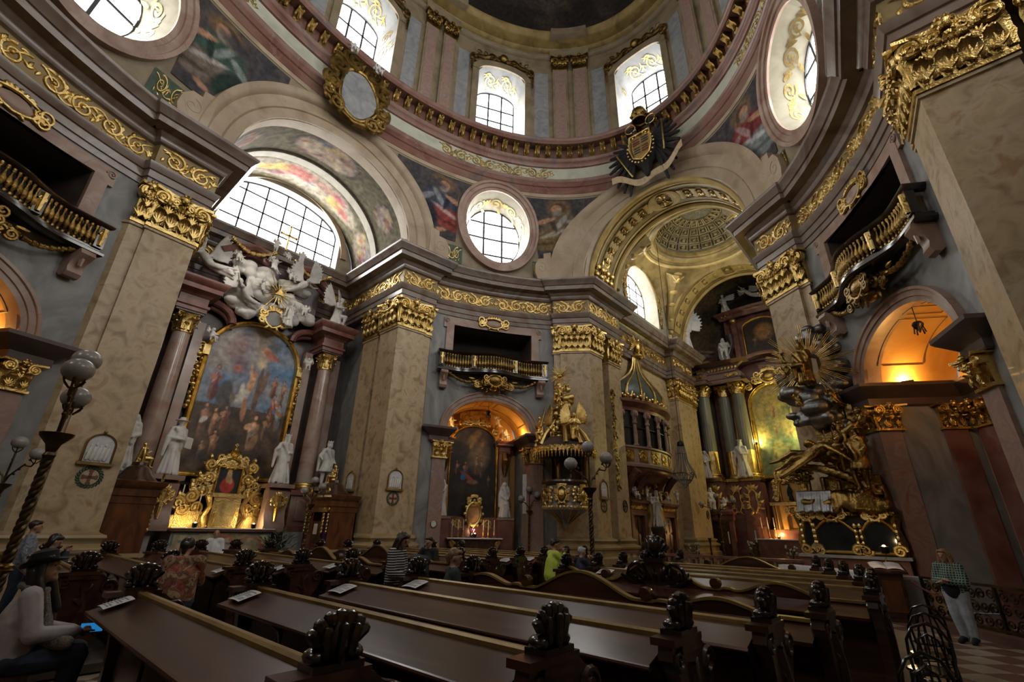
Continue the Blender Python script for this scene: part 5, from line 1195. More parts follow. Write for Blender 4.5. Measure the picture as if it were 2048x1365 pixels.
def frame(mb, pts, wd, dep):
    # moulded frame along closed curve (s,z)
    n = len(pts) - 1; cx = sum(p[0] for p in pts[:-1]) / n; vs = []; prof = [(0, 0), (0, dep * .5), (.25, dep), (.5, dep * .7), (.75, dep), (1, dep * .4), (1, 0)]
    for i in range(n):
        a, b, c = Vector(pts[i - 1]) if i else Vector(pts[n - 1]), Vector(pts[i]), Vector(pts[i + 1]); d0 = (b - a).normalized(); d1 = (c - b).normalized(); m = Vector((-d0.y - d1.y, d0.x + d1.x)); m = m.normalized() / max(.4, m.normalized().dot(Vector((-d0.y, d0.x))))
        for k, dd in prof: q_ = b + m * wd * k; vs.append((q_.x, dd, q_.y))
    q = len(prof); mb.add(vs, [(i * q + j, ((i + 1) % n) * q + j, ((i + 1) % n) * q + j + 1, i * q + j + 1) for i in range(n) for j in range(q - 1)])
def man(s, t, h, skin, cloth, lean=0.0, sash=None, W=1.75):
    dk = lerp(cloth, (0, 0, 0), .5); lt = lerp(cloth, (.8, .7, .6), .25); ds = lerp(skin, (0, 0, 0), .45); L = lean
    B = [(L * .1, -.28, .085, .24, -L, dk, .5), (-.05, -.3, .035, .2, .1, ds, .5), (0, 0, .095, .19, -L, cloth, .35), (-.025, .03, .03, .15, -L, lt, .6), (.05, -.04, .03, .15, -L, dk, .6), (-L * .15, .04, .045, .16, 1.1 + L, skin, .4), (.1, .02, .035, .13, -.9 + L, ds, .4), (L * .05, .27, .058, .075, 0, (.05, .035, .025), .4), (L * .05 - .008, .25, .04, .056, 0, skin, .35)]
    if sash: B.append((0, -.1, .1, .08, .4, sash, .4))
    return [(s + a * h * W, t + b * h, c * h * W, d * h, e, col, so) for a, b, c, d, e, col, so in B]
def putto_at(key, label, loc, rz, m='statue_white', s=1.0, cat='cherub', name='cherub_statue', tilt=(0, 0)): return place(key, name, label, cat, loc, rz, m, s, tilt=tilt)
def column(parent, c, r, z0, z1, m, n=24, cap_h=.87, flut=None, base_m='gold', cap_m='gold'):
    h = z1 - z0
    pr = [(r * 1.0, z0 + .0), (r * 1.0, z0 + .1)] + [(r * (1 - .14 * (t ** 1.8)), z0 + .1 + (h - .1) * t) for t in frange(0, 1, 10)]
    col = ob('column', MB().lathe(pr, (c[0], c[1], 0), n, fl=flut), m, parent)
    ob('column_base', MB().lathe([(r * 1.3, z0 - .25), (r * 1.38, z0 - .2), (r * 1.38, z0 - .12), (r * 1.15, z0 - .08), (r * 1.12, z0 - .02), (r * 1.24, z0 + .02), (r * 1.2, z0 + .08), (r, z0 + .12)], (c[0], c[1], 0), n), base_m, col)
    cb = MB(); round_cap(cb, (c[0], c[1], z1), r * .86, cap_h); ob('column_capital', cb, cap_m, col)
    return col
RED = [(0, 0), (.04, .02), (.04, .16), (.10, .2), (.10, .3), (.02, .32), (.02, .62), (.08, .66), (.14, .74), (.30, .8), (.34, .82), (.34, 1.0), (.42, 1.08), (.5, 1.2), (.5, 1.3), (-.4, 1.34)]
def ent_block(parent, mp, path, z, sc_=1.0, m='altar_red', name='entablature', side=1): return ob(name, MB(mp).sweep(path, [(-.3, z)] + [(o * sc_, z + h * sc_) for o, h in RED], side), m, parent)

# ------------------------------------------------------------------ north chapel altar
nm = lambda s, n, z: (-15.0 + n, s, z)          # s along the wall (south to north in view: left to right)
ret = thing('altar_retable', 'tall marble retable framing the large left chapel altar painting', 'altar', (-15, 0, 0), world=True)
ob('backing', MB(nm).box(-4.0, 4.0, 0, .25, 3.2, 11.2), 'marble_dark', ret)
for sg in (-1, 1):
    ob('back_pilaster', MB(nm).box(sg * 2.25, sg * 2.62, .2, .55, 3.4, 9.9), 'column_red', ret); ob('back_pilaster', MB(nm).box(sg * 3.55, sg * 4.1, .2, .6, 3.4, 9.9), 'column_red', ret)
    P = MB(nm); P.box(sg * 2.3, sg * 4.0, .3, 1.75, 0, 1.5); ob('pedestal_plinth', P, 'stone_plinth', ret)
    ob('pedestal_moulding', MB(nm).box(sg * 2.35, sg * 3.95, .3, 1.7, 1.5, 1.75), 'altar_red', ret); ob('pedestal_moulding', MB(nm).box(sg * 2.35, sg * 3.95, .3, 1.65, 3.0, 3.2), 'altar_red', ret)
    P = MB(nm); P.box(sg * 2.45, sg * 3.85, .3, 1.55, 1.75, 3.0); P.box(sg * 2.7, sg * 3.6, 1.5, 1.6, 1.95, 2.85); ob('pedestal', P, 'column_red', ret)
    column(ret, (-13.95, sg * 3.12), .36, 3.46, 9.0, 'column_red')
    a, b = 2.62, 3.66
    path = [(sg * 2.62, .2), (sg * 2.62, 1.5), (sg * 3.64, 1.5), (sg * 3.64, .2)]
    ent_block(ret, nm, path, 9.92, 1.08, side=1)if sg > 0 else ent_block(ret, nm, path, 9.92, 1.08, side=-1)
    ob('entablature_core', MB(nm).box(sg * 2.62, sg * 3.64, .2, 1.5, 9.85, 11.3), 'marble_dark', ret)
    pts = [(sg * (2.3 - .95 * math.sin(t)), 10.9 - .75 * (1 - math.cos(t)) - .0 * t) for t in frange(0, PI / 2, 10)]
    cu = MB(nm); cu.tube([(x, .75, z) for x, z in pts], .17, 8); cu.tube([(x, .55, z - .22) for x, z in pts], .12, 8); ob('swept_cornice', cu, 'altar_red', ret)
    g = MB(nm)
    for j in range(14): g.ell((sg * (2.12 + .05 * math.sin(j * 2)), .55, 8.7 - j * .19), (.10 + .04 * math.sin(j * 1.7), .12, .11), 7, 5)
    for j in range(6): g.rib([(sg * x, z) for x, z in spiral(2.15, 8.9 - .3 * j, .2, .03, j, 1.4, 14)], .045, 1, .5)
    ob('frame_garland', g, 'gold', ret)
    # scroll consoles carrying statues
for s in (-2.35, 1.72, 3.75, -3.8):
    n0 = 1.85 if abs(s) < 3 else 1.75
    c = MB(); pr = [(.25, 1.5), (.62, 1.5), (.66, 1.75), (.52, 2.1), (.50, 2.4), (.62, 2.75), (.66, 3.05), (.5, 3.2), (.2, 3.22), (.1, 1.5)]; k = MB().extr(pr, -.42, .42); c.mp = nm; c.add([(s + y, n0 - .55 + x * 1.25, z) for x, y, z in k.v], k.f); ob('scroll_console', c, 'marble_pink', ret)
    g = MB(nm); g.rib([(s, 1.9), (s, 2.4), (s, 2.9)], [.05, .1, .14], 1, n0 + .2); cartouche(g, s, 2.7, .5, .5, .04, n0 + .26); ob('console_ornament', g, 'gold', ret)
    ob('console_slab', MB(nm).cbox((s, n0 - .12, 3.30), (1.0, 1.0, .16)), 'marble_pink', ret)
# broken pediment
pd = MB(nm)
for sg in (-1, 1):
    pts = [(sg * 2.6, 1.0, 13.35), (sg * 2.0, 1.05, 13.75), (sg * 1.3, 1.1, 14.05), (sg * .75, 1.15, 13.95)] + [(sg * x, 1.2, z) for x, z in spiral(.75, 13.62, .33, .08, PI / 2, .9, 10)]
    pd.tube(pts, [.2, .22, .22, .2] + [.16 - .008 * i for i in range(11)], 8)
    pd.tube([(x, n - .3, z - .3) for x, n, z in pts[:4]], .16, 8)
ob('scroll_pediment', pd, 'altar_red', ret)
for sg in (-1, 1):
    g = MB(nm)
    for i in range(26): a = i / 25; g.ell((sg * (2.4 - 1.9 * a), 1.35, 14.0 - .45 * 4 * a * (1 - a) + .1 * a), .085 + .02 * math.sin(i * 2.1), 6, 4)
    ob('pediment_garland', g, 'gold', ret)
ob('attic', MB(nm).box(-2.2, 2.2, .1, .8, 11.2, 13.6), 'marble_dark', ret)
# painting
ap = thing('altar_painting', 'large arched altar painting of a bound martyr in the left chapel', 'painting', (-14.6, 0, 3.6), world=True)
sk, sk2 = (.42, .24, .14), (.30, .15, .08)
def base(s, t):
    if t > .42: 
        c = lerp((.07, .14, .24), (.22, .20, .19), max(0, min(1, .5 + 1.3 * noise.noise((s * 3, t * 5, 4)))))
        return lerp(c, (.30, .22, .13), max(0, 1 - abs(s - .55) * 4.5) * max(0, (t - .5) * 1.9))
    return lerp((.03, .022, .018), (.09, .06, .04), max(0, .5 + noise.noise((s * 7, t * 12, 2))))
bl = [(.30, .82, .17, .12, .4, (.19, .13, .13), .8), (.36, .70, .12, .08, 0, (.13, .09, .11), .8), (.34, .68, .05, .03, 0, (.32, .12, .08), .6), (.22, .55, .12, .1, 0, (.05, .14, .28), .9), (.70, .88, .11, .05, .3, (.08, .10, .12), .6), (.62, .84, .06, .04, 0, sk, .5), (.70, .81, .14, .035, -.3, (.28, .09, .05), .5), (.8, .76, .12, .03, -.2, (.12, .17, .25), .6), (.6, .75, .07, .05, 0, (.42, .35, .24), .8),
      (.62, .55, .035, .19, -.05, (.10, .06, .04), .3), (.68, .63, .03, .1, -.2, (.13, .08, .05), .3)]
bl += [(.53, .60, .045, .10, -.25, sk, .5), (.50, .68, .02, .06, .2, sk, .5), (.55, .665, .03, .028, 0, sk2, .5), (.46, .50, .09, .05, .4, (.40, .38, .34), .6), (.44, .55, .03, .05, 0, (.45, .42, .36), .7), (.51, .42, .035, .09, .1, sk2, .5)]
bl += man(.14, .58, .3, (.28, .13, .1), (.16, .05, .07), .3) + [(.27, .50, .09, .10, -.4, (.055, .055, .055), .4), (.36, .48, .04, .03, -.8, (.12, .10, .06), .5), (.33, .40, .05, .08, .5, (.05, .045, .045), .5)]
bl += man(.13, .34, .26, sk2, (.20, .12, .11), .1, (.36, .34, .32)) + man(.24, .33, .22, sk, (.30, .13, .08), -.2) + man(.33, .36, .2, sk2, (.22, .08, .06), .5)
bl += man(.28, .2, .2, sk, (.30, .15, .08), .3) + man(.18, .14, .16, sk2, (.07, .1, .1), 0)
bl += man(.66, .30, .3, (.44, .26, .15), (.38, .22, .13), .7, (.22, .18, .13)) + man(.84, .48, .24, sk, (.26, .07, .05), -.5) + man(.92, .42, .24, sk2, (.2, .22, .23), .1) + man(.80, .62, .2, sk2, (.2, .06, .06), .2) + man(.92, .60, .2, sk, (.19, .11, .09), -.2) + man(.8, .34, .22, sk2, (.10, .07, .05), .2)
bl += [(.46, .20, .14, .09, .3, (.028, .022, .018), .8), (.5, .08, .5, .08, 0, (.025, .02, .016), .9)]
picture(ap, lambda s, n, z: nm(s, n + .5, z), 1.86, 3.7, 8.75, 10.45, (lambda cv_: lambda s, t: tuple(min(.9, 1.45 * x) for x in cv_(s, t)))(canvas(base, bl)), nx=80, nz=150)
fp = frame_path(1.86, 3.7, 8.75, 10.45); mb = MB(lambda s, n, z: nm(s, n + .48, z)); frame(mb, fp, .24, .22); mb.box(-2.15, -1.9, 0, .3, 8.5, 8.95); mb.box(1.9, 2.15, 0, .3, 8.5, 8.95); ob('gilt_frame', mb, 'gold', ap)
# statues
E_ = -PI / 2
place('saint_cardinal', 'saint_statue', 'white statue of a saint in broad hat left of the large altar painting', 'statue', (-13.25, -2.35, 3.38), E_ + .35)
place('saint_king', 'saint_statue', 'white statue of bearded crowned king right of the large altar painting', 'statue', (-13.25, 1.72, 3.38), E_ + .1)
place('saint_prince', 'saint_statue', 'white statue of crowned youth in short tunic beside the confessional', 'statue', (-13.3, 3.75, 3.38), E_ + .2)
place('saint_woman', 'saint_statue', 'white statue half hidden behind the left red column', 'statue', (-13.35, -3.8, 3.38), E_)
place('angel_kneeling', 'angel_statue', 'white winged angel kneeling on the right column cornice of left chapel altar', 'angel', (-13.55, 3.05, 11.36), E_ + .5, sc_=.95)
place('angel_flying', 'angel_statue', 'white draped angel reclining at the left end of the sculpted glory', 'angel', (-13.9, -2.9, 11.5), E_ - .6, sc_=1.05)
cl = MB(); 
def cld(mb): clouds(mb, [(s, n, z, r) for s, n, z, r in ((0, .9, 11.2, .7), (-.9, 1.0, 12.0, .7), (-1.6, .95, 11.4, .6), (.9, 1.0, 12.0, .65), (1.5, .9, 11.3, .55), (-.4, .95, 12.9, .55), (.6, .95, 12.9, .5), (-1.5, 1.0, 12.9, .55), (0.2, 1.0, 10.8, .45), (1.2, .9, 12.9, .45), (-1.0, .95, 10.9, .5), (.95, 1.0, 11.2, .5))], 3)
blobq('glory_cloud', cld, .05); flush()
LIB['glory_cloud'].transform(Matrix(((0, 1, 0, -15), (1, 0, 0, 0), (0, 0, 1, 0), (0, 0, 0, 1)))); o = link('cloud_sculpture', LIB['glory_cloud'], 'statue_white'); tag(o, 'white stucco cloud bank above the left chapel altar painting', 'sculpture')
gl = thing('triangle_glory', 'gilded triangle with rays in the white cloud sculpture', 'ornament', (-13.6, 0, 12), world=True)
ob('triangle', MB(nm).extr([(-.2, 11.85), (.2, 11.85), (0, 12.2)], 1.62, 1.72), 'gold', gl)
ry = MB(nm)
for k in range(18): a = 2 * PI * k / 18; L = .75 + .35 * (k % 3 == 0); ry.cap((.2 * math.cos(a), 1.58, 11.97 + .2 * math.sin(a)), (L * math.cos(a), 1.58, 11.97 + L * math.sin(a)), .03, .012, 5)
ob('rays', ry, 'gold', gl)
for i, (k, s, n, z, rz, sc_, lab) in enumerate([
    ('angel_flying', -1.3, 1.5, 10.55, .2, .85, 'white flying angel with spread wing at lower left of the cloud sculpture'), ('angel_flying', .9, 1.5, 12.0, 2.6, .85, 'white flying angel with raised arm at upper right of the cloud sculpture'), ('angel_standing', .75, 1.5, 10.5, .3, .62, 'white angel with stretched arm right of the gold cartouche'),
    ('putto_flying', -.5, 1.6, 12.8, 0, .95, 'white cherub reaching upward beneath the broken pediment'), ('putto_seated', .35, 1.6, 12.75, .6, .9, 'white cherub tumbling in the middle of the clouds'), ('putto_flying', -.75, 1.65, 11.55, .5, .8, 'white cherub just left of the gold triangle'), ('putto_seated', 1.35, 1.6, 11.15, -.5, .9, 'white cherub low at the right end of the clouds'),
    ('putto_seated', -2.0, 1.5, 12.75, .3, .8, 'white cherub peeking behind the left angel'), ('putto_standing', -.55, 1.35, 14.1, 0, .8, 'white cherub standing left of the gold cross'), ('putto_standing', .75, 1.35, 13.95, -.3, .85, 'white cherub standing right of the gold cross'), ('putto_seated', .1, 1.3, 13.85, 0, .75, 'white cherub crouching at the foot of the gold cross'),
    ('putto_seated', -2.05, 1.05, 8.95, .6, .85, 'white cherub perched left of the arched painting frame'), ('putto_seated', 2.25, 1.05, 8.75, -.4, .9, 'white cherub perched right of the arched painting frame'), ('putto_flying', .5, 1.6, 10.35, .4, .7, 'small white cherub hanging below the gold cartouche')]):
    p = nm(s, n, z); place(k, 'angel_statue' if 'angel' in k else 'cherub_statue', lab, 'angel' if 'angel' in k else 'cherub', p, E_ + rz, sc_=sc_)
cr = MB(nm).box(-.12, -.04, 1.28, 1.36, 14.5, 15.85); cr.box(-.42, .26, 1.28, 1.36, 15.3, 15.38)
for a, b in ((-.08, 15.88), (-.46, 15.34), (.3, 15.34)): cr.ell((a, 1.32, b), .075, 7, 5)
tag(ob('gilt_cross', cr, 'gold'), 'gold cross before the large lunette window', 'cross')
ct = thing('gold_cartouche', 'gold framed cartouche at the crown of the painting arch', 'ornament', nm(.1, 1.3, 10.3), world=True)
ob('field', MB(nm).extr([(-.3, 10.5), (.0, 10.35), (.45, 10.5), (.5, 10.95), (.2, 11.1), (-.25, 10.95)], 1.25, 1.4), 'marble_grey', ct)
mb = MB(nm); cartouche(mb, .1, 10.72, 1.0, .9, .06, 1.4); ob('rim', mb, 'gold', ct)
# mensa and tabernacle
mt = thing('altar_table', 'altar table with coloured inlaid front under the martyr painting', 'altar', (-13.2, 0, 0), world=True)
ob('body', MB(nm).box(-1.75, 1.75, .6, 1.95, 0, 1.5), 'stone_plinth', mt)
fr = MB(lambda s, n, z: nm(s, 1.97, z)).grid(lambda u, v: (-1.7 + 3.4 * u, 0, .35 + 1.12 * v), 90, 30); o = ob('inlaid_front', fr, 'oil_paint', mt)
bl = [(.5, .5, .5, .5, 0, (.36, .29, .17), .01), (.24, .5, .16, .42, 0, (.40, .33, .2), .3), (.5, .5, .14, .46, 0, (.38, .15, .1), .2), (.5, .5, .1, .34, 0, (.42, .36, .28), .3), (.78, .5, .16, .42, 0, (.4, .15, .1), .2), (.78, .5, .13, .34, 0, (.40, .33, .2), .2)]
for k in range(40): bl.append((rnd.uniform(.03, .97), rnd.uniform(.1, .9), .03, .06, rnd.uniform(0, 3), rnd.choice([(.42, .14, .09), (.1, .14, .13), (.44, .36, .24), (.3, .26, .2)]), .6))
cv = canvas(lambda s, t: (.12, .17, .15) if t < .07 or t > .93 or s < .02 or s > .98 else (.40, .33, .20), bl); paint(o, lambda co: cv((co.y + 1.7) / 3.4, (co.z - .35) / 1.12))
ob('table_slab', MB(nm).box(-1.85, 1.85, .55, 2.1, 1.5, 1.58), 'altar_red', mt)
cl_ = tag(ob('altar_cloth', MB(nm).box(-1.8, 1.8, 1.2, 2.13, 1.585, 1.61), 'linen'), 'white cloth edge along the left chapel altar table', 'cloth')
tb = thing('tabernacle', 'gilded rococo tabernacle with small Madonna picture under martyr painting', 'tabernacle', nm(0, 1.2, 1.6), world=True)
b = MB(nm); b.box(-1.75, 1.75, .6, 1.2, 1.6, 2.05); b.box(-1.6, 1.6, .6, 1.1, 2.05, 2.2); ob('gradine', b, 'gold', tb)
b = MB(nm); b.box(-.5, .5, .6, 1.45, 1.62, 2.8); b.extr([(-.7, 2.75), (.7, 2.75), (.6, 2.9), (-.6, 2.9)], .6, 1.5)
for sg in (-1, 1): b.tube([(sg * .62, 1.4, 1.65), (sg * .75, 1.45, 2.0), (sg * .58, 1.4, 2.4), (sg * .72, 1.45, 2.8)], [.12, .1, .09, .12], 8)
ob('tabernacle_body', b, 'gold', tb)
dr = MB(nm); dr.extr(frame_path(.32, 1.72, 2.35, 2.6, 10)[:-1], 1.44, 1.5); ob('tabernacle_door', dr, 'gold_pale', tb)
b = MB(nm)
for sg in (-1, 1):
    for j, (x, z, r) in enumerate(((.95, 2.35, .3), (1.2, 2.75, .26), (.85, 3.0, .28), (1.4, 2.3, .24), (.75, 3.5, .24), (.8, 4.0, .2), (1.05, 3.3, .2), (1.55, 2.5, .2))):
        b.rib([(sg * a, c) for a, c in spiral(x, z, r, r * .15, j, 1.6 * (1 if j % 2 else -1), 20)], .075, 1, .95 + .1 * (j % 2)); leaflet(b, sg * x, z + r, PI / 2 - sg * .5, r * 1.2, .1, .6 * sg, .98); leaflet(b, sg * (x + r * .5), z, 0 if sg > 0 else PI, r * 1.1, .1, .8 * sg, 1.0); b.ell((sg * x, .95, z), (r * .5, .12, r * .5), 8, 5)
    b.tube([(sg * 1.5, .9, 2.2), (sg * 1.25, .9, 2.6), (sg * .95, .9, 3.1), (sg * .7, .9, 3.8), (sg * .5, .9, 4.2), (0, .9, 4.4)], [.16, .14, .12, .12, .14, .1], 8)
b.extr([(-.75, 2.8), (.75, 2.8), (.72, 4.0), (.3, 4.35), (-.3, 4.35), (-.72, 4.0)], .75, .9); cartouche(b, 0, 4.2, .9, .5, .07, .95)
ob('scroll_crest', b, 'gold', tb)
b = MB(nm); b.lathe([(.14, 4.4), (.2, 4.45), (.24, 4.62), (.17, 4.62), (.1, 4.72), (.02, 4.8)], (0, .95, 0), 12); b.box(-.02, .02, .93, .97, 4.78, 4.95); b.box(-.07, .07, .93, .97, 4.86, 4.9); ob('crown', b, 'gold', tb)
picture(tb, lambda s, n, z: nm(s, .93, z), .40, 2.95, 3.9, 3.9001, canvas(lambda s, t: (.02, .025, .03), [(.5, .3, .36, .36, 0, (.42, .05, .035), .4), (.5, .62, .16, .24, 0, (.5, .3, .12), .5), (.5, .8, .13, .13, 0, (.6, .42, .16), .4), (.5, .74, .08, .1, 0, (.5, .32, .2), .5), (.62, .5, .1, .16, .2, (.46, .27, .16), .5), (.5, .93, .12, .06, 0, (.6, .42, .1), .5)]), nx=30, nz=36, name='madonna_picture')
b = MB(lambda s, n, z: nm(s, n + .92, z)); frame(b, frame_path(.40, 2.95, 3.9, 3.9001, 4), .1, .1); ob('picture_frame', b, 'gold', tb)
for i, s in enumerate((-1.5, -1.15, -.85, .85, 1.15, 1.5)):
    c = thing('candlestick', ORD[i] + ' candlestick from the left on the left chapel altar', 'candlestick', nm(s, 1.02, 2.2), group='candlesticks on left chapel altar'); ob('stick', MB().lathe([(.08, 0), (.09, .03), (.03, .08), (.045, .2), (.02, .3), (.05, .34), (.05, .36)], n=8), 'gold', c); ob('candle', MB().lathe([(.022, .36), (.022, .95), (.0, .96)], n=6), 'candle', c)
# ------------------------------------------------------------------ north-east niche altar
bf = bay('northeast'); NS = -.25
na = lambda s, n, z: bf(s + NS, n - 2.1 - .36 * ((s + NS) / BH) ** 2, z)
t = thing('altar_painting', 'dark arched painting of a holy family in the niche below the balcony', 'painting', na(0, 0, 2.2), world=True)
sk = (.36, .2, .11)
bl = [(.62, .66, .3, .22, .3, (.14, .11, .07), .9), (.5, .88, .2, .08, .4, (.13, .10, .06), .8)] + man(.58, .58, .26, sk, (.22, .12, .06), .1) + man(.70, .56, .28, (.25, .15, .09), (.12, .075, .04), -.2) + man(.33, .52, .24, sk, (.22, .05, .04), .4, (.04, .09, .22)) + man(.15, .54, .2, sk, (.10, .05, .04), -.2) + [(.40, .42, .2, .03, -.35, (.30, .06, .04), .5), (.5, .37, .14, .03, 0, (.2, .11, .07), .6), (.3, .42, .07, .04, 0, (.03, .10, .26), .4)] + man(.86, .40, .16, (.24, .13, .08), (.10, .06, .04), .1) + [(.45, .78, .06, .05, .6, (.2, .14, .07), .7), (.7, .8, .05, .04, 0, (.22, .12, .07), .7)]
picture(t, lambda s, n, z: na(s, n + .02, z), 1.2, 2.35, 5.85, 6.85, canvas(lambda s, t_: lerp((.011, .009, .008), (.035, .026, .018), max(0, .5 + noise.noise((s * 5, t_ * 8, 7)))), bl), nx=56, nz=110)
b = MB(na); frame(b, frame_path(1.2, 2.35, 5.85, 6.85), .13, .12); ob('gilt_frame', b, 'gold', t)
b = MB(na)
for sg in (-1, 1):
    for j, (x, z, r) in enumerate(((.35, 7.2, .22), (.75, 7.05, .2), (1.15, 6.65, .2), (1.4, 6.2, .18))): b.rib([(sg * a, c) for a, c in spiral(x, z, r, .03, j, 1.6, 18)], .06, 1, .1); leaflet(b, sg * x, z + r, PI / 2 - sg * .5, .3, .08, .5 * sg, .1); b.ell((sg * x, .12, z - .1), (r * .7, .1, r * .6), 7, 5)
b.extr([(-.55, 6.95), (.55, 6.95), (.5, 7.5), (0, 7.75), (-.5, 7.5)], 0, .12); cartouche(b, 0, 7.3, 1.0, .6, .06, .14); ob('gilt_crest', b, 'gold', t)
rt = thing('altar_retable', 'marble surround of the small painted altar in the niche', 'altar', na(0, 0, 0), world=True)
for sg in (-1, 1):
    ob('side_pier', MB(na).box(sg * 1.38, sg * 1.85, -.2, .35, 0, 5.5), 'marble_redpanel', rt); ent_block(rt, na, [(sg * 1.36, .0), (sg * 1.36, .4), (sg * 1.9, .4), (sg * 1.9, 0)], 5.5, .5, 'altar_red', side=(1 if sg > 0 else -1))
    c = MB(na); c.tube([(sg * 1.62, .45, 5.45), (sg * 1.62, .6, 5.1), (sg * 1.62, .5, 4.7), (sg * 1.62, .4, 4.35)], [.2, .24, .18, .06], 8); ob('gilt_corbel', c, 'gold_dark', rt)
    ob('statue_pedestal', MB(na).box(sg * 1.25, sg * 1.95, .1, .95, .0, 2.2), 'altar_red', rt); ob('pedestal_cap', MB(na).box(sg * 1.2, sg * 2.0, .1, 1.0, 2.2, 2.3), 'marble_pink', rt)
ob('predella', MB(na).box(-1.25, 1.25, .0, .5, 1.4, 2.3), 'altar_red', rt)
for s0 in (-1.0, .55): g = MB(); g.mp = (lambda s0: lambda s, n, z: na(s + s0, n + .5, z))(s0); rinceau(g, 0, .5, 1.75, 2.2, .05); ob('predella_gilding', g, 'gold', rt)
st = thing('altar_table', 'small altar table with white cloth inside the painted niche', 'altar', na(0, .6, 0), world=True)
ob('body', MB(na).box(-1.25, 1.25, .45, 1.2, .25, 1.3), 'wood_dark', st); ob('slab', MB(na).box(-1.38, 1.38, .4, 1.3, 1.3, 1.36), 'altar_red', st); ob('cloth', MB(na).box(-1.34, 1.34, .95, 1.32, 1.33, 1.38), 'linen', st)
for sg in (-1, 1): g = MB(na); g.tube([(sg * 1.15, 1.25, .3), (sg * 1.2, 1.35, .6), (sg * 1.05, 1.25, .9), (sg * 1.2, 1.35, 1.25)], [.07, .09, .06, .1], 7); g.rib(spiral(sg * 1.1, 1.1, .15, .03, 0, 1.5, 14), .04, 1, 1.25); ob('gilt_leg', g, 'gold', st)
ob('altar_step', MB(na).box(-1.9, 1.9, .3, 2.2, 0, .25), 'stone_plinth', st)
pm = thing('reliquary_picture', 'gold framed oval picture glowing above the small niche altar', 'picture', na(0, .7, 1.6), world=True)
c = MB(na); c.extr([(.32 * math.cos(a), 2.45 + .48 * math.sin(a)) for a in frange(0, 2 * PI, 24)[:-1]], .62, .68); o = ob('picture', c, 'oil_paint', pm); paint(o, lambda co: canvas(lambda s, t_: (.42, .2, .07), [(.5, .5, .25, .35, 0, (.55, .33, .17), .5), (.5, .65, .14, .14, 0, (.6, .42, .26), .5)])(.5 + (co.y - na(0, 0, 0)[1]) / .7, .5 + (co.z - 2.45) / .96))
b = MB(na); b.tube([(.36 * math.cos(a), .7, 2.45 + .52 * math.sin(a)) for a in frange(0, 2 * PI, 28)], .075, 7); cartouche(b, 0, 3.05, .55, .45, .05, .7)
for j in range(12): a = j * PI / 6; b.ell((.45 * math.cos(a), .72, 2.45 + .62 * math.sin(a)), (.08, .06, .08), 6, 4)
ob('gilt_rim', b, 'gold', pm)
def face_yaw(q, extra=0.0):
    sx, sy = QD[q]; n = Vector((BN.x * sx, BN.y * sy)); return math.atan2(n.y, n.x) - PI / 2 + extra
FY = face_yaw('northeast')
place('saint_reaching', 'saint_statue', 'white statue with outstretched hand left of the dark niche painting', 'statue', na(-1.62, .55, 2.3), FY - .7, sc_=.84)
place('saint_mother_child', 'saint_statue', 'white statue of veiled woman with child right of the dark niche painting', 'statue', na(1.62, .55, 2.3), FY + .1, sc_=.84)
for s, z, k, sc_, lab, e in ((1.62, 6.15, 'putto_seated', .8, 'pale cherub seated on the right pier of the niche altar', .3), (1.15, 6.75, 'putto_flying', .75, 'pale cherub leaning on the right of the niche frame', 0), (-1.35, 6.5, 'putto_flying', .75, 'pale cherub left of the niche crest', .4)):
    place(k, 'cherub_statue', lab, 'cherub', na(s, .45, z), FY + e, 'statue_white', sc_)
for i, s in enumerate((-1.05, -.75, -.5, .5, .75, 1.05)):
    c = thing('candlestick', ORD[i] + ' small candlestick from the left on the niche altar', 'candlestick', na(s, .8, 1.38), group='candlesticks on the niche altar'); ob('stick', MB().lathe([(.07, 0), (.08, .03), (.025, .08), (.04, .2), (.02, .28), (.045, .32)], n=8), 'gold', c); ob('candle', MB().lathe([(.02, .32), (.02, .8), (.0, .81)], n=6), 'candle', c)
fl_ = thing('flower_vase', 'small vase with pink flowers on the niche altar', 'vase', na(-.15, 1.05, 1.38)); ob('vase', MB().lathe([(.05, 0), (.09, .08), (.05, .18), (.07, .22)], n=10), 'dark_glass', fl_)
b = MB()
for i in range(9): b.ell((rnd.uniform(-.1, .1), rnd.uniform(-.1, .1), rnd.uniform(.25, .42)), .05, 6, 4)
ob('blossoms', b, 'flower_pink', fl_)
def niche_lamp(q, label, s=0.0, n=-1.0, z=6.32, e=55, col=(1.0, .52, .14), both=True):
    f = bay(q)
    for sg in ((-1, 1) if both else (1,)):
        t = thing('cove_lamp', label + (' at its left foot' if (sg > 0) == (q != 'northeast') else ' at its right foot'), 'lamp', f(sg * 2.0, n, z - .07)); ob('housing', MB().cbox((0, 0, .02), (.3, .3, .06)), 'iron', t); ob('tube', MB().cbox((0, 0, .055), (.12, .12, .01)), 'lamp_warm', t)
        l = bpy.data.lights.new('cove_light', 'POINT'); l.energy = e; l.color = col; l.shadow_soft_size = .04; lo = bpy.data.objects.new('cove_light', l); C.objects.link(lo); lo.parent = t; lo.location = (0, 0, .13)
niche_lamp('northeast', 'hidden warm lamp lighting the painted niche vault', e=45); niche_lamp('southeast', 'hidden warm lamp lighting the empty golden niche', e=75); niche_lamp('northwest', 'hidden warm lamp lighting the far left niche', e=55)
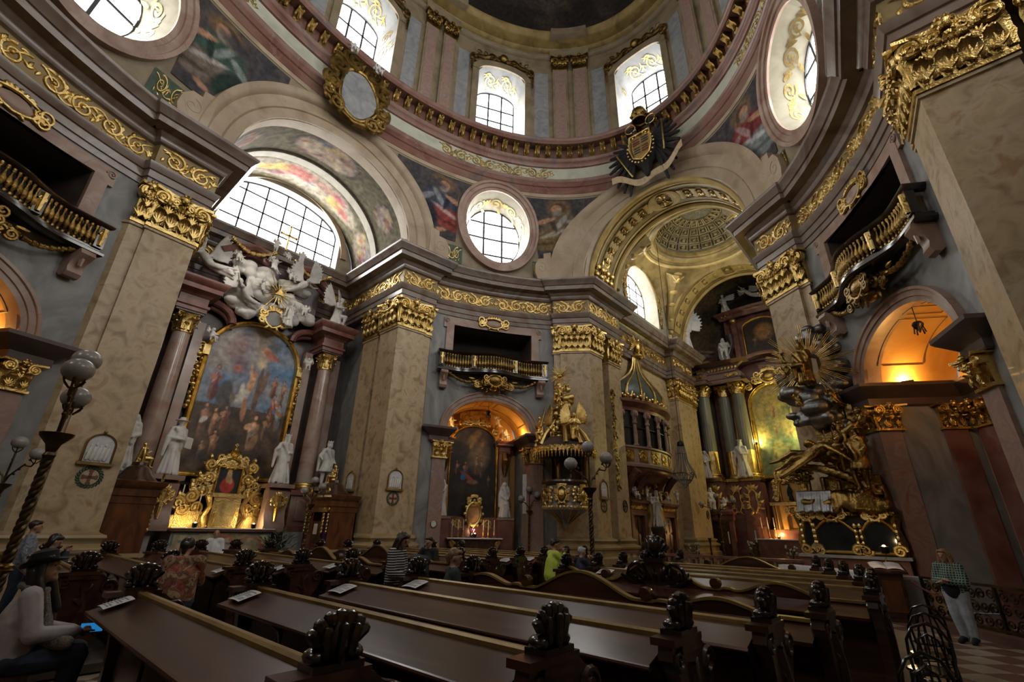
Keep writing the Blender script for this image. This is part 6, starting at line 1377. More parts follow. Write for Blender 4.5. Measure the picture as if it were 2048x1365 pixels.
# inner order of the south-east and north-west niches
for q in ('southeast', 'northwest'):
    f = bay(q); w_ = walls[q]
    ob('niche_entablature', MB(f).sweep([(-2.12, -2.42), (2.12, -2.42)], [(0, 5.55), (.05, 5.6), (.05, 5.8), (.12, 5.86), (.22, 5.95), (.34, 6.05), (.40, 6.12), (.40, 6.22), (0, 6.26)]), 'marble_dark', w_)
    sx, sy = QD[q]
    for a, b_2, fp in (((1.35, -2.36), (1.95, -2.36), 1), ((-1.95, -2.36), (-1.35, -2.36), 1), ((-.3, -2.36), (.3, -2.36), 1), ((2.08, -2.2), (2.08, -1.6), 1)):
        A, B = f(*a, 0), f(*b_2, 0); put_cap(A, B, 4.82, .74, w_, flip=sx * sy)
        P = MB(f); P.box(min(a[0], b_2[0]) - (.0 if a[0] != b_2[0] else .02), max(a[0], b_2[0]) + (.0 if a[0] != b_2[0] else .05), min(a[1], b_2[1]) - (.1 if a[1] == b_2[1] else 0), max(a[1], b_2[1]), 0, 4.85); ob('niche_pilaster', P, 'altar_red', w_)
    ob('niche_lower_back', MB(f).box(-2.1, 2.1, -2.5, -2.47, 0, 5.55), 'altar_red', w_)

# ------------------------------------------------------------------ pulpit
PX, PY = -4.85, 10.95
pu = thing('pulpit', 'gilded marble pulpit with canopy crowned by gold figures and sunburst', 'pulpit', (PX, PY, 0), world=True)
th0 = math.atan2(-1, .2)
ob('basket', MB().lathe([(.0, 1.85), (.08, 1.9), (.16, 2.05), (.42, 2.3), (.80, 2.5), (.98, 2.62), (1.0, 2.72), (.9, 2.8), (.86, 2.9), (.92, 3.3), (.86, 3.6), (.9, 3.66), (1.02, 3.72), (1.04, 3.8), (.9, 3.82), (.86, 3.0)], (PX, PY, 0), 32), 'marble_grey', pu)
ob('basket_rim', MB().lathe([(.9, 3.64), (1.02, 3.7), (1.08, 3.78), (1.06, 3.86), (.88, 3.86)], (PX, PY, 0), 32), 'wood_dark', pu)
g = MB(lambda s, n, z: (PX + (.93 + n) * math.cos(s), PY + (.93 + n) * math.sin(s), z))
for k in range(8):
    a = th0 - 2.0 + k * .571
    if k % 2 == 0:
        t_ = MB(); cartouche(t_, 0, 3.25, .5, .72, .05, 0); t_.ell((0, .05, 3.25), (.16, .08, .22), 8, 6); g.add([(a + x / .95, n + .02, z) for x, n, z in t_.v], t_.f)
    else:
        for j in range(5): g.ell((a + .05 * math.sin(j * 2), .06, 2.95 + .14 * j), (.09, .07, .09), 7, 5)
        t_ = MB(); t_.rib(spiral(0, 3.45, .12, .02, 0, 1.5, 14), .04); g.add([(a + x / .95, n + .04, z) for x, n, z in t_.v], t_.f)
for k in range(30): a = th0 - 2.2 + 4.4 * k / 29; g.ell((a, .06, 2.72), (.07, .07, .08), 6, 4)
for k in range(10):
    a = th0 - 2.1 + 4.2 * k / 9; g.tube([(a, -.05, 2.6), (a, -.25, 2.45), (a, -.5, 2.25), (a, -.75, 2.05)], [.06, .05, .045, .03], 6)
ob('basket_gilding', g, 'gold', pu)
ob('door_back', MB().lathe([(.82, 3.8), (.82, 5.05)], (PX, PY, 0), 16, PI * .1, PI * .95), 'wood_dark', pu)
for sg in (-1, 1):
    p = MB(); a = th0 + PI + sg * .9; p.tube([(PX + .95 * math.cos(a), PY + .95 * math.sin(a), z) for z in (3.85, 4.2, 4.6, 5.0)], [.16, .12, .14, .2], 8); ob('side_bracket', p, 'gold_dark', pu)
ob('canopy', MB().lathe([(0, 4.98), (1.3, 5.0), (1.42, 5.06), (1.45, 5.2), (1.36, 5.3), (1.3, 5.42), (1.1, 5.55), (.95, 5.75), (.8, 5.8), (0, 5.9)], (PX, PY, 0), 36), 'marble_dark', pu)
g = MB(lambda s, n, z: (PX + (1.46 + n) * math.cos(s), PY + (1.46 + n) * math.sin(s), z))
NT = 40
for k in range(NT):
    a = th0 - 2.3 + 4.6 * k / (NT - 1); g.ell((a, 0, 5.06), (.05, .05, .07), 6, 4); g.lathe([(.012, 0), (.012, .08), (.035, .16), (.03, .22), (.0, .23)], (a, 0, 4.8), 5, sx=.7)
t_ = MB(); rinceau(t_, -3.2, 3.2, 5.06, 5.3, .04); g.add([(th0 + x / 1.46, n, z) for x, n, z in t_.v], t_.f)
ob('canopy_fringe', g, 'gold', pu)
g = MB()
for sg in (-1, 1):
    for j in range(3):
        a = th0 + sg * (.5 + .55 * j); pts = [(PX + r * math.cos(a), PY + r * math.sin(a), z) for r, z in ((1.3, 5.4), (1.05, 5.9), (.7, 6.3), (.35, 6.8), (.15, 7.3))]; g.tube(pts, [.12, .1, .09, .1, .06], 7)
ob('canopy_ribs', g, 'gold', pu)
def heap(mb):
    r_ = random.Random(4)
    for k in range(90):
        z = r_.uniform(5.7, 7.9); rr = max(.2, .85 - .2 * (z - 5.7)); a = r_.uniform(0, 6.28); mb.ell((rr * math.cos(a) * r_.random(), rr * math.sin(a) * r_.random(), z), r_.uniform(.1, .24), 7, 5)
    for k in range(26):
        z = r_.uniform(7.3, 8.5); a = r_.uniform(0, 6.28); mb.ell((.3 * math.cos(a), .3 * math.sin(a), z), r_.uniform(.08, .18), 6, 5)
blobq('pulpit_heap', heap, .035); flush()
o = link('gilt_cloud_heap', LIB['pulpit_heap'], 'gold', pu); o.matrix_parent_inverse = Matrix.Identity(4); o.location = (0, 0, 0)
g = MB()
vd = Vector((CAM.x - PX, CAM.y - PY, 0)).normalized(); rt_ = Vector((-vd.y, vd.x, 0)); ctr = Vector((PX, PY, 8.85)) + Vector((0, -.25, 0))
n2 = Vector((.35, -.94, 0)); r2 = Vector((.94, .35, 0))
for k in range(32): a = 2 * PI * k / 32; L = .62 if k % 2 else .46; d = r2 * math.cos(a) + Vector((0, 0, 1)) * math.sin(a); g.cap(ctr + d * .12, ctr + d * L, .022, .012, 5)
g.ell(ctr, (.16, .1, .1), 8, 5); g.cap(ctr, ctr + r2 * .3 + Vector((0, 0, .08)), .05, .01); g.cap(ctr, ctr - r2 * .3 + Vector((0, 0, .08)), .05, .01); ob('sunburst', g, 'gold', pu)
for i, (k, a, r, z, rz, sc_, lab) in enumerate((('angel_kneeling', th0 - .9, 1.05, 5.55, -.6, .74, 'gold angel on the left rim of the pulpit canopy'), ('angel_kneeling', th0 + .9, 1.05, 5.55, .6, .74, 'gold angel on the right rim of the pulpit canopy'), ('putto_seated', th0 - .2, .75, 5.75, 0, .75, 'gold cherub at the front of the pulpit canopy'), ('putto_flying', th0 + .5, .5, 6.6, .3, .8, 'gold cherub climbing the right of the pulpit crown'), ('putto_flying', th0 - .6, .5, 6.5, -.4, .8, 'gold cherub climbing the left of the pulpit crown'), ('putto_standing', th0, .35, 7.3, 0, .8, 'gold cherub under the pulpit sunburst'), ('putto_seated', th0 + .2, .4, 7.7, .6, .7, 'gold cherub at the right of the pulpit sunburst'))):
    place(k, 'gilt_angel' if 'angel' in k else 'gilt_cherub', lab, 'angel' if 'angel' in k else 'cherub', (PX + r * math.cos(a), PY + r * math.sin(a), z), rz + .1 + PI, 'gold', sc_)
# hanging gilt trophies on the pillars right of the pulpit
for i, (x, y, n, lab) in enumerate(((-4.48, 15.15, (1, 0), 'gilt hanging trophy on the pilaster right of the pulpit'), (-4.83, 27.6, (1, 0), 'gilt hanging trophy on the far choir pilaster'))):
    g = MB(lambda s, k, z: (x + k, y + s, z))
    for z in (9.0, 8.6, 8.2, 7.7, 7.2, 6.6, 6.0, 5.5, 5.0, 4.5, 4.0): g.rib(spiral(.0, z, .14 + .06 * math.sin(z * 3), .03, z, 1.4, 14), .045, 1, .04); leaflet(g, 0, z, -PI / 2 + math.sin(z * 5), .4, .08, .4, .04); g.ell((0, .05, z - .2), (.08, .06, .12), 6, 4)
    g.rib([(0, 9.2), (0, 3.8)], [.03, .03], 1, .02); tag(ob('gilt_trophy', g, 'gold_dark'), lab, 'ornament')

# ------------------------------------------------------------------ south-east: gilded martyrdom group with glass shrine
G = lambda s, n, z: (5.5 + s, 11.75 - n, z)
sh = thing('glass_shrine', 'gilt framed glass coffin altar beneath the golden martyrdom sculpture', 'shrine', (5.5, 11, 0), world=True)
ob('altar_base', MB(G).box(-1.25, 1.3, 0, 1.2, 0, 1.2), 'altar_red', sh); ob('altar_slab', MB(G).box(-1.32, 1.38, 0, 1.3, 1.2, 1.28), 'stone_plinth', sh)
ob('coffin_body', MB(G).box(-1.1, 1.15, .1, 1.05, 1.28, 2.4), 'dark_void', sh)
def ogee(w, z0, z1, n=18):
    pts = [(-w, z0), (-w, z0 + (z1 - z0) * .55)]
    for i in range(1, n): t_ = i / n; x = -w + 2 * w * t_; pts.append((x, z0 + (z1 - z0) * (.55 + .38 * math.sin(PI * t_) + .1 * max(0, 1 - abs(t_ - .5) * 7))))
    return pts + [(w, z0 + (z1 - z0) * .55), (w, z0), (-w, z0)]
for cx, w, lab in ((-.95, .12, 'glass'), (-.28, .48, 'glass'), (.78, .36, 'glass')):
    fp = ogee(w, 1.4, 2.28); ob('glass_pane', MB(lambda s, n, z: G(s + cx, n + 1.08, z)).extr(fp[:-1], 0, .02), 'dark_glass', sh)
    b = MB(lambda s, n, z: G(s + cx, n + 1.08, z)); frame(b, fp, .1, .12)
    for sg in (-1, 1):
        b.rib(spiral(sg * (w + .02), 1.42, .16, .03, 0, 1.6 * sg, 16), .055, 1, .1); b.rib(spiral(sg * (w * .6), 2.36, .12, .02, 0, 1.6 * sg, 16), .045, 1, .08)
        for j in range(4): b.ell((sg * (w + .05), .1, 1.6 + .16 * j), (.06, .08, .08), 6, 4)
    cartouche(b, 0, 2.42, max(.4, w * 1.1), .4, .05, .08); ob('gilt_pane_frame', b, 'gold', sh)
b = MB(G)
for s in (-1.15, 1.2):
    b.tube([(s, 1.0, 1.28), (s * 1.06, 1.05, 1.6), (s * .98, 1.0, 2.0), (s * 1.04, 1.0, 2.4)], [.12, .1, .1, .14], 7)
b.box(-1.2, 1.25, .05, 1.12, 2.36, 2.46); ob('gilt_cornice', b, 'gold_dark', sh)
def rocks(mb):
    r_ = random.Random(8)
    for k in range(34): mb.cbox((r_.uniform(-.6, 1.15), r_.uniform(-.9, -.2), r_.uniform(2.5, 3.0)), (r_.uniform(.3, .6), r_.uniform(.3, .6), r_.uniform(.25, .5)), r_.uniform(0, 3), r_.uniform(.6, 1))
    for k in range(14): mb.ell((r_.uniform(-1.0, 1.2), -.95, r_.uniform(2.5, 2.75)), r_.uniform(.08, .2), 7, 5)
blobq('shrine_rocks', rocks, .045)
def bridge(mb):
    for k in range(4): x = -.75 + .4 * k; mb.cap((x, -.5, 2.9), (x + .03, -.5, 3.6 - .12 * k), .07, .07); 
    for k in range(12): t_ = k / 11; mb.cbox((-.9 + 1.9 * t_, -.45, 3.85 - .85 * t_ * t_), (.3, .75, .16))
    mb.cbox((.35, -.1, 3.2), (1.6, .3, .7))
blobq('shrine_bridge', bridge, .04)
def silk(mb):
    for k in range(13): x = -1.05 + .075 * k; mb.cap((x, -.85, 3.05), (x - .02, -1.12, 2.45 + .02 * (k % 3)), .055, .035, 7); mb.cap((x, -.2, 3.05), (x, -.85, 3.05), .06, .06)
blobq('silver_drapery', silk, .022)
def cl2(mb): clouds(mb, [(-.05, -.3, 6.1, .72), (-.5, .05, 6.5, .42), (.35, -.3, 5.4, .45), (.8, -.1, 5.1, .4), (.75, .0, 6.4, .5), (.95, .1, 7.2, .5), (.75, .15, 7.9, .45), (.1, .1, 8.5, .42), (-.45, -.1, 5.5, .36), (-.65, .1, 7.0, .34), (.5, .15, 8.6, .4)], 5)
blobq('silver_clouds', cl2, .04)
def drap(mb):
    r_ = random.Random(12)
    for k in range(30): x = r_.uniform(-.7, .6); z = r_.uniform(3.6, 4.7); a = r_.uniform(-.8, .8); mb.cap((x, -.35 + r_.uniform(-.25, .2), z), (x + .45 * math.cos(a), -.35 + r_.uniform(-.25, .2), z + .45 * math.sin(a) - .15), r_.uniform(.06, .13), r_.uniform(.04, .09), 6)
blobq('gilt_drapery', drap, .035); flush()
for key, nm_, lab, m in (('shrine_rocks', 'gilt_rocks', 'dark gilded rock base carrying the soldier and martyr figures', 'gold_dark'), ('shrine_bridge', 'gilt_bridge', 'gilded arched bridge under the falling martyr', 'gold_dark'), ('gilt_drapery', 'gilt_drapery', 'gilded billowing drapery around the falling martyr', 'gold_dark'), ('silver_drapery', 'silver_drapery', 'silver fringed drapery hanging over the glass shrine', 'silver'), ('silver_clouds', 'silver_clouds', 'silvered clouds around the gilded Madonna at the right pillar', 'silver')):
    o = link(nm_, LIB[key], m); o.location = (5.5, 11.45, 0) if key != 'silver_clouds' else (5.35, 11.5, 0); tag(o, lab, 'sculpture')
S_ = PI
place('soldier', 'soldier_statue', 'gilded soldier in short tunic standing right of the falling martyr', 'statue', (6.28, 10.4, 3.0), S_ - .6, 'gold_dark', .9)
place('martyr_falling', 'saint_statue', 'gilded falling martyr over the bridge beside the soldier', 'statue', (5.15, 10.5, 3.3), S_ + .1, 'gold_dark', 1.0)
place('saint_prince', 'executioner_statue', 'gilded man bending over to push the martyr off the bridge', 'statue', (5.65, 11.15, 3.75), S_ + .9, 'gold_dark', .95, tilt=(-.75, 0))
place('saint_seated', 'madonna_statue', 'gilded seated Madonna amid rays above the martyrdom group', 'statue', (5.4, 10.85, 6.55), S_ - .2, 'gold_dark', .92)
for k, x, y, z, rz, sc_, lab in (('putto_flying', 4.75, 11.1, 7.3, 2.6, .7, 'gold cherub left of the gilded Madonna'), ('putto_flying', 6.0, 11.0, 5.6, 3.4, .75, 'gold cherub below the silver cloud at right'), ('putto_seated', 4.85, 11.0, 6.9, 3.0, .6, 'small gold cherub at the knee of the gilded Madonna'), ('putto_flying', 5.0, 10.9, 5.7, 3.0, .6, 'gold cherub under the silver cloud bank'), ('putto_seated', 5.95, 10.9, 4.7, 3.4, .65, 'gold cherub behind the soldier')): place(k, 'gilt_cherub', lab, 'cherub', (x, y, z), rz, 'gold_dark', sc_)
ry = MB(); c0 = Vector((5.45, 11.05, 7.3))
for k in range(26):
    a = 2 * PI * k / 26 + .1; L = (1.5, 1.15, 1.3)[k % 3]; d = Vector((math.cos(a), 0, math.sin(a)))
    if d.z < -.95: continue
    for j in (-.04, 0, .04): e = Vector((-d.z, 0, d.x)) * j; ry.cap(c0 + d * .45 + e, c0 + d * L + e * 1.6, .018, .01, 5)
tag(ob('gilt_rays', ry, 'gold'), 'gilded rays radiating behind the Madonna on the right pillar', 'ornament')
pl = MB()
for k in range(5): x = 5.3 + .24 * k; pl.cbox((x, 11.55, 5.1), (.2, .08, 1.9 - .15 * (k % 3)), .0)
tag(ob('gilt_planks', pl, 'gold_dark'), 'gilded wooden planks behind the falling martyr', 'sculpture')
tr_ = MB()
for k in range(6): a = k * 1.05; tr_.tube([(4.75, 11.0, 3.0), (4.65, 10.9, 3.4), (4.5 + .3 * math.cos(a), 10.85, 3.75 + .3 * math.sin(a))], [.05, .035, .02], 6)
for k in range(70): tr_.ell((4.5 + rnd.uniform(-.42, .42), 10.85 + rnd.uniform(-.15, .15), 3.75 + rnd.uniform(-.42, .5)), (.09, .03, .05), 6, 4)
tag(ob('gilt_tree', tr_, 'gold_dark'), 'gilded thorny bush beside the bridge near the high altar', 'sculpture')
# ------------------------------------------------------------------ oratory box of the choir
OV = [(5.25, 16.4), (4.7, 16.4), (4.3, 17.2), (4.02, 18.2), (3.92, 19.4), (4.02, 20.6), (4.3, 21.6), (4.7, 22.4), (5.25, 22.4)]
om = lambda u, v, z: (-u, v, z)
orr = thing('oratory_box', 'glazed marble oratory box on the choir wall right of the pulpit', 'oratory', (-5.2, 19.4, 4.4), world=True)
ob('underside', MB(om).sweep(OV, [(-.9, 4.35), (-.5, 4.5), (-.2, 4.75), (.05, 4.95), (.1, 5.1), (0, 5.15)]), 'altar_red', orr)
ob('sill', MB(om).sweep(OV, [(0, 5.1), (.16, 5.12), (.18, 5.25), (.06, 5.3), (0, 5.34)]), 'marble_pink', orr)
ob('parapet', MB(om).sweep(OV, [(0, 5.3), (0, 6.15), (.1, 6.18), (.1, 6.28), (-.1, 6.3)]), 'marble_pink', orr)
ob('glazing', MB(om).sweep([(u + .12, v) for u, v in OV], [(0, 6.25), (0, 8.35)]), 'dark_glass', orr)
ob('cornice', MB(om).sweep(OV, [(-.2, 8.3), (.02, 8.3), (.05, 8.5), (.12, 8.55), (.22, 8.68), (.32, 8.76), (.34, 8.9), (-.8, 8.98)]), 'altar_red', orr)
for i, (u, v) in enumerate(OV[1:-1]):
    c = MB(om).lathe([(.16, 6.28), (.17, 6.36), (.11, 6.42), (.13, 6.9), (.10, 7.5), (.16, 7.56), (.16, 7.66), (.11, 7.7), (.13, 7.9), (.2, 8.1), (.16, 8.3)], (u, v, 0), 10); ob('baluster_column', c, 'marble_pink', orr)
    g = MB(om); g.ell((u - .12, v, 8.05), (.14, .16, .2), 8, 6); g.rib(spiral(0, 0, .1, .02, 0, 1.5, 12), .03); ob('column_scroll', MB(om).ell((u - .14, v, 8.1), (.13, .17, .2), 8, 6), 'marble_redpanel', orr)
for a, b in zip(OV[1:-1], OV[2:-1]):
    L = (Vector(b) - Vector(a)).length; f = comp(seg(a, b), om); ob('gilt_panel', MB(f).box(.2, L - .2, .0, .03, 5.42, 6.08), 'gold_dark', orr); g = MB((lambda F: lambda s, n, z: F(s, n + .03, z))(f)); rinceau(g, .22, L - .22, 5.45, 6.05, .04); ob('panel_scrollwork', g, 'gold', orr)
    w_ = MB(f); w_.box(.1, .16, -.1, 0, 6.3, 8.3); w_.box(L - .16, L - .1, -.1, 0, 6.3, 8.3); w_.box(.1, L - .1, -.1, -.02, 7.3, 7.36); ob('window_bars', w_, 'iron', orr)
for v in (17.0, 18.2, 20.6, 21.8):
    k = MB(om); k.tube([(5.2, v, 3.7), (4.9, v, 3.9), (4.75, v, 4.3), (4.45, v, 4.7), (4.2, v, 4.95)], [.12, .2, .22, .24, .26], 8); ob('scroll_bracket', k, 'altar_red', orr)
g = MB(om)
for i in range(40): g.ell((4.95 - rnd.uniform(0, .25), rnd.uniform(17.2, 21.6), rnd.uniform(3.7, 4.6)), rnd.uniform(.07, .16), 7, 5)
ob('gilt_foliage', g, 'gold_dark', orr)
on = thing('onion_roof', 'dark onion dome with gold ribs crowning the oratory box', 'roof', (-4.9, 19.4, 8.95), world=True)
OP = [(2.72, 8.95), (2.95, 9.15), (3.0, 9.45), (2.85, 9.8), (2.35, 10.2), (1.65, 10.6), (1.05, 11.0), (.65, 11.45), (.42, 11.95), (.36, 12.3)]
ob('onion_shell', MB().lathe(OP, (-5.0, 19.4, 0), 28, -PI / 2, PI / 2, .36, 1), 'onion_green', on)
for k in range(7):
    a = -PI / 2 + PI * k / 6; ob('gilt_rib', MB().tube([(-5.0 + r * math.cos(a) * .37 + .03, 19.4 + r * math.sin(a) * 1.01, z) for r, z in OP], .075, 6), 'gold', on)
b = MB(); b.lathe([(.3, 12.25), (.42, 12.35), (.36, 12.5), (.2, 12.55)], (-4.85, 19.4, 0), 12)
for k in range(30): a = -PI / 2 + PI * k / 29; b.ell((-5.0 + 3.02 * math.cos(a) * .36 + .05, 19.4 + 3.0 * math.sin(a), 9.12 + .1 * (k % 2)), (.1, .12, .1), 6, 4)
for j in range(16): a = -PI / 2 + PI * j / 15; b.rib([(0, 0), (.01, .01)], .001) if False else b.cap((-5.0 + 2.9 * math.cos(a) * .38, 19.4 + 2.9 * math.sin(a), 9.0), (-5.0 + 2.8 * math.cos(a) * .45, 19.4 + 2.75 * math.sin(a), 9.0 + .45 * (j % 2)), .12, .05, 6)
ob('gilt_trim', b, 'gold', on)
b = MB(); c = Vector((-4.75, 19.4, 13.0)); b.ell(c, (.2, .25, .42), 10, 7); b.ell(c + Vector((.05, 0, .5)), .14, 8, 6); b.cap(c + Vector((.1, 0, .5)), c + Vector((.3, .05, .46)), .06, .02)
for sg in (-1, 1):
    for k in range(8): b.cap(c + Vector((0, sg * .15, .2)), c + Vector((.0, sg * (.5 + .08 * k), .75 - .17 * k)), .07, .03, 6)
tag(ob('gilt_eagle', b, 'gold'), 'small gilded eagle on top of the onion roof', 'ornament')
for k, v, z, rz, sc_, lab in (('saint_king', 20.0, 2.05, .0, .95, 'white statue on a bracket between the two choir doors'), ('putto_seated', 17.5, 3.44, .3, .85, 'white cherub on the first choir door cornice'), ('putto_standing', 18.9, 3.44, -.2, .8, 'white cherub on the right end of first choir door cornice'), ('putto_flying', 19.3, 3.0, .2, .9, 'white cherub with wings left of the bracket statue'), ('putto_seated', 21.6, 3.44, .4, .85, 'white cherub on the left end of second door cornice'), ('putto_standing', 23.1, 3.44, -.3, .85, 'white cherub at the far end of second door cornice'), ('putto_flying', 20.8, 1.55, 0, .95, 'white cherub clinging below the bracket statue'), ('putto_flying', 20.6, 3.3, .3, .8, 'white cherub right of the bracket statue head')):
    place(k, 'saint_statue' if 'saint' in k else 'cherub_statue', lab, 'statue' if 'saint' in k else 'cherub', (-4.75, v, z), E_ + rz, sc_=sc_)
b = thing('statue_bracket', 'dark marble bracket with basin between the choir doors', 'bracket', (-5.0, 20.2, 0), world=True)
ob('corbel', MB().lathe([(.0, 1.2), (.2, 1.4), (.45, 1.75), (.55, 1.95), (.55, 2.05)], (-5.0, 20.1, 0), 14, -PI / 2, PI / 2), 'marble_dark', b); ob('basin', MB().lathe([(.3, 0), (.22, .2), (.14, .6), (.3, .8), (.5, 1.0), (.5, 1.1), (0, 1.12)], (-4.8, 20.2, 0), 16), 'marble_dark', b); ob('gilt_shield', MB().ell((-4.85, 20.75, 2.75), (.12, .35, .5), 10, 7), 'gold', b)

# ------------------------------------------------------------------ high altar
ha = thing('high_altar', 'green columned high altar framing the luminous arched painting', 'altar', (0, 31.5, 0), world=True)
flt = lambda a: 1 - .06 * (0.5 + .5 * math.cos(a * 18))
for x, y in ((-4.75, 30.6), (-3.45, 31.6), (-2.25, 31.2), (2.35, 31.2), (3.5, 31.6), (4.75, 30.6)):
    col = column(ha, (x, y), .52, 5.85, 12.0, 'fluted_green', 54, .95, flt)
    ob('gilt_lower_shaft', MB().lathe([(.535, 5.95), (.54, 7.6), (.53, 7.65)], (x, y, 0), 54, fl=flt), 'gold', col)
    ob('column_pedestal', MB().cbox((x, y, 3.9), (1.35, 1.35, 3.4)), 'altar_red', ha); ob('pedestal_cornice', MB().cbox((x, y - .05, 5.5), (1.6, 1.6, .22), 0, .95), 'gold_dark', ha); ob('pedestal_foot', MB().cbox((x, y, 1.2), (1.6, 1.6, 2.2), 0, .92), 'altar_red', ha)
    g = MB(lambda s, n, z: (x + s, y - .68 - n, z)); cartouche(g, 0, 4.0, .7, 1.6, .07, 0); ob('pedestal_gilding', g, 'gold', ha)
for sg in (-1, 1):
    for path in ([(sg * 5.4, 32.4), (sg * 5.4, 29.95), (sg * 4.1, 29.95), (sg * 4.1, 30.6), (sg * 2.95, 30.6), (sg * 1.6, 30.6), (sg * 1.6, 32.4)],):
        ent_block(ha, None, path, 12.95, 1.35, 'marble_redpanel', side=1 if sg < 0 else -1) if False else ob('entablature', MB().sweep(path, [(-.4, 12.95)] + [(o * 1.3, 12.95 + h * 1.3) for o, h in RED], -1 if sg > 0 else 1) if sg < 0 else MB().sweep(path, [(-.4, 12.95)] + [(o * 1.3, 12.95 + h * 1.3) for o, h in RED], -1), 'marble_redpanel', ha)
    g = MB()
    for k in range(14): g.cbox((sg * (1.8 + .26 * k), 30.35 if k < 9 else 29.7, 14.05), (.13, .3, .16))
    ob('dentils', g, 'gold', ha)
    for xx in (4.75, 2.3):
        g = MB(lambda s, n, z: (sg * xx + s, (30.55 if xx < 3 else 29.9) - n, z)); rinceau(g, -.5, .5, 13.42, 13.72, .04); ob('frieze_gilding', g, 'gold', ha)
ob('altar_back', MB().box(-5.2, 5.2, 32.3, 32.6, 2, 16.4), 'altar_red', ha)
hp = thing('altar_painting', 'luminous arched high altar painting glimpsed behind the gilded sculpture', 'painting', (0, 31.9, 5.7), world=True)
hm = lambda s, n, z: (.1 + s, 31.9 - n, z)
bl = [(.5, .85, .4, .14, 0, (.34, .27, .09), .9)] + man(.42, .72, .2, (.36, .24, .14), (.30, .10, .06), .2) + man(.75, .74, .2, (.3, .2, .12), (.08, .13, .11), -.3) + man(.4, .5, .18, (.36, .25, .13), (.28, .19, .09), .3) + man(.7, .45, .18, (.3, .2, .12), (.15, .16, .1), 0) + man(.3, .25, .2, (.3, .2, .1), (.22, .16, .08), 0) + man(.6, .2, .2, (.3, .2, .1), (.10, .14, .10), 0) + [(.5, .36, .5, .06, 0, (.12, .17, .12), .8), (.4, .3, .12, .1, 0, (.26, .26, .12), .6)]
picture(hp, hm, 1.65, 5.8, 11.0, 12.55, canvas(lambda s, t_: lerp((.12, .15, .10), (.30, .25, .11), max(0, min(1, .5 + noise.noise((s * 4, t_ * 6, 9)) + (t_ - .5)))), bl), nx=44, nz=80)
b = MB(hm); frame(b, frame_path(1.65, 5.8, 11.0, 12.55), .28, .3); ob('gilt_frame', b, 'gold', hp)
g = MB(hm)
for sg in (-1, 1):
    for j, (x, z, r) in enumerate(((.5, 13.2, .35), (1.1, 13.0, .3), (1.6, 12.6, .28))): g.rib([(sg * a, c) for a, c in spiral(x, z, r, .04, j, 1.6, 18)], .09, 1, .3)
cartouche(g, 0, 13.2, 1.6, 1.1, .1, .35); g.ell((0, .35, 13.2), (.5, .25, .4), 10, 6); ob('gilt_crest', g, 'gold', hp)
up_ = thing('altar_attic', 'gilded upper storey of the high altar with small dark painting', 'altar', (0, 31.8, 14.8), world=True)
ob('attic_wall', MB().box(-2.6, 2.6, 31.9, 32.3, 14.7, 19.0), 'altar_red', up_)
um = lambda s, n, z: (.1 + s, 31.85 - n, z)
picture(up_, um, 1.2, 15.3, 17.6, 18.2, canvas(lambda s, t_: (.035, .026, .016), [(.6, .6, .35, .3, 0, (.34, .17, .05), .8)] + man(.3, .4, .4, (.26, .14, .07), (.12, .06, .04), .3) + man(.75, .5, .4, (.3, .18, .08), (.2, .12, .06), -.3)), nx=26, nz=30, name='attic_picture')
b = MB(um); frame(b, frame_path(1.2, 15.3, 17.6, 18.2), .16, .16); ob('attic_frame', b, 'gold', up_)
for sg in (-1, 1):
    ob('attic_pilaster', MB().box(sg * 1.55, sg * 1.95, 31.5, 31.95, 14.8, 18.4), 'altar_red', up_); b = MB(); b.ell((sg * 1.75, 31.45, 18.4), (.35, .25, .3), 10, 6); ob('attic_capital', b, 'gold', up_)
    b = MB(); b.tube([(sg * 2.9, 31.4, 15.0), (sg * 2.5, 31.4, 15.5), (sg * 2.1, 31.4, 16.4), (sg * 2.15, 31.4, 17.2)], [.4, .35, .22, .3], 10); b.lathe([(.1, 0), (.42, .05), (.45, .3), (.4, .6), (.1, .65)], (sg * 3.0, 31.2, 14.75), 12); ob('attic_scroll', b, 'marble_dark', up_)
    g = MB()
    for k in range(9): g.cbox((sg * (.3 + .27 * k), 31.3, 18.85 + .12 * (8 - k) * .4), (.14, .25, .16))
    ob('attic_dentils', g, 'gold', up_)
ob('attic_cornice', MB().sweep([(-2.7, 32.3), (-2.7, 31.6), (-1.3, 31.4), (0, 31.3), (1.3, 31.4), (2.7, 31.6), (2.7, 32.3)], [(0, 18.6), (-.1, 18.65), (-.15, 18.9), (-.4, 19.05), (-.45, 19.25), (.3, 19.3)]), 'altar_red', up_)
ob('attic_pediment', MB().lathe([(2.1, 15.0 + 0.0), (2.3, 15.0), (2.3, 15.2), (2.0, 15.2)], (0, 0, 0), 8) if False else MB(lambda s, n, z: (s, 31.2 - n, z)).rib([(2.2 * math.cos(a), 13.9 + 1.2 * math.sin(a)) for a in frange(.35, PI - .35, 20)], .16, 1), 'altar_red', up_)
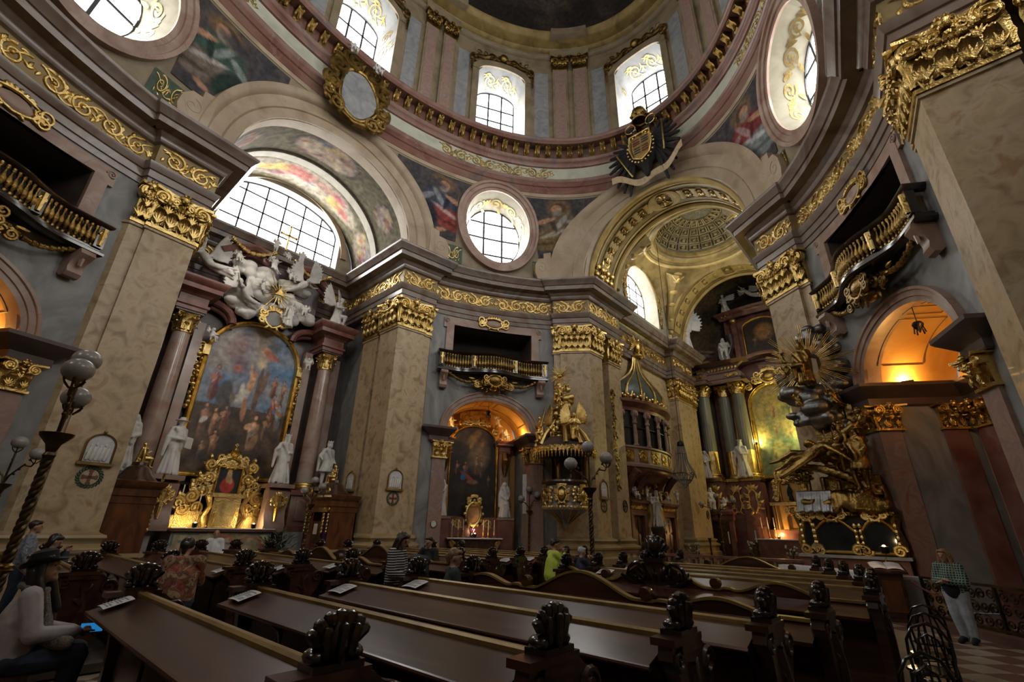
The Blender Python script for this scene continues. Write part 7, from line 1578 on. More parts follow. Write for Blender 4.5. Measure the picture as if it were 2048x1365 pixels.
for k, x, y, z, rz, sc_, m, lab in (('saint_king', -2.45, 30.2, 5.6, 0, 1.28, 'statue_white', 'white statue of crowned bishop before the green high altar columns'), ('saint_woman', -4.95, 29.6, 5.6, .1, 1.0, 'statue_white', 'white statue at the foot of leftmost green column'), ('saint_prince', 2.6, 30.2, 5.6, 0, 1.25, 'statue_white', 'white statue right of the high altar painting'), ('saint_seated', -2.6, 30.8, 14.85, .2, 1.2, 'statue_white', 'white figure seated on the high altar pediment'), ('angel_kneeling', -2.1, 31.2, 19.25, -.2, .95, 'statue_white', 'white angel atop the left of the high altar attic'), ('angel_flying', .1, 31.1, 19.4, 0, .9, 'statue_white', 'white angel at the very top of the high altar'), ('angel_standing', -4.35, 27.3, 14.86, .3, 1.4, 'statue_white', 'tall white angel standing on the choir cornice before the apse'), ('saint_seated', -4.75, 29.2, 3.35, .4, .95, 'statue_white', 'white seated figure above the far choir door'), ('putto_seated', -3.9, 29.3, 3.4, -.3, 1.0, 'statue_white', 'white cherub seated above the far choir door')):
    place(k, 'angel_statue' if 'angel' in k else ('cherub_statue' if 'putto' in k else 'saint_statue'), lab, 'angel' if 'angel' in k else ('cherub' if 'putto' in k else 'statue'), (x, y, z), PI + rz, m, sc_)
d = thing('door_3', 'dark far choir doorway left of the high altar', 'door', (-4.6, 29.5, 0), kind='structure', world=True); ob('door_leaf', MB().box(-5.1, -3.9, 29.75, 29.85, 0, 2.6), 'wood_dark', d); b = MB(); b.box(-5.4, -5.1, 29.6, 29.9, 0, 2.7); b.box(-3.9, -3.6, 29.6, 29.9, 0, 2.7); b.box(-5.5, -3.5, 29.5, 29.9, 2.7, 3.05); b.box(-5.6, -3.4, 29.3, 29.95, 3.05, 3.25); ob('door_frame', b, 'altar_red', d); ob('door_gable', MB().box(-5.4, -3.6, 29.75, 30.0, 2.6, 3.4), 'marble_pink', d)
tb = thing('high_tabernacle', 'lit gilded high altar tabernacle with small draped figure', 'tabernacle', (0, 30.5, 0), world=True)
ob('altar_body', MB().box(-2.2, 2.2, 29.5, 31.6, 0, 1.45), 'altar_red', tb); ob('altar_linen', MB().box(-2.3, 2.3, 29.4, 30.6, 1.45, 1.52), 'linen', tb)
ob('gradine', MB().box(-1.6, 1.8, 30.4, 31.6, 1.5, 2.1), 'altar_red', tb)
b = MB()
for x in (-1.2, -.95, .95, 1.2): b.lathe([(.09, 2.1), (.07, 2.2), (.07, 3.6), (.1, 3.7)], (.2 + x, 30.35, 0), 10)
b.box(-1.15, 1.55, 30.2, 31.4, 3.65, 3.85); ob('tabernacle_columns', b, 'gold', tb)
ob('tabernacle_wall', MB().box(-.9, 1.3, 30.45, 31.4, 2.1, 3.7), 'niche_gold', tb)
b = MB(lambda s, n, z: (.2 + s, 30.42 - n, z)); frame(b, frame_path(.4, 2.15, 2.8, 3.1), .1, .1); cartouche(b, 0, 3.3, .8, .5, .05, .05); ob('tabernacle_door', b, 'gold', tb)
ob('upper_niche', MB().box(-.45, .85, 30.6, 31.0, 3.9, 5.2), 'niche_gold', tb); b = MB(lambda s, n, z: (.2 + s, 30.58 - n, z)); frame(b, frame_path(.55, 3.95, 5.0, 5.35), .16, .16); cartouche(b, 0, 5.6, 1.2, .7, .09, .1)
for sg in (-1, 1):
    for j in range(5): b.rib([(sg * x, z) for x, z in spiral(.95 - .03 * j, 4.1 + .28 * j, .22, .03, j, 1.5, 14)], .07, 1, .05); b.ell((sg * .95, .05, 4.1 + .28 * j), (.16, .1, .14), 7, 5)
ob('niche_frame', b, 'gold', tb)
place('saint_woman', 'madonna_statuette', 'small figure in blue and red on the lit high altar tabernacle', 'statue', (.2, 30.35, 3.95), PI, 'cloth_navy', .46); o = place('putto_flying', 'red_canopy', 'small red drapery above the figure on the tabernacle', 'ornament', (.2, 30.35, 4.75), PI, 'rope_red', .35)
for i, x in enumerate((-1.9, -1.5, -1.1, 1.5, 1.9)):
    c = thing('candlestick', ORD[i] + ' tall candle from the left on the high altar', 'candlestick', (x, 30.1, 1.52), group='candles on the high altar'); ob('stick', MB().lathe([(.1, 0), (.1, .05), (.035, .12), (.05, .4), (.03, .6), (.07, .66)], n=8), 'brass', c); ob('candle', MB().lathe([(.03, .66), (.03, 1.35), (0, 1.36)], n=6), 'candle', c)
def lamp(name, label, loc, e, col, size=.03, spot=None, aim=None, hm_='iron'):
    t = thing(name, label, 'lamp', loc); ob('housing', MB().lathe([(.0, -.12), (.08, -.1), (.1, .05), (.07, .06)], n=10), hm_, t); ob('bulb', MB().ell((0, 0, .05), .045, 8, 6), 'lamp_warm', t)
    l = bpy.data.lights.new(name + '_light', 'SPOT' if spot else 'POINT'); l.energy = e; l.color = col; l.shadow_soft_size = size
    o = bpy.data.objects.new(name + '_light', l); C.objects.link(o); o.parent = t; o.location = (0, 0, .16)
    if spot: l.spot_size = R(spot); l.spot_blend = .6; d = Vector(aim) - Vector(loc); o.rotation_euler = d.to_track_quat('-Z', 'Y').to_euler(); o.location = d.normalized() * .25
    return t
lamp('altar_lamp', 'hidden warm lamp lighting the high altar tabernacle', (-.9, 29.9, 1.62), 60, (1, .55, .18))
for x_, y_, z_, e_, l_ in ((1.9, 30.9, 8.5, 320, 'hidden yellow lamp beside the high altar painting'), (-1.62, 31.5, 8.2, 120, 'hidden yellow lamp left of the high altar painting')): t = lamp('altar_lamp', l_, (x_, y_, z_), e_, (1, .83, .25)); ob('arm', MB().tube([(0, 0, -.1), (0, .3, -.12), (.1 if x_ > 0 else -.15, 32.32 - y_, -.1)], .02, 6), 'iron', t)
# crystal chandelier
CH = Vector((-2.87, 20.0, .38))
c = thing('chandelier', 'crystal chandelier hanging before the oratory box', 'chandelier', (CH.x, CH.y, 4.0), world=True)
ob('chain', MB().tube([(CH.x, CH.y, 6.78), (CH.x, CH.y, sph(CH.x, CH.y - VC) - .05)], .018, 5), 'iron', c); ob('top_crown', MB().lathe([(.02, 6.45), (.18, 6.35), (.22, 6.15), (.12, 6.1)], (CH.x, CH.y, CH.z), 12), "iron", c)
for r, z in ((.62, 4.55), (.4, 4.2), (.25, 5.7)): ob('crystal_ring', MB().tube([(CH.x + r * math.cos(a), CH.y + r * math.sin(a), z + CH.z) for a in frange(0, 2 * PI, 20)], .03, 5), 'brass', c)
b = MB()
for k in range(14): a = 2 * PI * k / 14; b.tube([(CH.x + r * math.cos(a), CH.y + r * math.sin(a), z + CH.z) for r, z in ((.2, 6.1), (.24, 5.7), (.3, 5.2), (.6, 4.6), (.4, 4.2), (.1, 3.9))], [.02, .03, .02, .035, .03, .02], 5)
for k in range(10): a = 2 * PI * k / 10; b.ell((CH.x + .64 * math.cos(a), CH.y + .64 * math.sin(a), 4.4 + CH.z), (.04, .04, .12), 5, 4)
b.ell((CH.x, CH.y, 3.85 + CH.z), .1, 7, 5); ob('crystal_strands', b, 'globe_glass', c)
# ------------------------------------------------------------------ pews
PZ = .12
def palmette(mb, s=1.0, seed=0, rows=2):
    # carved finial, local x along pew depth (thin in y), sits at z=0
    mb.box(-.17 * s, .17 * s, -.09, .09, -.02, .05); mb.ell((0, 0, .2 * s), (.11 * s, .08, .17 * s), 10, 7)
    for k in range(7): a = R(-66 + 22 * k); mb.cap((.05 * math.sin(a) * s, 0, .08 * s), (.19 * s * math.sin(a), .03, .16 * s + .19 * s * math.cos(a)), .035 * s, .045 * s, 7)
    for sg in (-1, 1): mb.ell((sg * .13 * s, 0, .09 * s), (.06 * s, .085, .06 * s), 8, 6); mb.cap((sg * .08 * s, .06, .1 * s), (sg * .1 * s, .07, .26 * s), .03 * s, .035 * s, 7)
    mb.cap((0, .07, .06 * s), (0, .09, .28 * s), .035 * s, .03 * s)
_f = MB(); palmette(_f); k = MB(); k.add([(y, x, z) for x, y, z in _f.v], [f[::-1] for f in _f.f]); FIN = mesh('finial', k)
def volute_end():
    mb = MB()   # carved pew end: tapering post with scroll, thickness along x
    pr = [(-.12, 0), (.30, 0), (.30, .3), (.24, .5), (.34, .66), (.42, .78), (.40, .9), (.26, .94), (.2, .99), (.14, 1.0), (-.26, .98), (-.28, .9), (-.18, .8), (-.14, .5)]
    k = MB().extr(pr, -.05, .05); mb.add([(y, x, z) for x, y, z in k.v], k.f)
    for sx in (-1, 1):
        r = MB(); r.rib(spiral(.3, .82, .1, .02, 0, 1.5, 16), .022, 1, .05); r.rib(spiral(-.18, .9, .07, .015, 0, -1.4, 14), .018, 1, .05); r.rib([(.06, .1), (.02, .35), (.1, .6), (.02, .85)], [.03, .06, .05, .03], 1, .05)
        for j in range(5): leaflet(r, .06, .2 + .14 * j, PI / 2 + (.7 if j % 2 else -.7), .13, .03, .4, .05)
        mb.add([(sx * y, x, z) for x, y, z in r.v], r.f)
    mb.box(-.085, .085, -.3, .16, .985, 1.03); mb.box(-.075, .075, -.16, .16, .93, .985)
    return mesh('end_panel', mb)
ENDM = volute_end()
PM = {}
def pew(label, x0, x1, y, group=None, finL=True, finR=True, deskm='wood_desk'):
    L = x1 - x0; t = thing('pew', label, 'pew', (x0, y, PZ), group='church pews in the nave')
    d = MB(); d.add([(.06, -.40, .885), (L - .06, -.40, .885), (L - .06, -.02, 1.0), (.06, -.02, 1.0), (.06, -.40, .855), (L - .06, -.40, .855), (L - .06, -.02, .97), (.06, -.02, .97)], [(0, 1, 2, 3), (4, 7, 6, 5), (0, 4, 5, 1), (2, 6, 7, 3), (0, 3, 7, 4), (1, 5, 6, 2)]); d.tube([(.05, -.40, .87), (L - .05, -.40, .87)], .018, 8); ob('book_rest', d, deskm, t)
    ob('gilt_ledge', MB().sweep([(.06, 0), (L - .06, 0)], [(-.05, .97), (-.05, 1.015), (-.03, 1.03), (-.01, 1.02), (.03, 1.02), (.05, 1.0), (.05, .95)]), 'wood_gilt_edge', t)
    b = MB().box(.04, L - .04, -.06, -.02, .02, .97)
    n = max(2, round(L / .9))
    ob('back_panel', b, 'wood_black', t)
    for i in range(n): a = .1 + (L - .2) * i / n; c = .1 + (L - .2) * (i + 1) / n; ob('raised_panel', MB().box(a + .06, c - .06, -.075, -.05, .14, .78), 'wood_dark', t)
    for i in range(n + 1): x = .1 + (L - .2) * i / n; bb = MB(); k = MB().extr([(-.04, .86), (-.28, .86), (-.2, .78), (-.1, .7), (-.06, .56), (-.04, .56)], -.025, .025); bb.add([(x + yy, xx, z) for xx, yy, z in k.v], k.f); ob('rest_bracket', bb, 'wood_dark', t)
    ob('seat', MB().box(.04, L - .04, .02, .42, .42, .46), 'wood_dark', t); ob('kneeler', MB().box(.1, L - .1, -.42, -.26, .10, .16), 'wood_dark', t)
    for x, fin in ((0, finL), (L, finR)):
        o = link('end_panel', ENDM, 'wood_dark', t); o.location = (x, 0, 0)
        if fin: o2 = link('finial', FIN, 'wood_black', o); o2.location = (0, -.02, 1.03); o2.scale = (.85, .8, .66)
    return t
def crest_panel(label, x0, x1, y, c, h=.25, carved=False, fin=True):
    L = x1 - x0; t = thing('pew_screen', label, 'pew screen', (x0, y, PZ)); n = 90
    def top(x):
        u = x - c; z = .92
        for cc, w, hh in ((0, .78, h), (-1.75, .5, h * .42), (1.75, .5, h * .42)):
            d = abs(u - cc)
            if d < w: z = max(z, .92 + hh * (.5 + .5 * math.cos(PI * d / w)) ** .75)
        return z + .02 * (1 if abs(u) > .9 and abs(abs(u) - 1.1) < .08 else 0)
    X = frange(0, L, n); b = MB()
    for a, e in zip(X, X[1:]): b.add([(a, -.03, 0), (e, -.03, 0), (e, -.03, top(e)), (a, -.03, top(a)), (a, .03, 0), (e, .03, 0), (e, .03, top(e)), (a, .03, top(a))], [(0, 1, 2, 3), (5, 4, 7, 6)])
    ob('panel', b, 'wood_dark', t)
    g = MB()
    for a, e in zip(X, X[1:]): g.add([(a, -.05, top(a) - .005), (e, -.05, top(e) - .005), (e, .05, top(e) - .005), (a, .05, top(a) - .005), (a, -.05, top(a) + .025), (e, -.05, top(e) + .025), (e, .05, top(e) + .025), (a, .05, top(a) + .025)], [(0, 1, 5, 4), (3, 7, 6, 2), (4, 5, 6, 7)])
    ob('gilt_edge', g, 'wood_gilt_edge', t)
    ob('book_rest', MB().add([(.05, -.36, .80), (L - .05, -.36, .80), (L - .05, -.04, .90), (.05, -.04, .90), (.05, -.36, .77), (L - .05, -.36, .77), (L - .05, -.04, .87), (.05, -.04, .87)], [(0, 1, 2, 3), (4, 7, 6, 5), (0, 4, 5, 1)]), 'wood_desk', t)
    for sg in (-1, 1): ob('scroll_ear', MB(lambda x, y_, z: (c + sg * .92 + x, z, 1.0 + y_)).lathe([(0, -.06), (.07, -.06), (.08, 0), (.07, .06), (0, .06)], (0, 0, 0), 12), 'wood_dark', t)
    if carved:
        k = MB(lambda s, n_, z: (c + s, -.03 - n_, z)); 
        for sg in (-1, 1): k.rib([(sg * a, z) for a, z in spiral(.3, 1.05, .18, .03, 0, 1.5, 18)], .035); k.rib([(sg * .05, .85), (sg * .35, .9), (sg * .6, 1.02)], [.03, .05, .03]); leaflet(k, sg * .1, 1.0, PI / 2 - sg * .6, .2, .05)
        for j in range(9): leaflet(k, (j - 4) * .1, .95, PI / 2 - (j - 4) * .25, .22, .045)
        ob('carving', k, 'wood_black', t); o = link('finial', FIN, 'wood_black', t); o.location = (c, 0, .92 + h); o.rotation_euler = (0, 0, PI / 2)
    for x in (0, L):
        o = link('end_panel', ENDM, 'wood_dark', t); o.location = (x, 0, 0)
        if fin: o2 = link('finial', FIN, 'wood_black', o); o2.location = (0, -.02, 1.03); o2.scale = (.85, .8, .66)
    return t
SR = [(-5.45, 1.5, 5.4, 'pew nearest the camera with its desk cut by the bottom edge'), (-4.4, 1.75, 5.95, 'second nearest long pew with a glossy desk'), (-3.3, 1.82, 6.25, 'third pew from the camera in the right block'), (-2.3, 1.95, 6.55, 'fourth pew from the camera in the right block')]
for y, a, b, l in SR: pew(l, a, b, y)
crest_panel('curved crest pew front closing the near right block', 2.0, 6.75, -1.25, 2.05)
crest_panel('carved crest pew screen opening the second right block', 2.4, 6.95, .75, 1.75, .33, True)
for i, (y, b) in enumerate(((1.75, 6.85), (2.75, 6.6), (3.72, 6.25), (4.55, 5.9))): pew(['first', 'second', 'third', 'fourth'][i] + ' pew of the far right block before the choir', 2.45, b, y)
crest_panel('far curved pew front facing the choir steps', 2.5, 5.5, 5.6, 1.6)
for i, (y, a, b) in enumerate(((-5.55, -5.4, -1.2), (-4.55, -5.9, -1.15), (-3.55, -6.3, -1.05), (-2.6, -6.6, -1.0), (-1.7, -6.8, -.85))): pew(['leftmost pew across the aisle near the hatted woman', 'second pew across the aisle in the left block', 'third pew across the aisle in the left block', 'fourth pew across the aisle in the left block', 'fifth pew across the aisle in the left block'][i], a, b, y)
crest_panel('curved crest pew front closing the left block', -6.9, -.8, -.75, 3.0)
crest_panel('crest pew screen opening the far left block', -6.9, -.5, .75, 3.2, .28)
for i, (y, a, b) in enumerate(((1.65, -6.8, -.35), (2.6, -6.6, -.3), (3.5, -6.3, -.25), (4.4, -5.9, -.2), (5.3, -5.4, -.2))): pew(['first', 'second', 'third', 'fourth', 'fifth'][i] + ' pew of the far left block near the pulpit', a, b, y)
for nm_, x0, x1, y0, y1, lab in (('pew_platform', 1.35, 7.0, -6.2, -1.0, 'low wooden platform under the near right pews'), ('pew_platform', -7.2, -.7, -6.2, -.5, 'low wooden platform under the left pews'), ('pew_platform', 2.3, 7.05, .4, 5.9, 'low wooden platform under the far right pews'), ('pew_platform', -7.2, -.1, .4, 6.0, 'low wooden platform under the far left pews')):
    p = thing(nm_, lab, 'platform', (x0, y0, 0), world=True); nb = int((x1 - x0) / .8)
    for i in range(nb): a = x0 + (x1 - x0) * i / nb; ob('board', MB().box(a + .004, x0 + (x1 - x0) * (i + 1) / nb - .004, y0 + .05, y1, 0.02, PZ - .002), 'floor_board', p)
    ob('edge_strip', MB().box(x0, x1, y0, y0 + .06, 0, PZ), 'wood_desk', p)
# song sheets
def sheet(x, y, lab, rz=0.0):
    t = thing('song_sheet', lab, 'paper', (x, y, 0))
    def mp(a, b, c): z = .955 + PZ + (b + .02) * .302 + c; return (a, b, z)
    ob('paper', MB(mp).grid(lambda u, v: (-.15 + .3 * u, -.13 + .22 * v, .010 + .010 * math.sin(u * 3)), 6, 2), 'paper', t); b = MB(mp)
    for k in range(7): b.box(-.12, .02 if k % 3 == 2 else .12, -.10 + .024 * k, -.092 + .024 * k, .021, .022)
    ob('print', b, 'ink', t)
for i, (y, a, b, l) in enumerate(SR): sheet(a + .28, y - .22, ['printed sheet on the left end of the nearest pew', 'printed sheet on the left end of the second pew', 'printed sheet on the left end of the third pew', 'printed sheet on the left end of the fourth pew'][i])
for i, (y, x) in enumerate(((-5.55, -1.5), (-4.55, -1.45), (-3.55, -1.35), (-2.6, -1.3), (-1.7, -1.15))): sheet(x, y - .22, 'printed sheet at the aisle end of the ' + ['leftmost', 'second', 'third', 'fourth', 'fifth'][i] + ' pew across the aisle')
for i, y in enumerate((1.75, 2.75, 3.72, 4.55)): sheet(2.75, y - .22, 'printed sheet on the ' + ['first', 'second', 'third', 'fourth'][i] + ' pew of the far right block')
for i, y in enumerate((1.65, 2.6, 3.5)): sheet(-.6, y - .22, 'printed sheet on the ' + ['first', 'second', 'third'][i] + ' pew of the far left block')

# ------------------------------------------------------------------ globe lamp standards
def lamp_post(label, loc, rz=0.0, s=1.0, spread=.48):
    t = thing('lamp_post', label, 'lamp post', loc, rz, 'three-globe lamp posts'); t.scale = (s, s, s)
    ob('foot', MB().lathe([(.3, 0), (.3, .06), (.22, .1), (.12, .2), (.08, .45), (.1, .5), (.06, .55)], n=16), 'bronze', t)
    def tw(a): return 1 + 0 * a
    mb = MB()
    for k in range(3): mb.tube([(.028 * math.cos(z * 24 + k * 2.094), .028 * math.sin(z * 24 + k * 2.094), z) for z in frange(.5, 2.5, 110)], .032, 6)
    ob('twisted_shaft', mb, 'bronze', t)
    for z in (1.15, 1.2): ob('shaft_ring', MB().lathe([(.05, z - .03), (.09, z), (.05, z + .03)], n=12), 'brass', t)
    ob('collar', MB().lathe([(.05, 2.42), (.07, 2.48), (.05, 2.52), (.08, 2.62), (.17, 2.72), (.18, 2.76), (.05, 2.78)], n=16), 'bronze', t)
    for i, (dx, gz) in enumerate(((0, 3.78), (-spread, 3.34), (spread, 3.52))):
        pts = [(dx * u, .0, z) for u, z in ((0, 2.75), (.12, 2.95), (.55, 3.02 + .1 * i), (.9, 3.2), (1, gz - .22))] if dx else [(0, 0, 2.75), (0, 0, 3.1), (0, 0, gz - .22)]
        a = ob('arm', MB().tube(pts, .022, 6), 'bronze', t); cr = MB()
        for k in range(6): b = k * PI / 3; cr.tube([(dx + .03 * math.cos(b), .03 * math.sin(b), gz - .24), (dx + .1 * math.cos(b), .1 * math.sin(b), gz - .17), (dx + .12 * math.cos(b), .12 * math.sin(b), gz - .12)], .012, 4)
        for k in range(4): cr.ell((dx * (.3 + .15 * k), 0, 3.0 + .12 * k), .03, 5, 4)
        ob('globe_crown', cr, 'bronze', a); ob('globe', MB().ell((dx, 0, gz), (.17, .17, .155), 20, 14), 'globe_glass', t)
lamp_post('bronze globe lamp standing beside the hatted woman at left', (-1.05, -6.36, 0), -.15, 1.05)
lamp_post('bronze globe lamp in the aisle before the pulpit', (1.15, 3.62, 0), .9, 1.02)
lamp_post('small looking globe lamp by the confessional in the left chapel', (-11.4, 2.4, 0), .6, .93, .4); lamp_post('globe lamp beside the hanging white banner left of the pulpit', (-6.9, 10.9, 0), .6, .95, .4); lamp_post('globe lamp deep in the choir before the altar columns', (-3.3, 26, 0), 0, 1.08, .95); lamp_post('globe lamp far behind at the extreme left edge', (-8.2, -6.5, 0), 1.0, .92)
# white banner strip and wall case
bn = MB().box(-.16, .16, -.02, .02, 2.5, 4.35); o = tag(ob('white_banner', bn, 'paper'), 'narrow white banner hanging left of the pulpit', 'banner'); o.location = (-7.45, 11.3, 0); o.rotation_euler = (0, 0, .6)
# ------------------------------------------------------------------ confessionals
def confessional(label, loc, rz, curtain=True):
    t = thing('confessional', label, 'confessional', loc, rz)
    W, D = 2.1, 1.15
    ob('plinth', MB().box(-W / 2, W / 2, -D, 0, 0, .25), 'wood_confessional', t); ob('back', MB().box(-W / 2, W / 2, -D, -D + .05, .25, 2.5), 'wood_confessional', t)
    for x in (-W / 2, -.42, .36, W / 2 - .06): ob('partition', MB().box(x, x + .06, -D, 0, .25, 2.5), 'wood_confessional', t)
    d = ob('door', MB().box(-.36, .36, -.06, -.01, .25, 1.95), 'wood_dark', t); ob('door_panel', MB().box(-.26, .26, -.02, .015, .4, 1.1), 'wood_confessional', d)
    ob('notice', MB().box(-.14, .16, .0, .012, 1.45, 1.85), 'paper', t); b = MB()
    for k in range(6): b.box(-.1, .12, .013, .014, 1.5 + .05 * k, 1.515 + .05 * k)
    ob('notice_print', b, 'ink', t)
    if curtain:
        c = MB().grid(lambda u, v: (-W / 2 + .08 + .55 * u, -.15 + .04 * math.sin(u * 26), .3 + 2.0 * v), 40, 1); ob('curtain', c, 'purple', t)
    ob('side_panel', MB().box(.45, W / 2 - .08, -.1, -.05, .25, 2.3), 'wood_confessional', t)
    ob('cornice', MB().sweep([(-W / 2, -D), (-W / 2, 0), (-.45, .05), (0, .15), (.45, .05), (W / 2, 0), (W / 2, -D)], [(-.1, 2.3), (.02, 2.3), (.02, 2.5), (.06, 2.52), (.06, 2.72), (.12, 2.78), (.2, 2.86), (.22, 2.95), (-.2, 3.0)]), 'wood_confessional', t)
    ob('roof', MB().lathe([(1.05, 2.95), (.95, 3.05), (.7, 3.2), (.55, 3.4), (.35, 3.5), (.32, 3.6), (.0, 3.62)], (0, -.5, 0), 20, sy=.62), 'wood_dark', t)
    for x in (-.6, .6, -W / 2 + .1, W / 2 - .1):
        g = MB()
        for k in range(6): g.ell((x, .03, 2.2 - .13 * k), (.06 - .005 * k, .05, .07), 6, 4)
        g.rib(spiral(x, 2.4, .07, .015, 0, 1.4, 12), .025, 1, .05); ob('gilt_drop', g, 'gold', t)
    g = MB(lambda s, n, z: (s, .1 + n, z)); rinceau(g, -.3, .3, 2.55, 2.7, .02); ob('gilt_carving', g, 'gold', t)
    for sg in (-1, 1): ob('gilt_scroll', MB(lambda s, n, z: (s, .1 + n, z)).rib([(sg * x, z) for x, z in spiral(.75, 3.1, .14, .03, 0, 1.5, 14)], .04, 1, 0), 'gold', t)
    t; return t
confessional('polished confessional with purple curtain right of the left chapel altar', (-11.75, 2.95, 0), PI, True)
place('saint_seated', 'gilt_saint', 'small gilded figure seated on the right confessional roof', 'statue', (-11.75, 3.4, 3.45), PI, 'gold', .5)
confessional('dark confessional half hidden by the left pillar', (-11.75, -3.0, 0), 0, False)
place('saint_seated', 'gilt_saint', 'gilded figure on the left confessional roof', 'statue', (-11.75, -3.5, 3.45), 0, 'gold', .5)
# ------------------------------------------------------------------ stations of the cross, consecration crosses, wall plaques
def station(label, f, z=3.3, wreath=True, wl=''):
    t = thing('station_plaque', label, 'plaque', f(0, 0, z), world=True)
    fp = [(-.30, z), (-.30, z + .45)] + [(.30 * math.cos(PI - PI * i / 12), z + .45 + .28 * math.sin(PI * i / 12)) for i in range(1, 12)] + [(.30, z + .45), (.30, z), (-.30, z)]
    ob('relief_ground', MB(f).extr(fp[:-1], .01, .05), 'paper', t); b = MB(f); frame(b, fp, .06, .09); b.box(-.4, .4, 0, .12, z - .09, z - .02); b.ell((0, .05, z + .83), .05, 6, 5); ob('gilt_frame', b, 'wood_gilt_edge', t)
    b = MB(f)
    for k in range(5): x = -.2 + .1 * k; b.ell((x, .06, z + .42 + .05 * (k % 2)), (.035, .03, .045), 7, 5); b.cap((x, .05, z + .36), (x + .03, .05, z + .08), .05, .06, 6); b.cap((x, .06, z + .33), (x + .1, .06, z + .22), .02, .02, 5)
    ob('relief_figures', b, 'statue_white', t)
    if wreath:
        w_ = thing('consecration_cross', wl, 'cross', f(0, 0, z - .4), world=True); b = MB(f)
        for k in range(22): a = 2 * PI * k / 22; leaflet(b, .25 * math.cos(a), z - .4 + .25 * math.sin(a), a + 1.1, .11, .022, .2, .005); leaflet(b, .25 * math.cos(a), z - .4 + .25 * math.sin(a), a + 2.3, .09, .02, -.2, .005)
        ob('wreath', b, 'leaf', w_); b = MB(f); b.box(-.035, .035, 0, .015, z - .57, z - .23); b.box(-.15, .15, 0, .015, z - .435, z - .365)
        for x, zz in ((0, z - .57), (0, z - .23), (-.15, z - .4), (.15, z - .4)): b.box(x - .055, x + .055, 0, .014, zz - .03, zz + .03) if x == 0 else b.box(x - .03, x + .03, 0, .014, zz - .055, zz + .055)
        ob('cross', b, 'altar_red', w_)
def pilf(q, a, b, t_):
    sx, sy = QD[q]; a = Vector(a); b = Vector(b); d = (b - a).normalized(); n = Vector((-d.y, d.x)); o = a.lerp(b, t_)
    k = -1 if sx * sy < 0 else 1
    return lambda s, nn, z: (sx * (o.x + d.x * s * k + n.x * nn), sy * (o.y + d.y * s * k + n.y * nn), z)
for q, a, b, t_, l, w in (('northeast', (9.6, 4.28), (9.42, 5.72), .5, 'arched station relief on the pillar behind the striped woman', 'red cross in a leaf wreath behind the striped woman'), ('northwest', (9.6, 4.28), (9.42, 5.72), .42, 'arched station relief on the large left pillar', 'red cross in a leaf wreath on the large left pillar'), ('southeast', (9.6, 4.28), (9.42, 5.72), .5, 'arched station relief at the right picture edge', 'wreathed cross at the right picture edge'), ('northeast', (12.3, 4.42), (11.5, 4.42), .3, 'narrow station relief beside the confessional', None), ('northeast', (4.4, 12.92), (4.4, 14.15), .5, 'small station relief right of the pulpit', 'wreathed cross right of the pulpit')): station(l, pilf(q, a, b, t_), wreath=bool(w), wl=w)
for q, a, b, t_, z, l in (('northeast', (4.5, 15.0), (4.5, 16.3), .6, 3.0, 'dark wreathed cross left of the first choir door'), ('northeast', (4.85, 27.7), (4.85, 28.9), .5, 3.0, 'dark wreathed cross on the far choir pilaster')):
    f = pilf(q, a, b, t_); b_3 = MB(f); b_3.tube([(.2 * math.cos(a_), .02, z + .28 * math.sin(a_)) for a_ in frange(0, 2 * PI, 20)], .03, 5); b_3.box(-.03, .03, 0, .02, z - .18, z + .18); b_3.box(-.12, .12, 0, .02, z - .03, z + .03); tag(ob('consecration_cross', b_3, 'iron'), l, 'cross')
def medallion(q, s, z, l, n=.12):
    f = bay(q); t = thing('wall_medallion', l, 'medallion', f(s, n, z), world=True); ob('disc', MB(f).extr([(s + .12 * math.cos(a), z + .14 * math.sin(a)) for a in frange(0, 2 * PI, 20)[:-1]], n, n + .03), 'statue_white', t); ob('rim', MB(f).tube([(s + .13 * math.cos(a), n + .02, z + .15 * math.sin(a)) for a in frange(0, 2 * PI, 20)], .02, 5), 'brass', t)
medallion('northeast', -2.45, 1.95, 'pale oval medallion on the pink jamb left of the niche altar'); medallion('southeast', -2.45, 2.1, 'pale oval medallion on the pink jamb at the far right'); medallion('southeast', 2.45, 2.1, 'oval medallion right of the glass shrine')
# ------------------------------------------------------------------ right foreground: chairs, rail, lectern
def bentwood(label, loc, rz):
    t = thing('bentwood_chair', label, 'chair', loc, rz, 'black bentwood chairs beside the pews')
    ob('seat', MB().lathe([(0, .45), (.2, .45), (.215, .465), (.2, .48), (0, .475)], n=24), 'bentwood', t)
    b = MB(); b.tube([(-.17, -.16, .46), (-.19, -.22, .65), (-.185, -.25, .78), (-.12, -.27, .9), (0, -.275, .95), (.12, -.27, .9), (.185, -.25, .78), (.19, -.22, .65), (.17, -.16, .46)], .015, 8); ob('back_hoop', b, 'bentwood', t)
    b = MB(); b.tube([(-.10, -.18, .46), (-.115, -.225, .65), (-.08, -.255, .8), (0, -.265, .85), (.08, -.255, .8), (.115, -.225, .65), (.10, -.18, .46)], .011, 7); ob('inner_hoop', b, 'bentwood', t)
    for sx in (-.035, .035): ob('back_rod', MB().tube([(sx, -.19, .46), (sx * 1.1, -.24, .65), (sx, -.262, .84)], .009, 6), 'bentwood', t)
    for sx, sy in ((-.16, -.16), (.16, -.16), (-.15, .15), (.15, .15)): ob('leg', MB().tube([(sx, sy, .45), (sx * 1.1, sy * 1.12, .22), (sx * 1.2, sy * 1.3, 0)], [.017, .015, .012], 7), 'bentwood', t)
    ob('leg_ring', MB().tube([(.165 * math.cos(a), .165 * math.sin(a), .22) for a in frange(0, 2 * PI, 20)], .009, 6), 'bentwood', t); return t
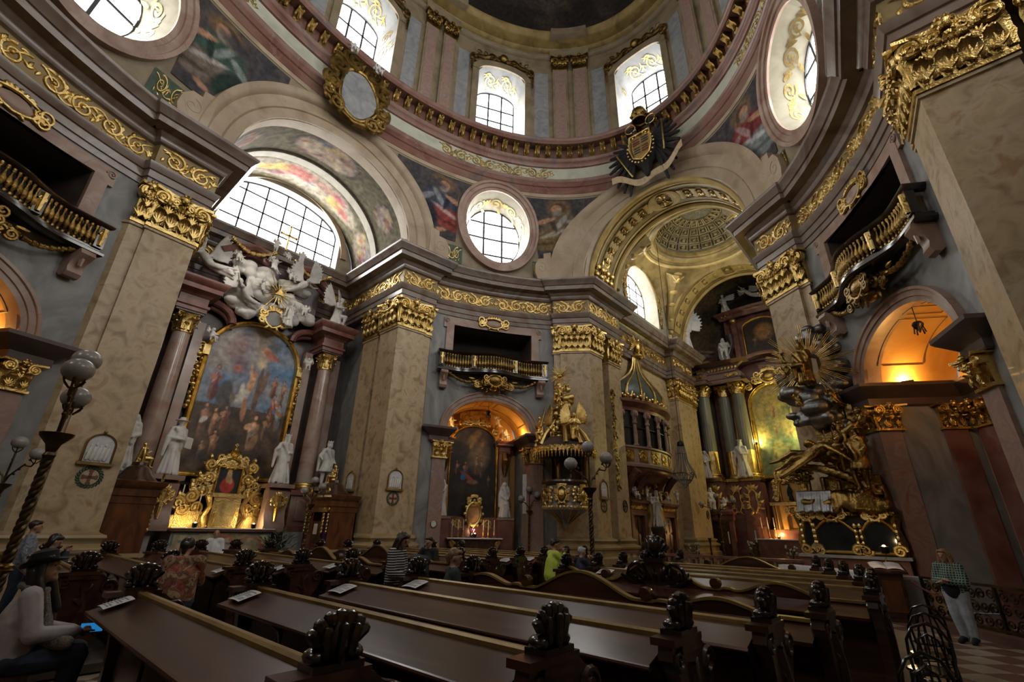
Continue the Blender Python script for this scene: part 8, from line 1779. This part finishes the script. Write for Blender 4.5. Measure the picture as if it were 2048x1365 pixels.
bentwood('black bentwood chair nearest the camera at right', (7.32, .55, 0), .25); bentwood('middle black bentwood chair in the row of three', (7.3, 1.5, 0), .2); bentwood('farthest black bentwood chair toward the lectern', (7.28, 2.45, 0), .1); bentwood('black bentwood chair low at the bottom edge', (7.3, -1.25, 0), .5); bentwood('black bentwood chair mostly cut off at the bottom edge', (7.28, -2.6, 0), .3)
# table with lace cloth and lectern with lit book
t = thing('side_table', 'long narrow wooden table with lace cloth before the shrine', 'table', (5.0, 9.1, 0), -.62, )
ob('top', MB().box(-1.25, 1.25, -.3, .3, .92, .97), 'wood_dark', t); ob('apron', MB().box(-1.2, 1.2, -.26, .26, .8, .92), 'wood_dark', t)
for x in (-1.15, 1.15):
    for y in (-.22, .22): ob('leg', MB().box(x - .04, x + .04, y - .04, y + .04, 0, .85), 'wood_dark', t)
lc = thing('lace_cloth', 'white lace cloth over the narrow table before the shrine', 'cloth', (5.0, 9.1, 0), -.62); b = MB().box(-1.28, 1.28, -.31, .31, .972, .982); ob('sheet', b, 'linen', lc)
b = MB(); b.grid(lambda u, v: (-1.28 + 2.56 * u, -.315, .975 - v * (.13 + .02 * abs(math.sin(u * 80)))), 120, 2); ob('lace_edge', b, 'linen', lc)
lt = thing('lectern', 'wooden lectern at the right end of the far pews', 'lectern', (6.45, 8.2, 0), .25)
ob('post', MB().box(-.26, .26, -.2, .2, 0, 1.0), 'wood_dark', lt); ob('post_panel', MB().box(-.18, .18, -.225, -.2, .2, .85), 'wood_confessional', lt); ob('sloped_top', MB().add([(-.36, -.28, 1.0), (.36, -.28, 1.0), (.36, .28, 1.16), (-.36, .28, 1.16), (-.36, -.28, 1.04), (.36, -.28, 1.04), (.36, .28, 1.2), (-.36, .28, 1.2)], [(0, 1, 2, 3), (4, 5, 6, 7), (0, 1, 5, 4), (1, 2, 6, 5), (2, 3, 7, 6), (3, 0, 4, 7)]), 'wood_dark', lt)
bk = thing('open_book', 'open book glowing under a reading lamp on the lectern', 'book', (6.45, 8.2, 0), .25); sl = lambda x, y, h: (x, y, 1.12 + (y) * .286 + h)
for sg in (-1, 1): ob('page_block', MB(lambda u, v, h: sl(u, v, h)).grid(lambda u, v: (sg * (.005 + .3 * u), -.22 + .42 * v, .03 + .03 * math.sin(PI * min(1, u * .9 + .1))), 8, 2), 'paper', bk)
ob('cover', MB(lambda u, v, h: sl(u, v, h)).box(-.32, .32, -.24, .22, .01, .02), 'altar_red', bk)
rl = lamp('reading_lamp', 'small reading lamp above the open lectern book', (6.5, 8.52, 1.52), 9, (1, .72, .36), .03); ob('stem', MB().tube([(0, 0, 0), (0, .1, -.1), (-.05, .0, -.33)], .012, 6), 'brass', rl)
# wrought iron rail and rope
rail = thing('iron_screen', 'low wrought iron scroll screen behind the standing woman at right', 'railing', (7.8, 7.2, 0), world=True)
def rm(s, n, z):
    p = Vector((7.05, 8.35)).lerp(Vector((9.35, 5.4)), s / 3.74); return (p.x - .8 * n, p.y - .6 * n, z)
ob('top_rail', MB(rm).box(0, 3.74, -.04, .04, .92, .97), 'bronze', rail); ob('bottom_rail', MB(rm).box(0, 3.74, -.04, .04, .16, .2), 'bronze', rail); ob('stone_step', MB(rm).box(-.2, 3.9, -.5, .35, 0, .14), 'tile_red', rail)
for k in range(5):
    ob('rail_post', MB(rm).box(.93 * k - .02, .93 * k + .02, -.03, .03, .14, .95), 'iron', rail)
for k in range(4):
    g = MB(rm)
    for j in range(3):
        for i in range(4): cx, cz = .93 * k + .14 + .22 * i, .3 + .24 * j; g.rib(spiral(cx, cz, .11, .02, i + j, 1.6 * (1 if (i + j) % 2 else -1), 14), .016, 1); g.rib(spiral(cx, cz, .11, .02, i + j, 1.6 * (1 if (i + j) % 2 else -1), 14), .016, -1)
    ob('scroll_panel', g, 'bronze', rail)
pl_ = thing('stone_block', 'pale stone plinth block beside the iron screen', 'plinth', (6.75, 8.9, 0), .3); ob('block', MB().box(-.32, .32, -.3, .3, 0, .85), 'stone_plinth', pl_); ob('chamfer', MB().cbox((0, 0, .88), (.64, .6, .06), 0, .9), 'stone_plinth', pl_)
b = MB().tube([(6.9 + .9 * t_, 7.9 - 1.3 * t_, .88 - .35 * 4 * t_ * (1 - t_) * .6) for t_ in frange(0, 1, 16)], .018, 7); tag(ob('barrier_rope', b, 'rope_red'), 'dark red barrier rope hung between the chairs and screen', 'rope')
v = thing('votive_candles', 'two lit red votive candles at the right edge', 'candle', (8.95, 4.55, 1.12)); 
for x in (-.03, .04): ob('votive_glass', MB().lathe([(.0, 0), (.022, 0), (.025, .08), (.0, .08)], (x, 0, 0), 8), 'votive_red', v)
ob('votive_tray', MB().lathe([(0, -.02), (.1, -.02), (.11, 0), (0, 0)], n=12), 'iron', v); ob('tray_arm', MB().tube([(0, 0, -.02), (.25, .0, -.1), (.5, .05, -.1)], .012, 5), 'iron', v)
st_ = place('saint_reaching', 'saint_statue', 'white statue fragment in the shadowed niche at far right', 'statue', bay('southeast')(1.2, -1.6, 2.4), face_yaw('southeast'), 'statue_white', .8); st_['label'] = 'white statue half hidden behind the pink jamb at far right'
st_.location = bay('southeast')(-1.5, -1.3, 2.5)
ob_ = tag(ob('statue_plinth', MB(bay('southeast')).box(-1.95, -1.1, -1.75, -.9, 0, 2.45), 'marble_dark'), 'dark plinth under the hidden far right statue', 'plinth')
# potted plants
def plant(label, loc, r, h, n=120, flowers=None):
    t = thing('potted_plant', label, 'plant', loc); ob('pot', MB().lathe([(.0, 0), (.16, 0), (.2, .25), (.22, .3), (0, .3)], n=14), 'altar_red', t); b = MB(); r_ = random.Random(int(loc[0] * 10 + loc[1]))
    for k in range(n):
        a = r_.uniform(0, 6.28); q = r_.random() ** .6; p = Vector((r * q * math.cos(a), r * q * math.sin(a), .3 + h * r_.random() * (1 - .4 * q))); d = Vector((math.cos(a), math.sin(a), r_.uniform(-.2, .9))).normalized(); s = d.cross(Vector((0, 0, 1))).normalized(); L = r_.uniform(.14, .28)
        b.add([p, p + d * L * .5 + s * L * .16, p + d * L, p + d * L * .5 - s * L * .16], [(0, 1, 2, 3)])
    for k in range(10): a = r_.uniform(0, 6.28); b.tube([(0, 0, .25), (r * .3 * math.cos(a), r * .3 * math.sin(a), .3 + h * .5), (r * .6 * math.cos(a), r * .6 * math.sin(a), .3 + h * .8)], .008, 4)
    ob('foliage', b, 'leaf', t)
    if flowers:
        c = MB()
        for k in range(12): a = r_.uniform(0, 6.28); c.ell((r * .7 * math.cos(a), r * .7 * math.sin(a), .3 + h * r_.uniform(.4, 1)), .06, 6, 4)
        ob('blossoms', c, flowers, t)
plant('bushy green potted plant right of the left chapel altar', (-12.2, 1.75, .3), .75, 1.0, 320); plant('flower arrangement at the choir steps near first door', (-3.4, 21.5, .1), .4, .9, 120, 'statue_white'); plant('flower arrangement before the high altar', (-1.6, 26.5, .2), .45, .9, 120, 'statue_white'); plant('white flowers on the right of the choir steps', (.9, 24.5, .2), .4, .7, 100, 'statue_white')
# choir rail and candle stands
cr = thing('choir_rail', 'low dark balustrade closing off the choir', 'railing', (0, 14.2, 0), world=True); ob('rail_top', MB().box(-3.9, 3.9, 14.0, 14.3, .85, .95), 'altar_red', cr); ob('rail_foot', MB().box(-3.9, 3.9, 14.0, 14.3, 0, .15), 'altar_red', cr)
_b = MB().lathe([(.07, .15), (.05, .22), (.09, .4), (.05, .62), (.07, .85)], n=8); BM2 = mesh('baluster', _b)
for k in range(26): o = link('baluster', BM2, 'marble_pink', cr); o.location = (-3.75 + .3 * k, 14.15, 0)
ar = thing('communion_rail', 'low stone balustrade before the left chapel altar', 'railing', (-10.2, 0, 0), world=True); ob('rail_top', MB().box(-10.4, -10.1, -3.8, 3.8, .82, .92), 'marble_base', ar); ob('rail_foot', MB().box(-10.4, -10.1, -3.8, 3.8, 0, .14), 'marble_base', ar)
for k in range(26): o = link('baluster', BM2, 'marble_base', ar); o.location = (-10.25, -3.75 + .3 * k, 0)
for i, (x, y, h, lab) in enumerate(((-3.0, 23.0, 1.5, 'tall paschal candle stand left in the choir'), (-2.4, 24.6, 1.2, 'brass candle stand before the high altar'), (-1.2, 25.8, 1.3, 'candle stand at the high altar steps'), (-3.7, 16.9, 1.1, 'candle stand beside the first choir door'))):
    c = thing('candle_stand', lab, 'candlestick', (x, y, 0)); ob('stand', MB().lathe([(.2, 0), (.18, .08), (.05, .15), (.06, h * .5), (.04, h * .8), (.1, h), (.1, h + .03)], n=10), 'bronze', c); ob('candle', MB().lathe([(.035, h), (.035, h + .7), (0, h + .71)], n=8), 'candle', c)
# mirror cartouche over the left arch and heraldic eagle over the choir arch
am = arch_map('c', -1); mc = lambda s, n, z: am(s, n + .5, z)
t = thing('mirror_cartouche', 'large gilt scroll cartouche with pale mirror over the left chapel arch', 'cartouche', mc(0, 0, 21), world=True)
c = MB(mc); c.extr([(.95 * math.cos(a) * (1 + .08 * math.cos(3 * a)), 21.6 + 1.45 * math.sin(a)) for a in frange(0, 2 * PI, 30)[:-1]], .1, .22); ob('mirror', c, 'marble_grey_pale', t)
b = MB(mc)
for sg in (-1, 1):
    for x, z, r, tn_, w_ in ((1.25, 22.6, .5, 1.6, .17), (1.35, 21.4, .42, -1.6, .15), (.95, 20.3, .4, 1.6, .14), (.55, 23.4, .5, -1.7, .18), (1.45, 20.7, .25, 1.5, .1)): b.rib([(sg * a, c_) for a, c_ in spiral(x, z, r, .07, PI * .3, tn_, 24)], w_, 1, .2)
    b.rib([(sg * x, z) for x, z in ((.3, 23.3), (1.0, 23.2), (1.35, 22.6), (1.2, 21.9), (1.35, 21.2), (1.1, 20.6), (.6, 20.1), (0, 19.9))], [.16, .2, .18, .2, .17, .18, .16, .14], 1, .1)
    for k in range(12): b.ell((sg * (1.75 - .1 * k), .25, 21.5 - .17 * k + .005 * k * k), .1, 6, 4)
    for k in range(6): leaflet(b, sg * (1.2 + .1 * math.sin(k)), 20.2 + .6 * k, (PI / 2 - sg * 1.2), .5, .13, .6 * sg, .2)
b.tube([(1.02 * math.cos(a) * (1 + .08 * math.cos(3 * a)), .22, 21.6 + 1.52 * math.sin(a)) for a in frange(0, 2 * PI, 36)], .1, 7); ob('gilt_scrolls', b, 'gold_dark', t)
for s, z, lab in ((-.7, 23.75, 'grey cherub on the left of the mirror cartouche'), (.75, 23.6, 'grey cherub on the right of the mirror cartouche')): place('putto_seated', 'cherub_statue', lab, 'cherub', mc(s, .25, z), E_, 'statue_white', 1.1)
em = arch_map('e', 1); ec = lambda s, n, z: em(s, n + .55, z)
t = thing('heraldic_eagle', 'black double eagle with gilt shield and crown over the choir arch', 'coat of arms', ec(0, 0, 21), world=True)
b = MB(ec); b.ell((0, .3, 21.9), (.75, .4, 1.3), 14, 9); b.cap((0, .3, 20.9), (0, .3, 20.2), .4, .15)
for sg in (-1, 1):
    for k in range(10): a = R(70 - 15 * k); b.cap((sg * .5, .25, 22.2), (sg * (.5 + 1.75 * math.cos(a) * (1 - .02 * k)), .25 + .05 * (k % 2), 22.0 + 1.5 * math.sin(a) - .15 * k), .22, .07, 6)
    b.cap((sg * .25, .35, 22.9), (sg * .55, .4, 23.5), .2, .14); b.ell((sg * .62, .45, 23.6), (.2, .18, .18), 8, 6); b.cap((sg * .7, .45, 23.6), (sg * 1.0, .5, 23.5), .1, .03)
ob('eagle_body', b, 'cloth_black', t)
b = MB(ec); fp = [(-.52, 22.6), (.52, 22.6), (.56, 21.8), (.4, 21.2), (0, 20.95), (-.4, 21.2), (-.56, 21.8)]; b.extr(fp, .68, .76); ob('shield', b, 'gold', t)
for x0, x1, z0, z1, m in ((-.46, -.05, 22.0, 22.5, 'rope_red'), (.05, .46, 22.0, 22.5, 'cloth_navy'), (-.42, -.05, 21.4, 21.9, 'cloth_navy'), (.05, .42, 21.4, 21.9, 'rope_red')):
    f_ = MB(ec)
    for k in range(3): zz = z0 + (z1 - z0) * k / 3; f_.box(x0, x1, .76, .78, zz, zz + (z1 - z0) / 6)
    ob('shield_bars', f_, m, t)
b = MB(ec); b.tube([(x * 1.15, .8, 21.75 + (z - 21.75) * 1.12) for x, z in fp + fp[:1]], .07, 6)
for k in range(24): a = 2 * PI * k / 24; b.ell((.78 * math.cos(a), .8, 21.7 + 1.0 * math.sin(a)), .07, 6, 4)
for sg in (-1, 1): b.tube([(sg * .62 + .3 * math.cos(a), .5, 23.65 + .3 * math.sin(a)) for a in frange(0, 2 * PI, 18)], .035, 5)
for k in range(7): b.cap((-.45 + .15 * k, .75, 22.68), (-.5 + .167 * k, .75, 22.95 + .08 * (k % 2)), .05, .02, 5)
ob('gilt_chain', b, 'gold', t); b = MB(ec); b.lathe([(.42, 23.9), (.45, 24.0), (.4, 24.1), (.5, 24.35), (.4, 24.7), (.15, 24.9), (.05, 25.0)], (0, .5, 0), 14)
for k in range(8): a = k * PI / 4; b.ell((.5 * math.cos(a), .5 + .5 * math.sin(a), 24.15), .08, 6, 4)
ob('crown', b, 'gold_dark', t)
b = MB(ec).cap((-1.5, .55, 22.0), (-.75, .6, 20.2), .05, .05); ob('sceptre', b, 'gold', t); b = MB(ec).cap((1.3, .55, 23.0), (1.25, .6, 20.9), .05, .05); ob('sword', b, 'gold', t)
bn_ = tag(ob('inscription_scroll', MB(lambda s, n, z: ec(s, n + .1, z)).grid(lambda u, v: (-2.0 + 4.2 * u, .25 + .12 * math.sin(u * 9), 19.75 + 1.1 * (u - .5) ** 2 * 2 + .15 * math.sin(u * 14) + .42 * v), 50, 3), 'marble_beige'), 'carved ribbon scroll under the black eagle', 'ornament')
# cornice spotlights
for x, y, z, aim, e, lab in ((-9.25, -3.5, 14.95, (-14.5, .5, 8.0), 2400, 'spotlight on the cornice corner left of the chapel arch'), (-9.0, 3.7, 14.95, (-14.5, -.5, 8.0), 2200, 'spotlight on the cornice corner right of the chapel arch')):
    lamp('cornice_spotlight', lab, (x, y, z), e, (1.0, .88, .72), .15, 70, aim)
lamp('altar_lamp', 'small warm lamp lighting the gilded left chapel tabernacle', nm(.95, 2.05, 1.73), 17, (1, .72, .36)); lamp('altar_lamp', 'small warm lamp at the left of the chapel tabernacle', nm(-1.1, 2.05, 1.73), 15, (1, .72, .36)); lamp('altar_lamp', 'small warm lamp before the oval picture in the niche', na(0, 1.15, 1.5), 9, (1, .66, .3))
for q, s_, lab in (('northeast', 0, 'small black lantern hanging under the gilt niche balcony'), ('southeast', -.2, 'small black lantern hanging in the glowing empty niche')):
    f = bay(q); t = thing('hanging_lantern', lab, 'lantern', f(s_, -.25, 7.2), world=True); c = MB(lambda a, b, z: f(s_ + a, -.25 + b, z)); c.lathe([(.0, 7.42), (.1, 7.38), (.14, 7.3), (.1, 7.2), (.05, 7.15), (.02, 7.08), (0, 7.05)], (0, 0, 0), 10); ob('bowl', c, 'iron', t); c = MB(lambda a, b, z: f(s_ + a, -.25 + b, z)).tube([(0, 0, 7.4), (0, 0, 7.86)], .012, 5); ob('chain', c, 'iron', t)
    c = MB(lambda a, b, z: f(s_ + a, -.25 + b, z))
    for k in range(5): a = k * 1.257; c.cap((.1 * math.cos(a), .1 * math.sin(a), 7.25), (.13 * math.cos(a), .13 * math.sin(a), 7.05), .012, .02, 5)
    ob('tassels', c, 'iron', t)
# ------------------------------------------------------------------ people
KNEEL = dict(pel=(0, 0, .31), che=(0, .03, .51), nek=(0, .045, .625), hed=(0, .065, .715), rS=(.105, .035, .595), lS=(-.105, .035, .595), rE=(.13, .16, .47), lE=(-.13, .16, .47), rW=(.03, .19, .60), lW=(-.03, .19, .60),
             rH=(.052, 0, .30), lH=(-.052, 0, .30), rK=(.07, .09, .055), lK=(-.07, .09, .055), rA=(.07, -.17, .05), lA=(-.07, -.17, .05), rT=(.07, -.26, .03), lT=(-.07, -.26, .03))
def top_(mb, J, H, f=1.0, sleeve=1.0, low=.02, fat=1.0):
    for a in 'rl':
        mb.cap(J[a + 'H'] + Vector((0, 0, low * H)), J['che'] + (J[a + 'S'] - J['nek']) * .5 - (J['nek'] - J['che']) * .1, .080 * H * f * fat, .077 * H * f * fat); mb.cap(J['nek'] - (J['nek'] - J['che']) * .25, J[a + 'S'], .046 * H * f, .05 * H * f)
        mb.cap(J[a + 'S'], J[a + 'E'], .05 * H * f, .042 * H * f); e = J[a + 'E'].lerp(J[a + 'W'], .92 * sleeve)
        if sleeve > .05: mb.cap(J[a + 'E'], e, .042 * H * f, .033 * H * f)
    mb.cap(J['pel'] + Vector((0, 0, low * H)), J['che'], .092 * H * f * fat, .096 * H * f * fat); mb.cap(J['che'], J['nek'] - (J['nek'] - J['che']) * .12, .078 * H * f, .046 * H * f)
def legs_(mb, J, H, f=1.0):
    for a in 'rl': mb.cap(J[a + 'H'], J[a + 'K'], .078 * H * f, .056 * H * f); mb.cap(J[a + 'K'], J[a + 'A'], .055 * H * f, .040 * H * f)
    mb.cap(J['lH'] + Vector((0, 0, .01 * H)), J['rH'] + Vector((0, 0, .01 * H)), .082 * H * f, .082 * H * f)
def shoes_(mb, J, H):
    for a in 'rl': mb.cap(J[a + 'A'] + Vector((0, 0, .01 * H)), J[a + 'T'], .037 * H, .03 * H)
PPL = []
def person(label, loc, rz, base, H, kw, topm, legm, hairm, hk, skin='skin', sleeve=1.0, vox=.014, extra=None, fat=1.0, shoe='cloth_black'):
    i = len(PPL); J = joints(base, H, **kw); K = 'person%d_' % i
    blobq(K + 'body', lambda mb: anatomy(mb, J, H, .97, True, True, f=1.0), vox if vox < .011 else .0125, 1); blobq(K + 'top', lambda mb: top_(mb, J, H, 1.0, sleeve, fat=fat), vox * 1.2, 3); blobq(K + 'legs', lambda mb: legs_(mb, J, H), vox * 1.3, 3); blobq(K + 'shoes', lambda mb: shoes_(mb, J, H), vox * 1.2, 1)
    if hk: blobq(K + 'hair', lambda mb: hair(mb, J, H, hk), vox * 1.1, 2)
    PPL.append((label, loc, rz, K, topm, legm, hairm, hk, skin, J, H, extra, shoe))
person('seated woman in black hat and grey sweater looking up, phone in hand', (1.5, -6.27, .19), -.12, SIT, 1.68, dict(rW=(.03, .24, .395), lW=(-.05, .235, .385), rE=(.15, .06, .41), lE=(-.15, .05, .41), look=(.45, 1, .3)), 'cloth_grey', 'cloth_jeans', 'hair_black', 'long', 'skin_tan', vox=.0105)
person('person in navy jacket kneeling with folded hands at the far left', (-4.6, -5.72, PZ + .12), .15, KNEEL, 1.66, dict(look=(.25, 1, -.5)), 'cloth_navy', 'cloth_black', 'hair_black', 'bob', vox=.016)
person('person in patterned shirt behind the lamp post at far left', (-6.1, -5.85, .1), 0, STAND, 1.68, dict(look=(.2, 1, 0)), 'cloth_pattern', 'cloth_jeans', 'hair_brown', 'short', vox=.018)
person('woman in red floral blouse seated sideways on a left pew', (-.78, -4.5, .2), 1.3, SIT, 1.82, dict(che=(-.02, .05, .49), nek=(-.02, .09, .60), hed=(-.01, .14, .68), rE=(.14, .12, .42), rW=(.06, .22, .48), look=(.2, 1, -.5)), 'cloth_floral', 'cloth_jeans', 'hair_black', 'bun', vox=.016)
person('bald elderly man in white shirt standing at the left chapel rail', (-9.0, -1.55, 0), -2.1, STAND, 1.62, dict(rW=(.1, .1, .52), look=(-.3, 1, -.1)), 'cloth_white', 'cloth_black', 'hair_grey', None, vox=.018)
person('standing woman in navy and white striped top reading her phone', (.55, -1.68, .0), -1.1, STAND, 1.72, dict(rW=(.06, .19, .60), lW=(-.05, .19, .60), rE=(.15, .03, .63), lE=(-.15, .03, .63), hed=(0, .045, .92), look=(0, 1, -.45)), 'cloth_striped', 'cloth_black', 'hair_brown', 'long', sleeve=.75, vox=.014)
person('man in black sitting with his hand on his chin', (-2.45, 1.45, .18), 3.5, SIT, 1.78, dict(rW=(.03, .11, .63), rE=(.12, .13, .47), look=(0, 1, -.05)), 'cloth_black', 'cloth_black', 'hair_black', 'short', vox=.016)
person('blond woman with pinned hair seen from behind in the near pews', (1.95, -1.62, .16), -.5, SIT, 1.72, dict(look=(.4, 1, -.25)), 'cloth_green', 'cloth_black', 'hair_blond', 'bun', vox=.016)
person('kneeling person in bright lime jacket by the far aisle', (.35, 3.0, PZ + .06), -.5, KNEEL, 1.8, dict(look=(.3, 1, -.2)), 'cloth_lime', 'cloth_black', 'hair_black', 'curls', vox=.018, fat=1.1)
person('grey haired man in dark jacket kneeling beside the lime jacket', (.2, 4.42, .06), -.4, KNEEL, 1.68, dict(look=(.2, 1, -.2)), 'cloth_navy', 'cloth_black', 'hair_grey', 'short', vox=.018)
person('standing woman in green plaid shirt with folded arms at right', (7.62, 6.2, 0), 2.75, STAND, 1.60, dict(rE=(.15, .04, .63), lE=(-.15, .04, .63), rW=(.015, .15, .655), lW=(-.01, .165, .635), rK=(.05, .03, .285), rA=(.035, .0, .045), rT=(.05, .1, .02), look=(.08, 1, -.08)), 'cloth_plaid', 'cloth_palejeans', 'hair_blond', 'long', vox=.014)
J0 = PPL[0][9]; H0 = PPL[0][10]; f0, r0, u0, M0 = hframe(J0)
def hatf(mb):
    c = J0['hed'] + u0 * .035 * H0 - f0 * .005
    for (r, z) in ((1, 0),): mb.add([tuple(c + M0 @ Vector((rr * math.cos(a) * sx_, rr * math.sin(a), zz + .02 * math.cos(2 * a) * (rr > .1)))) for a in frange(0, 2 * PI, 28)[:-1] for rr, zz, sx_ in ((.09, -.012, .9), (.165, .004, .92), (.17, .014, .92), (.10, .014, .9), (.098, .09, .88), (.06, .115, .8), (.0, .10, 1))], [(i * 7 + j, ((i + 1) % 28) * 7 + j, ((i + 1) % 28) * 7 + j + 1, i * 7 + j + 1) for i in range(28) for j in range(6)])
def scarf(mb):
    n = J0['nek']
    for k in range(14): a = 2 * PI * k / 14; b = a + 2 * PI / 14; p = lambda t: n + Vector((.075 * math.cos(t), .07 * math.sin(t), .0 - .02 * math.sin(t))) * H0 * .8; mb.cap(p(a), p(b), .032, .032, 7)
    for s, dz in ((.05, .36), (-.045, .34)): mb.cap(n + Vector((s, .08, -.03)) * 1.0, J0['che'] + Vector((s * 1.4, .155, -.08)), .035, .05, 8); mb.cap(J0['che'] + Vector((s * 1.4, .155, -.08)), J0['pel'] + Vector((s * 1.8, .20, .10)), .05, .055, 8); mb.cap(J0['pel'] + Vector((s * 1.8, .20, .10)), J0['pel'] + Vector((s * 3 + .08, .34, .10)), .05, .06, 8)
blobq('scarf', scarf, .014, 1)
def bag(mb): mb.ell((0, 0, .2), (.2, .14, .26), 12, 9); mb.cap((-.1, .02, .4), (.12, .02, .38), .08, .09); mb.cap((.15, 0, .3), (.22, -.05, .05), .07, .05)
blobq('coat_heap', bag, .02, 2)
flush()
for label, loc, rz, K, topm, legm, hairm, hk, skin, J, H, extra, shoe in PPL:
    p = link('person', LIB[K + 'body'], skin); p.location = loc; p.rotation_euler = (0, 0, rz); tag(p, label, 'person')
    link('top', LIB[K + 'top'], topm, p); link('trousers', LIB[K + 'legs'], legm, p); link('shoes', LIB[K + 'shoes'], shoe, p)
    if hk: link('hair', LIB[K + 'hair'], hairm, p)
    f, r, u, M = hframe(J)
    for s in (-1, 1): ob('eye', MB().ell(J['hed'] + f * .0535 * H + r * s * .019 * H + u * .006 * H, .0042 * H, 6, 4), 'hair_black', p)
    if K == 'person0_':
        hb = MB(); hatf(hb); ob('hat', hb, 'cloth_black', p); link('scarf', LIB['scarf'], 'cloth_knit', p); P0 = p
    if K == 'person10_':
        ob('black_shirt', MB().ell(J['pel'].lerp(J['che'], .28) + Vector((0, .045 * H, 0)), (.09 * H, .075 * H, .12 * H), 14, 9), 'cloth_black', p)
mw = Matrix.Translation((1.5, -6.27, .19)) @ Matrix.Rotation(-.12, 4, 'Z'); hp_ = mw @ ((J0['rW'] + J0['lW']) / 2 + Vector((.03, .10, .02)))
ph = thing('phone', 'phone with glowing blue screen in the hatted woman hands', 'phone', hp_, -.5); ph.rotation_euler = Vector((1, -.25, .75)).to_track_quat('Z', 'Y').to_euler()
ob('case', MB().box(-.09, .09, -.045, .045, -.006, .004), 'cloth_black', ph); ob('screen', MB().box(-.085, .085, -.041, .041, .004, .0055), 'phone_screen', ph)
t = thing('wooden_bench', 'low dark bench under the seated hatted woman', 'bench', (1.5, -6.3, 0), -.12); ob('seat', MB().box(-.5, .3, -.25, .2, .53, .58), 'wood_dark', t)
for x in (-.45, .25): ob('leg', MB().box(x - .03, x + .03, -.2, .15, 0, .53), 'wood_dark', t)
o = link('dark_coat', LIB['coat_heap'], 'cloth_navy'); o.location = (1.5, -1.95, .93); o.scale = (1.1, 1.1, 1.0); tag(o, 'dark coat heaped on the pew beside the blond woman', 'coat')
pj = PPL[5]; mw = Matrix.Translation(pj[1]) @ Matrix.Rotation(pj[2], 4, 'Z'); q_ = mw @ ((pj[9]['rW'] + pj[9]['lW']) / 2 + Vector((0, .09, .02)))
ph = thing('phone', 'small dark phone held by the striped woman', 'phone', q_); ph.rotation_euler = (.6, 0, pj[2]); ob('case', MB().box(-.035, .035, -.07, .07, -.005, .005), 'cloth_black', ph); ob('screen', MB().box(-.031, .031, -.065, .065, .005, .006), 'dark_glass', ph)
b = MB(); b.ell((0, -.02, 0), (.12, .07, .2), 12, 8); b.tube([(.05, -.05, .15), (.1, .12, .38), (.0, .16, .45), (-.1, .1, .3)], .012, 5); o = ob('shoulder_bag', b, 'cloth_green'); o.location = mw @ Vector((-.22, -.14, 1.0)); o.rotation_euler = (0, 0, pj[2]); tag(o, 'dark shoulder bag hanging on the striped woman back', 'bag')
